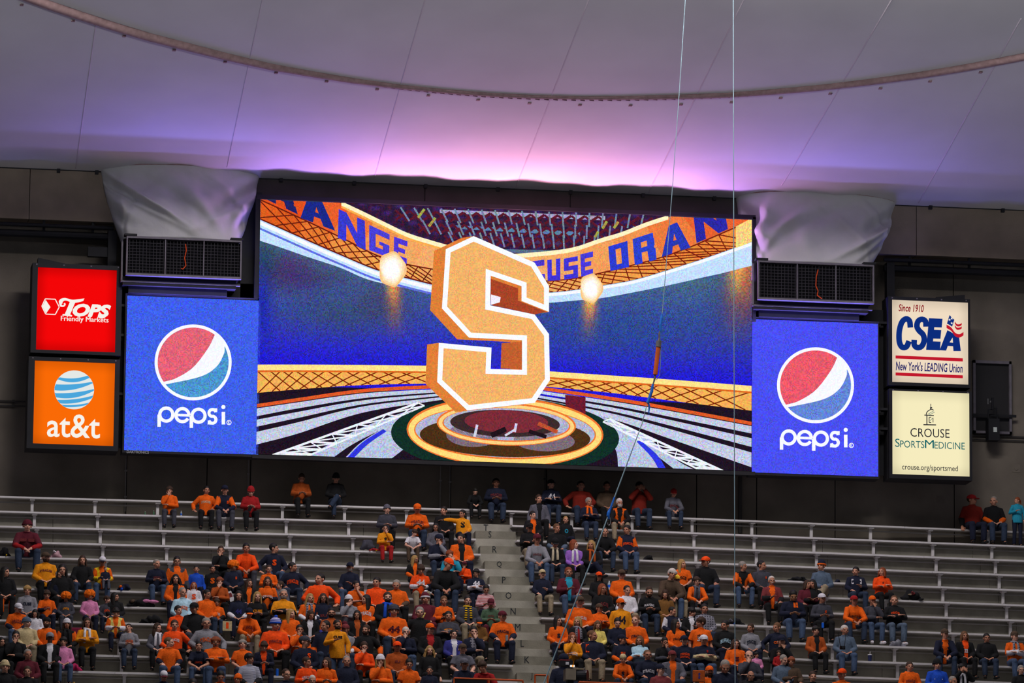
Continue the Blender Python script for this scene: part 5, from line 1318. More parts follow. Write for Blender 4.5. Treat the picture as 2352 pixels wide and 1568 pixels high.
p(2233,1136,'M','side-','r/r/K/r/r','N','sb+cR','person in red-orange shirt and matching cap in the far upper corner, looking at the neighbour',row=0,yaw=45,w=1.12)
p(2282,1139,'M','lap','K/K/O/K/K','j','cg','person in black tee over orange sleeves and jeans in the far upper corner','',row=0,yaw=-30,w=1.08)
p(2328,1142,'K','stand','C','N','tr','girl in teal jacket standing in the far upper corner',row=0,yaw=-65)
# -- second to fourth rows, centre
p(888,1159,'M','phone','D','K','sb+bH','person in charcoal jacket and grey knit hat with a white collar','',bulk=1.6,pitch=-4,yaw=8)
p(957,1157,'M','phone','O','j','sg+cO','big person in orange lettered sweatshirt and orange cap looking down at a phone','SYRACUSE:X:.30:.09:.38',pitch=16,w=1.12)
p(1018,1162,'M','lap','K','K','sk','person in black jacket looking aside, behind the pointing boy',yaw=-35,bulk=1.6)
p(1061,1170,'W','point','A','N','sk','boy in gold sweatshirt with big black S pointing with an outstretched arm','S:K:.14:.19:.32',yaw=-45)
p(883,1204,'K','chin-','A','R','sk','boy in gold sweater and dark red trousers, fist at mouth','S:K:.10:.13:.34',extra='g')
p(947,1217,'W','lean','W','Z','mb','boy in white tee and brown trousers bending sideways',short=True,yaw=35,pitch=18,roll=10,row=3)
p(1000,1201,'W','lap','H','K','bk','dark-haired woman with glasses in charcoal scoop-neck top','',extra='g',yaw=-12)
p(1005,1227,'M','chin-','N/G','j','sb+cN','person in navy vest and cap with grey sleeves pointing across',yaw=50,pitch=8)
p(1058,1225,'M','lap','O/O/O/K/O','N','sk','smiling person in roomy orange jacket at the end of the bench by the aisle',yaw=-38,bulk=1.7,w=1.1)
p(951,1275,'W','lap','K/K/O/O/K','K','ly','woman with long blond hair and glasses in black and orange jacket',extra='g',yaw=40,pitch=8)
p(964,1296,'W','phone','Q/Q/W/Q/Q','k','mb','boy in red-orange number 44 jersey over white sleeves','44:W:.22:.15:.36',pitch=24)
p(991,1325,'K','lean-','N/N/W/N/N','N','mb','boy in navy number 44 jersey half hidden beside the red-orange 44 jersey','44:W:.2:.16:.36',roll=-14,pitch=20)
p(1021,1282,'M','clasp','K','j','sg+cQ','person in black jacket and orange cap bending towards the teal jacket',yaw=50,pitch=18,roll=12,bulk=1.6)
p(1034,1263,'W','chin-','C','N','mr','red-haired child in teal jacket holding cheek','',yaw=-5,roll=-12,bulk=1.6)
p(1066,1289,'K','chin','Q','N','sk+cM','child in red-orange jacket and dark cap, hand on chin, by the aisle',bulk=1.6)
p(1093,1306,'W','cross','N/N/W/N/N','N','mk','boy in navy number 44 jersey with white sleeves by the aisle','44:W:.2:.14:.40',extra='g',yaw=-25)
p(1237,1135,'M','side','H/H/H/K/H','K','sb','tall person in open grey coat over black and orange',bulk=1.7,yaw=10)
p(1223,1173,'M','lap','K/K/K/O/K','K','sk','person in black jacket open over an orange shirt by the aisle',yaw=25,bulk=1.6)
p(1299,1185,'K','side','K','N','cy','small blond child in black top with bright blue logo','O:C:.13:.15:.30')
p(1352,1142,'M','cross','N/N/N/N/N','j','sg','grey-haired person in navy jacket with orange collar, arms crossed',yaw=20,extra='sO',row=1)
p(1420,1145,'M','clasp','O/K/K/K/O','k','sw','old person in orange vest over black sleeves beside the cable hook',yaw=15,extra='b',row=1)
p(1216,1201,'M','cross','K','k','sb+cK','person in black with arms crossed at the aisle end of the right block',pitch=8,bulk=1.6,extra='g')
p(1278,1202,'M','lap','K/z','J','sd','person in black vest over pale blue sleeves behind the black cap',yaw=15)
p(1229,1227,'M','clasp','G','J','sd+cM','person in grey hoodie and maroon cap by the aisle','SYRACUSE:X:.2:.05:.42',hood=True)
p(1273,1235,'M','lap','K','j','sb+cK','person in black coat with pale collar and black cap, head bowed',pitch=26,bulk=1.7,extra='si')
p(1318,1239,'W','lap','V','K','br','red-haired woman in purple sweater with long white scarf',yaw=50,extra='sW')
p(1357,1240,'W','legx-','K','N','by','blond woman in black coat with rust scarf, legs crossed',yaw=-30,extra='sq',bulk=1.6)
p(1386,1211,'M','clasp','K','j','ck','person in zipped black jacket behind the slanting cable',bulk=1.6,yaw=-8)
p(1439,1205,'M','lap','N/O/N/N/N','J','sk','person in navy lettered pullover with orange sleeves, beside a black bag','SYRACUSE:Q:.26:.07:.38',yaw=-42)
# -- third to sixth rows, left block
p(59,1196,'M','clasp','M/M/R/M/M','j','sb+bM','big person in maroon baseball jersey over red sleeves and maroon knit hat','I:X:.13:.07:.42:-.08;I:X:.13:.07:.42:.08',w=1.18)
p(506,1253,'M','chin','K','K','sb','person in black sweater with hand on chin, third row of the left crowd')
p(563,1248,'M','clasp','Q','D','sk','person in red-orange quarter-zip pullover, hands clasped',yaw=4)
p(628,1247,'M','arm','N','J','sk','person in navy sweatshirt with small orange S looking sideways','S:Q:.11:.15:.34',yaw=68)
p(103,1268,'M','lap','A/A/A/A/A','K','sb+cZ','person in golden-orange sweatshirt with dark lettering and dark cap','SYRACUSE:X:.26:.055:.42',yaw=12,w=1.12,extra='b')
p(188,1275,'W','knees','K','j','lb','woman with long dark hair in black furry jacket',yaw=0,bulk=1.6)
p(234,1278,'M','phone','Y/O/Y/O/Y','J','sb+cWN','person in bright yellow vest and white cap holding a baby',pitch=14)
p(358,1284,'M','phone','N/N/N/N/N','J','cg','bald person in navy jacket with orange piping','SYRACUSE:X:.2:.06:.38',yaw=25,w=1.05)
p(405,1277,'M','side','O/O/D/O/D','K','sk','young person with glasses in orange jacket with dark shoulders',extra='g',bulk=1.6)
p(450,1298,'W','side','B','N','sk','smiling boy in bright blue pullover',row=6)
p(487,1297,'W','side-','K','K','sk','boy in black sweatshirt with large orange S','S:O:.14:.18:.30',yaw=15)
p(535,1290,'W','lap','N','K','go','person in navy jacket wearing a big curly orange wig','S:Q:.05:.08:.40:.08',yaw=25,bulk=1.6)
p(671,1291,'M','arm-','N','j','sk','person in navy lettered sweatshirt looking to the side','SYRACUSE:Q:.28:.11:.33',yaw=55,w=1.1)
p(616,1297,'W','phone','O','j','sb','person with glasses in orange sweatshirt behind the brown-haired woman',extra='g')
p(733,1317,'M','arm-','Q','K','ck','large person in red-orange hoodie sitting alone, looking over the shoulder',yaw=-45,w=1.18,hood=True)
p(803,1291,'M','cup','N','J','sg+cN','old person in navy sweater and cap holding up a phone',yaw=-10,turn=-15,extra='b')
p(10,1301,'W','lap','K','K','lk','dark-haired woman in black at the edge of the picture, looking aside',yaw=45)
p(14,1325,'K','lap','N/O','O','mk','dark-haired child holding an orange toy at the edge of the picture',yaw=-10)
p(141,1295,'W','lap','K','K','lk','pale dark-haired woman between the bald navy jacket and the furry black jacket')
p(135,1309,'M','side','N','K','cg','bald person with glasses in navy jacket with small orange badge','S:Q:.06:.06:.42:.06',extra='g',w=1.12,yaw=12,bulk=1.6)
p(402,1318,'W','lap','O/O/O/K/O','N','uk','woman with thick dark curly hair in orange jacket',bulk=1.5)
p(444,1335,'K','lap','W','N','lr','girl in white jersey with orange S, face lifted','S:Q:.14:.18:.30',pitch=-14)
p(503,1325,'W','chin','q','K','mr','red-haired woman in rust top, hand at chin',yaw=8)
p(571,1329,'W','lap','K/K/K/O/K','K','lb','woman with long dark hair, dark jacket open over orange',yaw=30)
p(613,1324,'W','phone','O/O/N/O/O','N','lb','brown-haired woman in orange lettered tee with navy cuffs','SYRACUSE:W:.26:.06:.36')
p(642,1334,'K','lap','H','N','sb','boy in grey top seen in profile beside the orange lettered tee',yaw=-70)
p(418,1348,'M','lap','L/L/L/L/L','j','cg','bald person in pale lilac sweatshirt with orange lettering','SYRACUSE:O:.22:.09:.36',yaw=22)
p(474,1353,'M','lap','O','j','sk','dark-haired person in orange button shirt looking aside',yaw=40,bulk=1.3)
p(547,1356,'W','lap','N/N/W/N/N','N','lk','woman with long black hair in navy tee over white sleeves','44:U:.16:.12:.30')
p(589,1358,'W','phone','K','K','ly','blond woman in black top with orange word','CUSE:A:.24:.08:.36')
p(650,1352,'M','cross','A/A/K/A/A','j','cg','bald bearded person in orange sweater, black forearms crossed',extra='b',w=1.08)
p(709,1362,'W','lap','O/O/W/O/O','K','ly','blond woman with plaid scarf, orange top and white sleeves',extra='s2',yaw=15,roll=8)
p(741,1362,'W','lap','N','N','ub','woman with brown curls and glasses in navy top','SU:X:.18:.07:.28',extra='g')
p(817,1333,'M','chin-','O','J','sk','person in orange tee resting chin on raised fist',short=True,yaw=35)
p(864,1325,'M','lap','Q','K','sk','dark-haired person in red-orange quarter-zip with white undershirt',yaw=-25,w=1.08)
p(910,1331,'M','lap','O/O/Z/O/O','K','cg','bald person in orange polo looking down',yaw=-15,pitch=18,w=1.15)
p(61,1344,'W','lap','G','N','my','blond-haired child in grey sweatshirt with dark word','CUSE:N:.22:.08:.38')
p(106,1355,'K','cup-','O/O/N/O/O','N','mb','child in orange tee holding a small white toy','SYRACUSE:X:.2:.09:.34',pitch=16)
p(150,1362,'W','lap','D','D','go','child in dark grey hoodie hidden under a curly orange wig','SYRACUSE:A:.2:.07:.38',pitch=18,hood=True)
p(205,1358,'K','lap','P','N','go','girl in pink top under a curly orange wig',yaw=20)
p(245,1368,'W','lap','D','N','mb','child in charcoal tee with orange lettering, looking aside','SYRACUSE:Q:.18:.09:.36',yaw=55,row=8)
p(263,1360,'W','lap','K','j','lk','woman with long straight black hair in black jacket, looking aside',yaw=55,bulk=1.5)
p(800,1367,'W','chin','G','M','lb+bW','woman in grey hoodie with a white headband',yaw=35,hood=True)
p(839,1365,'W','lap','O','K','lk','woman with black hair in orange sweatshirt with white word, head turned','SYRACUSE:W:.28:.10:.36',yaw=-65)
p(889,1359,'M','lap','K','K','sb','bearded person in black coat with bright blue hood lining',extra='b,sB',bulk=1.7,w=1.15)
p(976,1362,'M','lap','M','M','sb+pMWW','person in maroon jacket and maroon knit hat with white pompom','7:y:.08:.12:.30:-.04',bulk=1.6,w=1.08)
p(1018,1368,'M','phone','O','K','sd','smiling person in orange hoodie with black S','S:K:.12:.15:.32',hood=True)
p(1073,1367,'M','lap','D','k','sk','shouting person in charcoal jacket with black and yellow striped scarf',extra='o,s4',bulk=1.6)
p(1114,1342,'W','phone','1','N','sk','woman in red and white striped top by the aisle',pitch=22)
p(1126,1374,'M','phone','E','M','sb+cM','person in green sweatshirt and maroon cap, head bowed, by the aisle','SYRACUSE:X:.16:.05:.42',pitch=24)
p(497,1374,'K','lap','O/O/K/O/O','j','mb','child in orange tee over black sleeves','SYRACUSE:W:.22:.09:.34',pitch=6)
p(38,1385,'M','lap','O/O/N/O/O','J','sb+cW','person in orange lettered tee and white cap, looking down','SYRACUSE:X:.26:.10:.36',pitch=18,yaw=30,w=1.08)
p(79,1399,'W','lap','W','N','lk','person in white hoodie with black hair, head bowed',pitch=18,hood=True,yaw=-10,row=9)
p(408,1390,'M','lap','Q','K','sk','young person in red-orange sweater looking aside',yaw=30)
p(445,1384,'M','knees','K','D','sb+cK','person in black shirt and black cap looking over the shoulder',yaw=-35,pitch=10,w=1.1)
p(264,1395,'W','phone','y/O/W/O/y','N','mk','woman in pale yellow puffer vest with orange and white sleeves, head bowed',pitch=24,bulk=1.7)
p(568,1397,'M','clasp','O','k','cg+cNO','person in orange jersey, navy and orange cap and khaki trousers','SYRACUSE:X:.18:.08:.40',pitch=20)
p(667,1398,'W','lap','O','K','ly','woman with long wavy blond hair in dark orange sweater',yaw=40)
p(711,1401,'W','lap','K/K/K/W/K','K','bb','brown-haired woman in black jacket looking down with a smile',yaw=20,pitch=18)
p(760,1395,'M','lap','q/q/U/q/q','N','sk','person with glasses in rust top over blue sleeves',extra='g,b',w=1.08)
p(819,1401,'W','lap','K/K/K/q/K','K','lk','woman with long wavy dark hair in black jacket',yaw=-15)
p(903,1389,'M','lap','O','j','sb+bD','large person in orange number 44 hoodie, glasses and dark knit hat','44:M:.22:.15:.28',extra='g',w=1.2,hood=True)
p(963,1393,'M','arm','K','K','sg','grey-haired person with glasses in black pullover',extra='g',w=1.08)
p(1029,1403,'M','cross','D','K','sk','dark-haired person in dark grey hoodie with orange emblem','O:A:.22:.08:.38;SYRACUSE:G:.14:.05:.39',hood=True,w=1.1)
p(1098,1417,'M','lap','T','K','sb+cDO','person in brown coat and dark cap with orange brim, head bowed',pitch=30,bulk=1.7)
p(1153,1403,'M','knees','O/N','N','sg+cM','person in orange lettered jacket with navy sleeves at the aisle','SYRACUSE:N:.26:.07:.38',yaw=15,w=1.08,bulk=1.4)
p(60,1418,'M','lap','S','k','sg+bz','person in beige fleece and flat grey cap',yaw=35,bulk=1.6,w=1.1)
p(106,1417,'M','lap','O','K','sb+rK','bearded person in orange hoodie and black cap',yaw=-20,hood=True,extra='b')
p(152,1421,'W','lap','K/O/K/K/K','K','lb+bW','young woman in cream knit hat and black top with orange shoulders',extra='sK')
p(199,1418,'W','cross','A','K','bb','woman in mustard cardigan and white scarf, arms folded',extra='sW')
p(296,1430,'M','phone','G','j','sk','person in grey hoodie with orange word leaning back','SYRACUSE:O:.2:.08:.38',yaw=-20,pitch=-18,roll=-14,hood=True)
p(361,1430,'W','lap','H/H/H/H/H','K','ub','woman with long curls, grey jacket and long white scarf',yaw=35,extra='sW')
p(399,1423,'M','arm-','Q','K','sb','person in red-orange lettered hoodie leaning on one arm','SYRACUSE:W:.22:.07:.38',hood=True,w=1.08)
p(472,1418,'M','arm-','G','K','sg','grey-haired person with glasses in grey lettered sweatshirt, elbow out','SYRACUSE:O:.26:.10:.36',extra='g',w=1.12)
p(630,1420,'M','lap','Q','K','cb+p5BB','large person in red-orange hoodie and striped blue bobble hat','SYRACUSE:X:.24:.07:.36',hood=True,w=1.2,yaw=15,pitch=8)
p(746,1424,'M','side','N/N/O/N/N','j','ck','person in navy and orange top half hidden behind the standing orange sweatshirt',yaw=-55)
p(768,1423,'M','stand','A','J','sk','bearded person standing in orange sweatshirt with word and a cup','CUSE:K:.22:.07:.42',yaw=15,extra='b',row=11)
p(792,1433,'M','lap','G/G/W/G/G','j','cb+cX','person in grey tee over white sleeves and mauve cap','SYRACUSE:z:.18:.10:.34',yaw=-30)
p(686,1434,'M','chin','O','K','sk','dark-haired person in orange sweatshirt with raised fist',w=1.05)
p(839,1434,'M','arm-','K/O','K','sb','bearded person in black vest with orange sleeves',yaw=-35,extra='b',bulk=1.6)
p(930,1439,'M','chin','N','J','sw','white-haired person in navy jacket, hand over mouth',extra='g',bulk=1.6)
p(987,1431,'M','lap','K/K/K/R/K','K','cg+cO','old person in orange cap and glasses, black jacket and red scarf',extra='g',yaw=25,bulk=1.6)
p(1041,1445,'W','lap','U/U/U/W/U','K','tk','dark-haired woman in purple puffer jacket',yaw=8,bulk=1.6)
p(1087,1438,'M','chin-','N/N/N/2/N','k','sk','person in plaid shirt and open navy hoodie covering the mouth with a hand',bulk=1.5,hood=True)
p(34,1448,'M','chin','K','K','sk','young person with glasses in black coat, chin on hand',extra='g',bulk=1.7)
p(113,1452,'M','lap','K/K/K/W/K','K','ck+cG','smiling person in black jacket, white tee and grey cap',skin=3,bulk=1.7)
p(144,1462,'W','lap','P','J','mk','dark-haired woman in pink cardigan reaching towards the neighbour',yaw=-15)
p(699,1460,'M','lap','N','K','sb+cD','person in navy hoodie with orange S and dark cap, looking aside','S:Q:.07:.12:.40:.07',yaw=55,hood=True,w=1.1)
p(387,1463,'M','knees','O/O/N/O/O','J','cd','person in orange tee over navy sleeves seen in profile',yaw=65,w=1.1)
p(494,1462,'W','cross','O','J','mr','laughing woman in big orange sweater, arms crossed',extra='g,o',w=1.15,bulk=1.4)
p(455,1473,'M','clasp','N','J','sk','young person in navy tee with bare forearms','SYRACUSE:Q:.2:.06:.34',short=True)
p(556,1467,'W','lap','O/O/N/O/O','j','mg','grey-haired woman in orange polo looking up',short=True,pitch=-16)
p(603,1472,'W','phone','N/N/N/Q/N','N','mb','person in navy cardigan over orange tee looking down at a phone','SYRACUSE:X:.1:.06:.36',pitch=24)
p(834,1473,'M','chin','Q','K','sb','person in red-orange pullover with hand spread on chest',pitch=12)
p(911,1473,'M','lap','q','j','sg+cQ','smiling person in rust sweatshirt and red-orange cap','SU:X:.12:.06:.38',w=1.1)
p(986,1482,'W','side','K','K','uy','woman with long curly blond hair in black top')
p(1061,1478,'M','knees','H','j','sb+cZ','smiling person in grey tee and camouflage cap','SYRACUSE:G:.16:.05:.36',short=True,w=1.1)
p(62,1490,'M','lap','M','K','cg','bald person in maroon sweater with white collar',w=1.08,yaw=10)
p(571,1500,'W','lap','3/K','K','mk','dark-haired woman in navy striped top over black sleeves',yaw=40)
p(795,1505,'M','lap','N/N/N/N/N','K','cg','bald person in dark navy v-neck sweater',w=1.05)
p(703,1508,'M','phone','Q','j','sb','person in red-orange lettered hoodie in profile','SYRACUSE:W:.24:.09:.36',yaw=50,hood=True)
p(748,1509,'W','phone','O','K','bb','dark-haired woman in orange turtleneck',yaw=-30,bulk=1.3)
p(872,1504,'W','chin','O','N','ly+bWW','blond girl in white animal knit hat and orange jacket',bulk=1.5)
p(938,1512,'M','lap','O','K','sk','young person in orange polo looking down',short=True,pitch=14)
p(1063,1513,'M','clasp','N','N','cg+cH','person with glasses, grey cap and navy pullover behind the orange rail',extra='g')
p(1107,1521,'W','lean-','R','K','mb','brown-haired person in red top bending over behind the orange rail',yaw=-40,pitch=16,roll=-12)
p(986,1529,'K','lap','N/O','N','sk','boy in navy top with orange shoulders','S:Q:.06:.08:.32:.06',yaw=-15)
p(61,1529,'M','lap','K','K','sb','dark-haired person in black jacket in front of the maroon sweater',bulk=1.6)
p(9,1517,'M','lap','K','K','cb+bS','person in tan knit hat at the bottom edge of the picture',bulk=1.5)
p(656,1535,'M','lap','N','N','cb','balding person with glasses in navy at the bottom of the left crowd',yaw=30,extra='g')
p(374,1540,'M','lap','N','N','sb+cWM','person in navy with white cap, head bowed, at the bottom of the left crowd',pitch=20)
p(505,1540,'M','lap','O','N','sk','person in orange with white collar, head bowed, at the bottom edge',pitch=22)
p(441,1554,'M','lap','N','N','sk','dark hair and brow at the bottom edge below the navy tee',pitch=10)
p(545,1548,'K','lap','O','N','sb+bO','child in orange hood at the bottom edge',hood=True,yaw=-25)
p(716,1550,'M','lap','G','N','cw','white-haired head at the bottom edge before the red-orange hoodie',pitch=10)
p(2,1463,'W','lap','K','K','lk','dark-haired woman cut by the left picture edge',yaw=20)
# -- right block
p(1245,1307,'M','cup','N','k','cb+cS','person in navy sweater, khaki trousers and pale cap by the aisle',pitch=-6,extra='t')
p(1305,1302,'M','cup-','M/M/M/C/M','J','sr','person in maroon jacket open over a light blue shirt',w=1.08,bulk=1.7)
p(1375,1313,'W','lap','K','K','lk+cQ','woman in bright red-orange cap and black jacket with pale piping',extra='g',bulk=1.4)
p(1427,1308,'M','lap','O','K','sg+cZ','person with glasses in orange coat and dark brown cap',extra='g',bulk=1.7,w=1.08)
p(1383,1340,'W','lap','K','K','br','red-haired woman with glasses in black lettered hoodie','SYRACUSE:X:.24:.10:.34',extra='g',hood=True,yaw=20)
p(1439,1344,'M','lap','W','k','ck','young person in white hoodie looking down',hood=True,yaw=15,pitch=6)
p(1534,1306,'W','clasp','Z','J','mw','white-haired woman in brown coat bending forward',roll=14,yaw=10,bulk=1.6)
p(1553,1320,'M','lap','Z','k','cg+cF','person in yellow cap, glasses and dark brown jacket',extra='g',bulk=1.6,pitch=6)
p(1566,1284,'W','lap','O','K','ly','woman with very long blond hair in orange tee','SYRACUSE:K:.2:.10:.34',yaw=35,short=True)
p(1619,1278,'M','knees','K/K/K/K/K','j','sk+cQ','person in black tee and red-orange cap looking aside',yaw=-50,w=1.12)
p(1596,1325,'W','clasp','O/O/O/D/O','K','mb','woman with glasses in orange cardigan and grey scarf',extra='g,sH')
p(1489,1347,'M','phone','K','j','cb','bearded balding person in black hoodie with white words, on a phone','RAVENS:W:.24:.06:.41',extra='b',pitch=18,hood=True,w=1.05)
p(1527,1354,'W','lap','T','T','lb','woman with long light brown hair in brown coat looking down',pitch=16,yaw=-12,bulk=1.5)
p(1330,1369,'M','lap','O','N','cb+cZ','large smiling person in orange lettered hoodie behind the slanting cable','SYRACUSE:W:.24:.07:.36',w=1.2,hood=True)
p(1376,1386,'W','cross','O','K','mb+cZ','boy in orange sweatshirt and dark cap holding something shiny','S:N:.08:.10:.32',yaw=25)
p(1425,1374,'M','side','A','N','sb+cO','person in golden number 44 jersey, orange cap and sunglasses','44:N:.22:.19:.28',yaw=25,extra='x')
p(1542,1393,'M','lap','N/W/N/N/N','K','ck','person in navy jacket with white shoulder seen in profile',yaw=55,pitch=8)
p(1586,1395,'M','cup','K/K/K/W/K','K','mk','smiling dark-haired person in black jacket over white tee',yaw=45,pitch=12,bulk=1.5)
p(1617,1386,'M','lap','2','j','sk','smiling person in grey plaid shirt',w=1.05)
p(1702,1290,'M','clasp','O/O/K/K/K','J','sg','grey-haired person in orange and black pullover beside the vertical cable',yaw=45)
p(1749,1287,'M','lap','D','K','ck','person in charcoal pullover with small orange S looking aside','S:Q:.04:.06:.42:.07',yaw=45,w=1.1)
p(1772,1322,'M','cup-','X/X/K/O/X','K','cw','old person with white moustache in dark maroon jacket',extra='t',yaw=5,bulk=1.6)
p(1886,1287,'M','legx','z','k','sb+bNO','person in blue-grey sweater, khaki trousers and navy knit hat',yaw=-40)
p(1965,1301,'M','cup','N/N/N/N/N','j','sk','person in navy jacket with white chest panels holding a cup','I:W:.05:.14:.40:-.11;I:W:.05:.14:.40:.11',yaw=-30,bulk=1.5,w=1.08)
p(2025,1302,'W','cross','Q','K','br','red-haired woman in red-orange sweater, arms crossed, at the row end','S:N:.04:.06:.42',yaw=-45,pitch=-10)
p(1853,1331,'W','cup','M','K','bb','brown-haired woman in dark maroon jacket, head against her neighbour',yaw=25,roll=8,bulk=1.5)
p(1867,1330,'W','cup-','K','K','lk','dark-haired woman in black leaning against the maroon jacket',yaw=-35,roll=-6,bulk=1.5)
p(1819,1355,'M','phone','N/N/N/N/N','J','sk','black-haired person in navy jacket with one orange shoulder looking down','II:O:.10:.12:.48:.05',pitch=24,bulk=1.5,w=1.12,skin=4)
p(1886,1363,'M','phone','D','K','cd+cW','person in dark pullover and white cap holding a blue can','S:Q:.05:.07:.40:.07',yaw=10,w=1.08)
p(1957,1369,'M','clasp','O','j','sb+cR','person in orange lettered hoodie with red sunglasses pushed up','SYRACUSE:K:.22:.06:.36',hood=True,w=1.08)
p(2002,1368,'M','chin-','D','J','cg+cO','person in charcoal jacket and orange cap, hand over mouth',bulk=1.5,shoes='W')
p(2054,1367,'M','cross','K','z','cd','person in black lettered sweatshirt and pale jeans, arms crossed','SYRACUSE:Q:.2:.06:.42',w=1.1,shoes='W',yaw=-8)
p(1281,1414,'W','lap','O','N','lk','laughing dark-haired woman in orange hoodie by the aisle','S:N:.09:.11:.32',yaw=30,extra='o',hood=True)
p(1326,1416,'W','lap','K/K/K/R/K','R','by','blond woman with a bob, red coat and plaid scarf',yaw=-35,extra='s2')
p(1371,1425,'W','lap','y','K','ld','woman with long light brown hair in yellow-green top looking down',pitch=18)
p(1417,1418,'M','lap','N','K','sk','dark-haired person in navy hoodie looking down',pitch=16,hood=True)
p(1459,1412,'M','lap','O','K','cd','grey-cropped person in orange lettered hoodie looking aside','SYRACUSE:N:.24:.07:.36',yaw=-35,hood=True,w=1.08)
p(1552,1421,'W','lap','O','N','lk','woman with long dark wavy hair in orange tee','SYRACUSE:K:.2:.06:.36',yaw=45)
p(1609,1417,'M','side','O','N','mb','person in orange lettered tee with bare arms, head turned away','SYRACUSE:K:.2:.07:.42;3:W:.08:.11:.32:-.06',yaw=-70,short=True)
p(1664,1424,'M','lap','K','N','sk','person in black sweatshirt with light blue word looking aside','BUFFALO:L:.24:.10:.34',yaw=-45,w=1.1)
p(1723,1431,'W','lap','G','N','tb','young woman in grey lettered sweatshirt looking aside','SYRACUSE:N:.24:.10:.36',yaw=-40)
p(1783,1429,'M','arm','N','K','sd','light-haired person in navy sweatshirt with orange word looking aside','CUSE:O:.2:.06:.36',yaw=-50)
p(1873,1437,'W','lap','q/q/q/K/q','K','mk','black-haired woman in rust-brown jacket, hands in her lap, sitting apart',bulk=1.5)
p(1940,1435,'M','lap','z','J','sw','old person in denim shirt and jeans with a camera round the neck',yaw=10,w=1.08)
p(1313,1452,'W','chin','A','K','br','strawberry-blond woman in orange lettered sweatshirt, hand at mouth','SYRACUSE:W:.2:.09:.32')
p(1360,1447,'M','lap','N/N/N/N/N','k','cd','large person in navy jacket with orange shoulder stripe and khaki trousers','II:Q:.07:.2:.36:-.12',yaw=50,bulk=1.5,w=1.12)
p(1428,1457,'M','lap','N/N/O/N/N','N','sk+cN','person in navy tee, orange forearms and navy cap looking aside','SU:Q:.12:.10:.34',yaw=50)
p(1469,1460,'W','cross','L','N','bd','woman with brown bob in pale blue turtleneck',yaw=-25,bulk=1.2)
p(1525,1463,'M','chin-','K/D','K','sk','dark-haired person in black and grey jacket holding a phone',yaw=10,pitch=10)
p(1571,1459,'M','lap','N','j','sk+cN','person in navy lettered pullover and navy cap','SYRACUSE:Q:.22:.06:.40;FOOTBALL:Q:.22:.05:.33',w=1.08)
p(1616,1458,'M','cross','N/S','J','sg+cW','person in navy varsity jacket with cream sleeves and white cap','S:R:.05:.06:.46:.06',w=1.1,bulk=1.4,pitch=6)
p(1689,1467,'W','lap','O','N','bb','dark-haired woman in orange hoodie with a dark S','S:M:.12:.12:.30',hood=True,w=1.12)
p(1792,1460,'M','chin-','K','K','sk+cN','person in black and navy cap behind the toddler',pitch=4)
p(1782,1484,'B','lap','R','M','mb','toddler in red coat',yaw=-15,pitch=-8,at=(.0,-.32,.05,.52))
p(1737,1497,'K','lap','P','N','mk','child in bright pink coat half hidden',yaw=20,bulk=1.5)
p(1293,1499,'M','lap','N','N','sk+rN','camera operator in navy with dark cap behind the television camera',yaw=25,pitch=6)
p(1427,1503,'M','clasp','O','j','sb+rS','person in orange sweatshirt and backward cream cap, elbows on knees','S:N:.10:.12:.32',pitch=14)
p(1486,1492,'M','knees','N','j','cd','person with moustache in navy lettered v-neck pullover','SYRACUSE:W:.26:.08:.34',extra='t,g',w=1.15)
p(1543,1494,'M','knees','H/H/H/O/H','j','cb+cX','person in open grey jacket over orange pullover and mauve cap',bulk=1.6,w=1.1)
p(1662,1511,'M','phone','N','N','cg','bald person in dark navy jacket, head bowed over a phone',pitch=26,bulk=1.5,w=1.08)
p(1719,1493,'M','chin','D','K','fk','balding person with glasses in dark hoodie, hands at chin',extra='g',hood=True,w=1.1)
p(1797,1503,'M','lap','z','N','cg','grey-haired person in blue-grey sweater looking down aside',yaw=35,pitch=14)
p(1817,1508,'W','cup-','Z','K','mr','red-haired woman in black-brown coat holding a cup',yaw=-20,bulk=1.6)
p(1516,1525,'M','lap','X','N','sk+cN','young person in grey-mauve hoodie with navy and white cap','SYRACUSE:R:.2:.08:.28',yaw=35,hood=True)
p(1629,1529,'M','lap','O','N','sb+cO','bearded long-haired person in orange hoodie and orange cap',extra='b',hood=True)
p(1724,1540,'M','lap','K','K','fg','bald person with glasses at the bottom edge in front of the dark hoodie',extra='g')
p(1866,1541,'M','lap','K','K','sb','person with moustache at the bottom edge below the rust-brown jacket',extra='t')
p(1933,1535,'M','lap','O','N','sg+cQ','person in orange with orange cap at the bottom edge below the denim shirt',yaw=-45)
p(2167,1445,'M','clasp','N/N/N/O/N','j','sb+cZ','person in dark jacket over orange with brown and white cap',bulk=1.5,yaw=15)
p(2215,1449,'W','lap','K/K/K/Q/K','K','ld','woman with reddish hair, black coat and orange jersey','22:W:.1:.10:.32',bulk=1.6)
p(2266,1454,'W','lap','K','j','tk','dark-haired woman in black puffer jacket',bulk=1.8,w=1.08)
p(2331,1449,'M','cross','O/O/W/O/O','J','sb+cZ','person in orange tee over white sleeves with plaid scarf and dark cap',extra='s2',yaw=15)
p(2089,1519,'W','lap','O','N','tb','dark-haired woman in orange lettered hoodie at the bottom right','SYRACUSE:X:.24:.08:.34',hood=True,w=1.1)
p(2152,1514,'M','lap','B','N','sb+bK','person in bright blue jacket with white stripe and black knit hat','I:W:.20:.02:.40',bulk=1.5,w=1.05)
p(2209,1524,'W','bino','K','K','mk','woman in sunglasses with fluffy white scarf, hands raised',extra='x,sW')
p(2189,1552,'M','lap','G','N','cg','bald head at the bottom edge below the woman in sunglasses',yaw=30)
p(2345,1527,'M','lap','K','K','sg','grey-haired person with glasses at the lower right corner',extra='g')
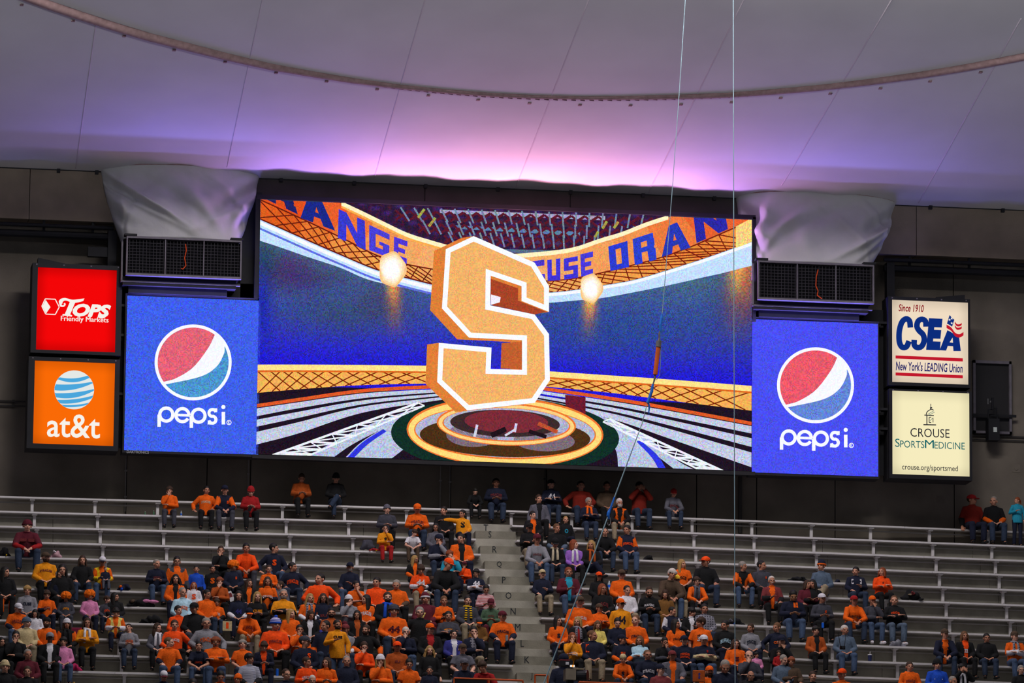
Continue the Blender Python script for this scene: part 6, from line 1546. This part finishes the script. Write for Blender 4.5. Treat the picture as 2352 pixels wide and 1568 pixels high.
# the baby on the yellow vest's lap
p(236,1312,'B','lap','N','H','cb','baby in navy held across the lap of the yellow vest',at=(.02,-.34,.13,.42),yaw=20,row=6)
# ---------------------------------------------------------------- things lying on the benches and held in hands
def bench_at(px, py):
    """bench top nearest to the pixel (its line in the picture)"""
    s = 'L' if px < 1145+max(0, py-1222)*.30 else 'R'; best = None
    for r in range(NR):
        q = row_pt(s, r, row_t(s, r, px, .1), .1); e = abs(proj(q)[1]-py)
        if best is None or e < best[0]: best = (e, q)
    return best[1]
def lathe(name, prof, m, parent, org, n=14):
    mb = MB(); k = 0
    for (r, z) in prof:
        for i in range(n):
            a = 2*math.pi*i/n; mb.v.append((org[0]+r*math.cos(a), org[1]+r*math.sin(a), org[2]+z))
    for j in range(len(prof)-1):
        for i in range(n): mb.f.append((j*n+i, j*n+(i+1) % n, (j+1)*n+(i+1) % n, (j+1)*n+i))
    mb.f.append(tuple(range(n))[::-1]); e = (len(prof)-1)*n; mb.f.append(tuple(range(e, e+n)))
    return mb.build(name, m, parent, smooth=False)
M_CL = mat('clear_plastic', lin((.62, .66, .70)), .2, 0, .1, 10.); M_GRN = mat('green_glass', lin((.30, .46, .34)), .2, 0, .1, 10.); M_BLU = mat('blue_label', lin((.10, .36, .80)), .4, 0, .1, 10.)
M_NVP = mat('navy_paper', lin((.12, .14, .30)), .6, 0, .1, 10.); M_WH = mat('white_plastic', lin((.78, .77, .80)), .5, 0, .06, 10.); M_AL = mat('can_metal', lin((.62, .64, .68)), .3, .5, .05, 10.); M_BRW = mat('brown_drink', lin((.30, .17, .12)), .5, 0, .1, 10.); M_PHN = mat('phone_black', lin((.06, .06, .07)), .3, 0, .1, 5.)
def bottle(p, h, label, body=M_CL, band=M_BLU):
    t = empty('bottle', p, label, 'bottle'); r = h*.17
    lathe('body', [(r*.9, 0), (r, .01), (r, h*.62), (r*.45, h*.82), (r*.40, h*.92)], body, t, p); lathe('label_band', [(r*1.04, h*.22), (r*1.04, h*.50)], band, t, p); lathe('cap', [(r*.48, h*.92), (r*.48, h)], M_WH, t, p); return t
def cup(p, h, label, body, straw=True, lid=M_WH):
    t = empty('drink_cup', p, label, 'cup'); r = h*.26
    lathe('body', [(r*.75, 0), (r, h*.8)], body, t, p); lathe('lid', [(r*1.06, h*.78), (r*1.06, h*.84), (r*.9, h*.87)], lid, t, p)
    if straw: MB().tube([(p[0], p[1], p[2]+h*.85), (p[0]+.006, p[1], p[2]+h*1.25)], .006, 6).build('straw', M_WH, t)
    return t
def can(p, label, body=M_BLU, h=.13):
    t = empty('drink_can', p, label, 'can'); lathe('body', [(.024, 0), (.032, .01), (.032, h*.9), (.026, h*.96)], body, t, p); lathe('rim', [(.027, h*.96), (.027, h)], M_AL, t, p); return t
def lump(name, cat, p, sx, sz, c, label, parts=(), seed=1, sy=.2, flat_=1.):
    """a soft heap: bag or coat dropped on the bench"""
    rs = random.Random(seed); mb = MB()
    for i in range(13):
        a = rs.uniform(-1, 1); hh = (1-abs(a)**1.6)*sz
        ellipsoid(mb, (p[0]+a*sx*.42, p[1]+rs.uniform(-.3, .3)*sy, p[2]+hh*rs.uniform(.25, .55)), (sx*rs.uniform(.10, .19), sy*rs.uniform(.3, .55), max(.03, hh*rs.uniform(.28, .46))), Matrix.Rotation(rs.uniform(-.5, .5), 3, 'Y'), 10, 7)
    for i, q in enumerate(mb.v): mb.v[i] = (q[0], q[1], max(q[2], p[2]))
    v, f = remesh(mb, .016, 700, 2); o = link(name, mesh_from(name, v-np.array(p), f), None, c, p); tag(o, label, cat)
    for (nm, dx, dz, w, h, cc) in parts:
        mb = MB()
        for i in range(4): ellipsoid(mb, (p[0]+dx+rs.uniform(-.4, .4)*w, p[1]-sy*.35+rs.uniform(-.05, .05), p[2]+dz*.62+rs.uniform(-.35, .35)*h), (w*rs.uniform(.25, .45), sy*.35, h*rs.uniform(.35, .55)), None, 10, 7)
        v, f = remesh(mb, .014, 300, 2); link(nm, mesh_from(nm, v-np.array(p), f), o, cc)
    return o
K_ = CLOTH
bottle(bench_at(333, 1186), .095, 'small green bottle standing alone on the second bench at left', M_GRN, M_GRN); bottle(bench_at(353, 1187), .12, 'small green bottle next to the hooded orange person at left', M_GRN, M_GRN)
bottle(bench_at(416, 1189), .13, 'clear bottle with blue label between the two orange sweatshirts', M_CL)
bottle(bench_at(1399, 1354), .20, 'clear water bottle beside the orange coat')
o = lump('carrier_bag', 'bag', bench_at(128, 1282), .30, .24, mat('pink_white_plastic', lin((.66, .52, .56)), .5, 0, .15, 12.), 'pale pink and white carrier bag on the bench above the golden sweatshirt', (('handle', -.04, .22, .07, .05, M_WH),), 3)
lump('backpack', 'bag', bench_at(10, 1281), .34, .28, K_['K'], 'black bag at the left picture edge beside the maroon jersey', (('yellow_tag', .06, .03, .06, .05, K_['Y']),), 4)
lump('folded_jacket', 'jacket', bench_at(286, 1358), .36, .22, K_['N'], 'navy jacket heap with orange top beside the yellow vest', (('orange_lining', -.10, .17, .10, .07, K_['O']), ('blue_sleeve', -.10, .06, .08, .08, K_['B'])), 5)
lump('folded_coat', 'coat', bench_at(325, 1395), .80, .30, K_['K'], 'black coat heap with a pink jacket thrown over it', (('pink_jacket', .16, .22, .30, .09, K_['P']), ('brown_hood', -.22, .22, .10, .07, K_['Z'])), 6)
lump('folded_coat', 'coat', bench_at(352, 1433), .60, .30, K_['K'], 'dark coat heap under the pink jacket on the next bench down', (), 7)
lump('folded_coat', 'coat', bench_at(846, 1267)+V_((0, .1, .05)), .40, .38, K_['D'], 'dark grey coat piled behind the boy in gold', (), 8)
lump('red_scarf', 'scarf', bench_at(858, 1267)+V_((0, -.05, .0)), .26, .10, K_['R'], 'dark red cloth with yellow trim on the bench beside the boy in gold', (('yellow_trim', .05, .02, .04, .03, K_['Y']),), 9)
cup(bench_at(961, 1270), .19, 'navy fountain cup with straw beside the boy in white', M_NVP)
can(bench_at(957, 1236), 'blue can on the bench under the big orange sweatshirt')
can(bench_at(636, 1546)+V_((0, -.05, 0)), 'bright blue can at the bottom of the left crowd', M_BLU, .17)
lump('shoulder_bag', 'bag', bench_at(1489, 1287), .28, .17, K_['K'], 'black bag on the bench end beside the navy pullover', (), 10)
lump('folded_coat', 'coat', bench_at(1832, 1335), .52, .13, K_['K'], 'black coat flat on the bench behind the two leaning women', (('collar', .10, .10, .08, .05, K_['K']),), 11)
lump('shoulder_bag', 'bag', bench_at(1924, 1341), .16, .12, K_['N'], 'small navy bag between the blue-grey sweater and the navy jacket', (), 12)
lump('folded_coat', 'coat', bench_at(2094, 1380), .56, .33, K_['K'], 'black coat heap with dark red top right of the red-orange sweater', (('red_hood', .02, .28, .10, .06, K_['X']), ('fur_trim', -.08, .22, .09, .04, K_['k'])), 13)
lump('backpack', 'bag', bench_at(1690, 1433), .42, .24, K_['K'], 'black backpack on the bench beside the vertical cable', (('grey_hat', -.14, .14, .08, .07, K_['H']), ('blue_tag', -.06, .03, .05, .04, K_['B'])), 14)
cup(bench_at(1998, 1520), .19, 'navy fountain cup with straw on the empty bench right of the denim shirt', M_NVP)
lump('carrier_bag', 'bag', bench_at(2064, 1491)+V_((0, .12, 0)), .42, .24, mat('grey_film', lin((.40, .40, .44)), .4, 0, .2, 14.), 'grey plastic bag on the floor behind the pale jeans', (), 15)
lump('tote_bag', 'bag', bench_at(172, 1548)+V_((0, -.05, 0)), .34, .24, mat('magenta_cloth', lin((.62, .07, .30)), .7, 0, .15, 12.), 'magenta bag on the bench beside the pink cardigan', (), 16)
lump('gift_bag', 'bag', bench_at(168, 1570)+V_((0, -.1, 0)), .26, .16, mat('gold_foil', lin((.62, .50, .24)), .3, .4, .3, 18.), 'gold foil bag at the bottom edge under the magenta bag', (), 17)
q = bench_at(174, 1472); c = MB().box((q.x-.13, q.y-.03, q.z), (q.x+.12, q.y+.06, q.z+.24)).build('seat_cushion', mat('magenta_cushion', lin((.42, .05, .20)), .8, 0, .1, 10.)); bv = c.modifiers.new('b', 'BEVEL'); bv.width = .03; bv.segments = 3; tag(c, 'dark magenta seat cushion between the cream knit hat and the mustard cardigan', 'cushion')
MB().box((q.x+.10, q.y-.035, q.z+.05), (q.x+.125, q.y+.0, q.z+.24)).build('piping', mat('bright_red', lin((.85, .12, .14)), .6), c)
# orange stadium chair with its S
q = wp(1605, 1566, -8.6); ch = MB().box((q.x-.14, q.y-.03, q.z), (q.x+.14, q.y+.03, q.z+.27)).build('stadium_seat', CLOTH['q']); bv = ch.modifiers.new('b', 'BEVEL'); bv.width = .02; bv.segments = 2; tag(ch, 'folding orange stadium seat with an S beside the bearded orange hoodie', 'seat')
v, f = text_mesh('S', .05); MB().add([(q.x-.02+a[0]*.10, q.y-.034, q.z+.07+a[1]*.17) for a in v], f).build('seat_letter', CLOTH['U'], ch)
MB().tube([(q.x-.13, q.y+.02, q.z+.02), (q.x-.13, q.y-.05, q.z-.08), (q.x+.13, q.y-.05, q.z-.08), (q.x+.13, q.y+.02, q.z+.02)], .012, 6).build('seat_frame', M_blk, ch)
# things held
def hand_pt(px, py, dy): 
    """a point in front of the spectator whose lap shows at the pixel"""
    b = bench_at(px, py+12); return wp(px, py, b.y-dy)
cup(wp(766, 1480, -7.25), .13, 'brown plastic cup held by the standing orange sweatshirt', M_BRW, False, M_CL)
can(wp(1164, 1472, -6.6), 'blue and silver can held on the knee by the aisle', M_AL, .14)
cup(wp(1258, 1377, -3.35), .12, 'clear plastic cup held by the navy sweater on the aisle', M_CL, False, M_CL)
bottle(wp(1312, 1380, -3.4), .18, 'dark bottle with blue cap held by the maroon jacket', M_NVP, M_NVP)
can(wp(1890, 1442, -4.9), 'blue can in the hands of the white cap', M_BLU, .13)
cup(wp(1964, 1371, -3.0), .12, 'clear cup held by the navy jacket with white panels', M_CL, False, M_CL)
cup(wp(1783, 1391, -3.9), .12, 'clear cup held by the person with white moustache', M_CL, False, M_CL)
cup(wp(1577, 1446, -5.4), .15, 'amber cup held by the smiling person in black over white', mat('amber_drink', lin((.50, .34, .16)), .3), False, M_CL)
def card(name, cat, c, w, h, m, label, tilt=0.):
    mb = MB().box((c.x-w/2, c.y-.006, c.z-h/2), (c.x+w/2, c.y+.006, c.z+h/2)); o = mb.build(name, m, org=(c.x, c.y, c.z)); o.rotation_euler = (0, tilt, 0); tag(o, label, cat)
    return o
b = card('programme', 'booklet', wp(530, 1369, -4.6), .11, .24, M_WH, 'white programme booklet held beside the orange wig', -.4)
MB().box((b.location.x-.04, b.location.y-.009, b.location.z-.02), (b.location.x+.04, b.location.y-.006, b.location.z+.08)).build('cover_print', CLOTH['X'], b)
b = card('pennant_bag', 'bag', wp(522, 1437, -6.4), .21, .22, CLOTH['S'], 'beige paper bag with orange print beside the khaki trousers')
MB().box((b.location.x-.03, b.location.y-.009, b.location.z-.06), (b.location.x+.03, b.location.y-.006, b.location.z+.08)).build('bag_print', CLOTH['Q'], b)
for x, y, yy, l in ((899, 1222, -1.4, 'phone held by the grey knit hat'), (960, 1218, -1.5, 'phone held by the big orange sweatshirt'), (574, 1168, -.35, 'phone held by the dark red hood'), (1494, 1403, -4.8, 'phone held by the black hoodie with white words'), (1664, 1562, -8.2, 'phone held by the bald navy jacket')):
    b = card('phone', 'phone', wp(x, y, yy), .075, .13, M_PHN, 'black '+l, .5)
    MB().box((b.location.x-.03, b.location.y+.006, b.location.z-.055), (b.location.x+.03, b.location.y+.008, b.location.z+.055)).build('screen', mat('phone_glass', lin((.2, .22, .26)), .2), b)
c = wp(1935, 1487, -7.15); cm = MB().box((c.x-.06, c.y-.03, c.z-.04), (c.x+.06, c.y+.03, c.z+.04)).build('neck_camera', M_PHN); tag(cm, 'black camera hanging on the denim shirt', 'camera')
MB().tube([(c.x, c.y-.03, c.z), (c.x, c.y-.10, c.z)], .032, 12).build('lens', M_blk, cm); MB().tube([(c.x-.05, c.y, c.z+.04), (c.x-.09, c.y+.05, c.z+.35), (c.x+.09, c.y+.05, c.z+.35), (c.x+.05, c.y, c.z+.04)], .008, 5).build('strap', M_blk, cm)

# ---------------------------------------------------------------- television camera in front of its operator
cy = -9.5
P6 = lambda x, y, d=0.: wp(x, y, cy+d)
t = empty('television_camera', P6(1311, 1566), 'television camera with pale side panel at the foot of the aisle', 'camera')
def pbox(nm, x0, y0, x1, y1, d0, d1, m): 
    a, b = P6(x0, y0), P6(x1, y1); return MB().box((a.x, cy+d0, b.z), (b.x, cy+d1, a.z)).build(nm, m, t)
pbox('body', 1299, 1535, 1322, 1561, -.05, .3, mat('camera_beige', lin((.47, .43, .38)), .6, 0, .1, 9.)); pbox('viewfinder', 1287, 1516, 1316, 1529, .0, .22, M_blk); pbox('top_plate', 1287, 1513, 1309, 1517, .0, .2, CLOTH['X'])
pbox('display', 1299, 1520, 1306, 1526, -.03, .0, M_WH)
pbox('tally_light', 1309, 1527, 1319, 1532, -.06, -.02, emat('tally_white', (.9, .85, .8), .9)); pbox('tally_lamp', 1313, 1527, 1316, 1532, -.07, -.05, emat('tally_orange', (1., .35, .02), 1.)); pbox('handle', 1318, 1533, 1342, 1537, .02, .12, CLOTH['k'])
a = P6(1334, 1551); MB().tube([(a.x-.12, cy+.1, a.z), (a.x+.02, cy+.02, a.z), (a.x+.13, cy-.03, a.z)], [.11, .115, .125], 16).build('lens', M_blk, t); MB().tube([(a.x+.13, cy-.031, a.z), (a.x+.15, cy-.04, a.z)], [.13, .13], 16).build('lens_hood', M_PHN, t)
pbox('pedestal', 1304, 1561, 1318, 1582, .02, .2, M_blk)
# ---------------------------------------------------------------- orange rails round the stair opening
M_or = mat('orange_paint', lin((.72, .30, .10)), .6, 0, .1, 6.); M_tarp = mat('black_tarp', lin((.07, .07, .085)), .85, 0, .2, 7., .3, 12)
ry = -9.9
def rail(nm, pts, posts, label):
    q = [wp(x, y, ry) for x, y in pts]; o = MB().tube(q, .022, 8).build(nm, M_or); tag(o, label, 'railing')
    for x, y in posts:
        a = wp(x, y, ry); MB().tube([a, a-V_((0, 0, .9))], .020, 8).build('post', M_or, o)
    return o
o = rail('guard_rail', [(1043, 1557), (1118, 1559.5), (1201, 1562.5)], [(1043, 1557), (1123, 1560), (1201, 1562.5)], 'orange guard rail with black tarp at the bottom left of the aisle')
a, b = wp(1045, 1560, ry), wp(1118, 1580, ry); MB().box((a.x, ry-.015, a.z-1.), (b.x, ry+.015, a.z+.02)).build('tarp', M_tarp, o)
rail('guard_rail', [(1229, 1549.5), (1258, 1550.5)], [(1229, 1549.5), (1258, 1550.5)], 'short orange guard rail by the letter J in the aisle')
rail('guard_rail', [(1330, 1566), (1420, 1569), (1510, 1572)], [(1330, 1566), (1420, 1569), (1510, 1572)], 'orange guard rail at the bottom edge under the backward cap')

# ---------------------------------------------------------------- net cables hanging in front of the stand
M_rope = mat('pale_cable', lin((.55, .65, .70)), .5, .1, .12, 3.); M_btape = mat('blue_strap', lin((.12, .42, .82)), .6, 0, .15, 12.); M_steel = mat('shackle_steel', lin((.48, .46, .47)), .4, .4, .2, 12.); M_orb = mat('orange_damper', lin((.80, .36, .14)), .6, 0, .12, 6.)
NY = -12.
def top_of(px, py): 
    a = wp(px, py, NY); a.z = ceil_z(a.x, BEAM_Y-NY)-.12; return a
o = MB().tube([top_of(1683.6, -60), wp(1684, 0, NY), wp(1686, 800, NY), wp(1688.5, 1568, NY), wp(1689, 1700, NY)], .0108, 8).build('steel_cable', M_rope); tag(o, 'thin pale vertical cable in front of the right part of the screen', 'cable')
P7 = lambda x, y: wp(x, y, NY)
t = empty('tension_cable', P7(1505, 1700), 'slanting cable with orange damper and blue straps in front of the screen', 'cable')
MB().tube([top_of(1578, -90), P7(1574, 0), P7(1560, 215), P7(1543, 450), P7(1521, 722)], .0085, 8).build('cable', M_rope, t)
MB().tube([P7(1516, 780), P7(1518, 800), P7(1517, 830), P7(1515, 862), P7(1508, 872)], .008, 6).build('safety_line', M_rope, t)
MB().tube([P7(1520.5, 720), P7(1519.5, 730), P7(1517, 745), P7(1517, 760)], [.016, .03, .034, .028], 8).build('strap', M_btape, t)
MB().tube([P7(1515, 760), P7(1514, 768), P7(1514.5, 776), P7(1513, 784)], [.012, .02, .022, .03], 8).build('shackle', M_steel, t)
MB().tube([P7(1513.5, 783), P7(1512, 797)], .062, 12).build('end_cap', M_steel, t)
MB().tube([P7(1512, 797), P7(1505, 860)], .05, 14).build('damper', M_orb, t)
MB().tube([P7(1504.5, 861), P7(1504, 868), P7(1502, 876), P7(1500, 882)], [.02, .024, .018, .016], 8).build('shackle', M_steel, t)
MB().tube([P7(1499.5, 882), P7(1497, 898), P7(1492, 912), P7(1487, 925)], [.026, .034, .032, .036], 8).build('strap', M_btape, t)
MB().tube([P7(1489, 923), P7(1491.5, 934), P7(1490.5, 944), P7(1491, 953)], [.02, .022, .014, .008], 6).build('strap_tail', M_btape, t)
MB().tube([P7(1487, 925), P7(1474, 975), P7(1455, 1025), P7(1436, 1076), P7(1411, 1143), P7(1398, 1182), P7(1365, 1270), P7(1320, 1385), P7(1285, 1475), P7(1250, 1566), P7(1215, 1660)], [.008, .009, .011, .014, .015, .015, .0145, .0145, .0145, .0145, .0145], 8).build('cable', M_rope, t)
MB().tube([P7(1411.5, 1141), P7(1405, 1160), P7(1399.5, 1176)], [.018, .024, .022], 8).build('strap', M_btape, t)
MB().tube([P7(1400, 1170), P7(1398, 1177), P7(1396.5, 1184), P7(1399, 1192)], [.02, .038, .034, .014], 8).build('knot', M_btape, t)
MB().tube([P7(1401, 1188), P7(1402.5, 1196), P7(1402, 1203), P7(1398.5, 1207), P7(1395.5, 1203), P7(1396.5, 1199)], [.012, .014, .014, .014, .012, .007], 8).build('hook', M_steel, t)

# ---- tidy the workspace collection
COL.children.unlink(TMP); bpy.data.collections.remove(TMP)
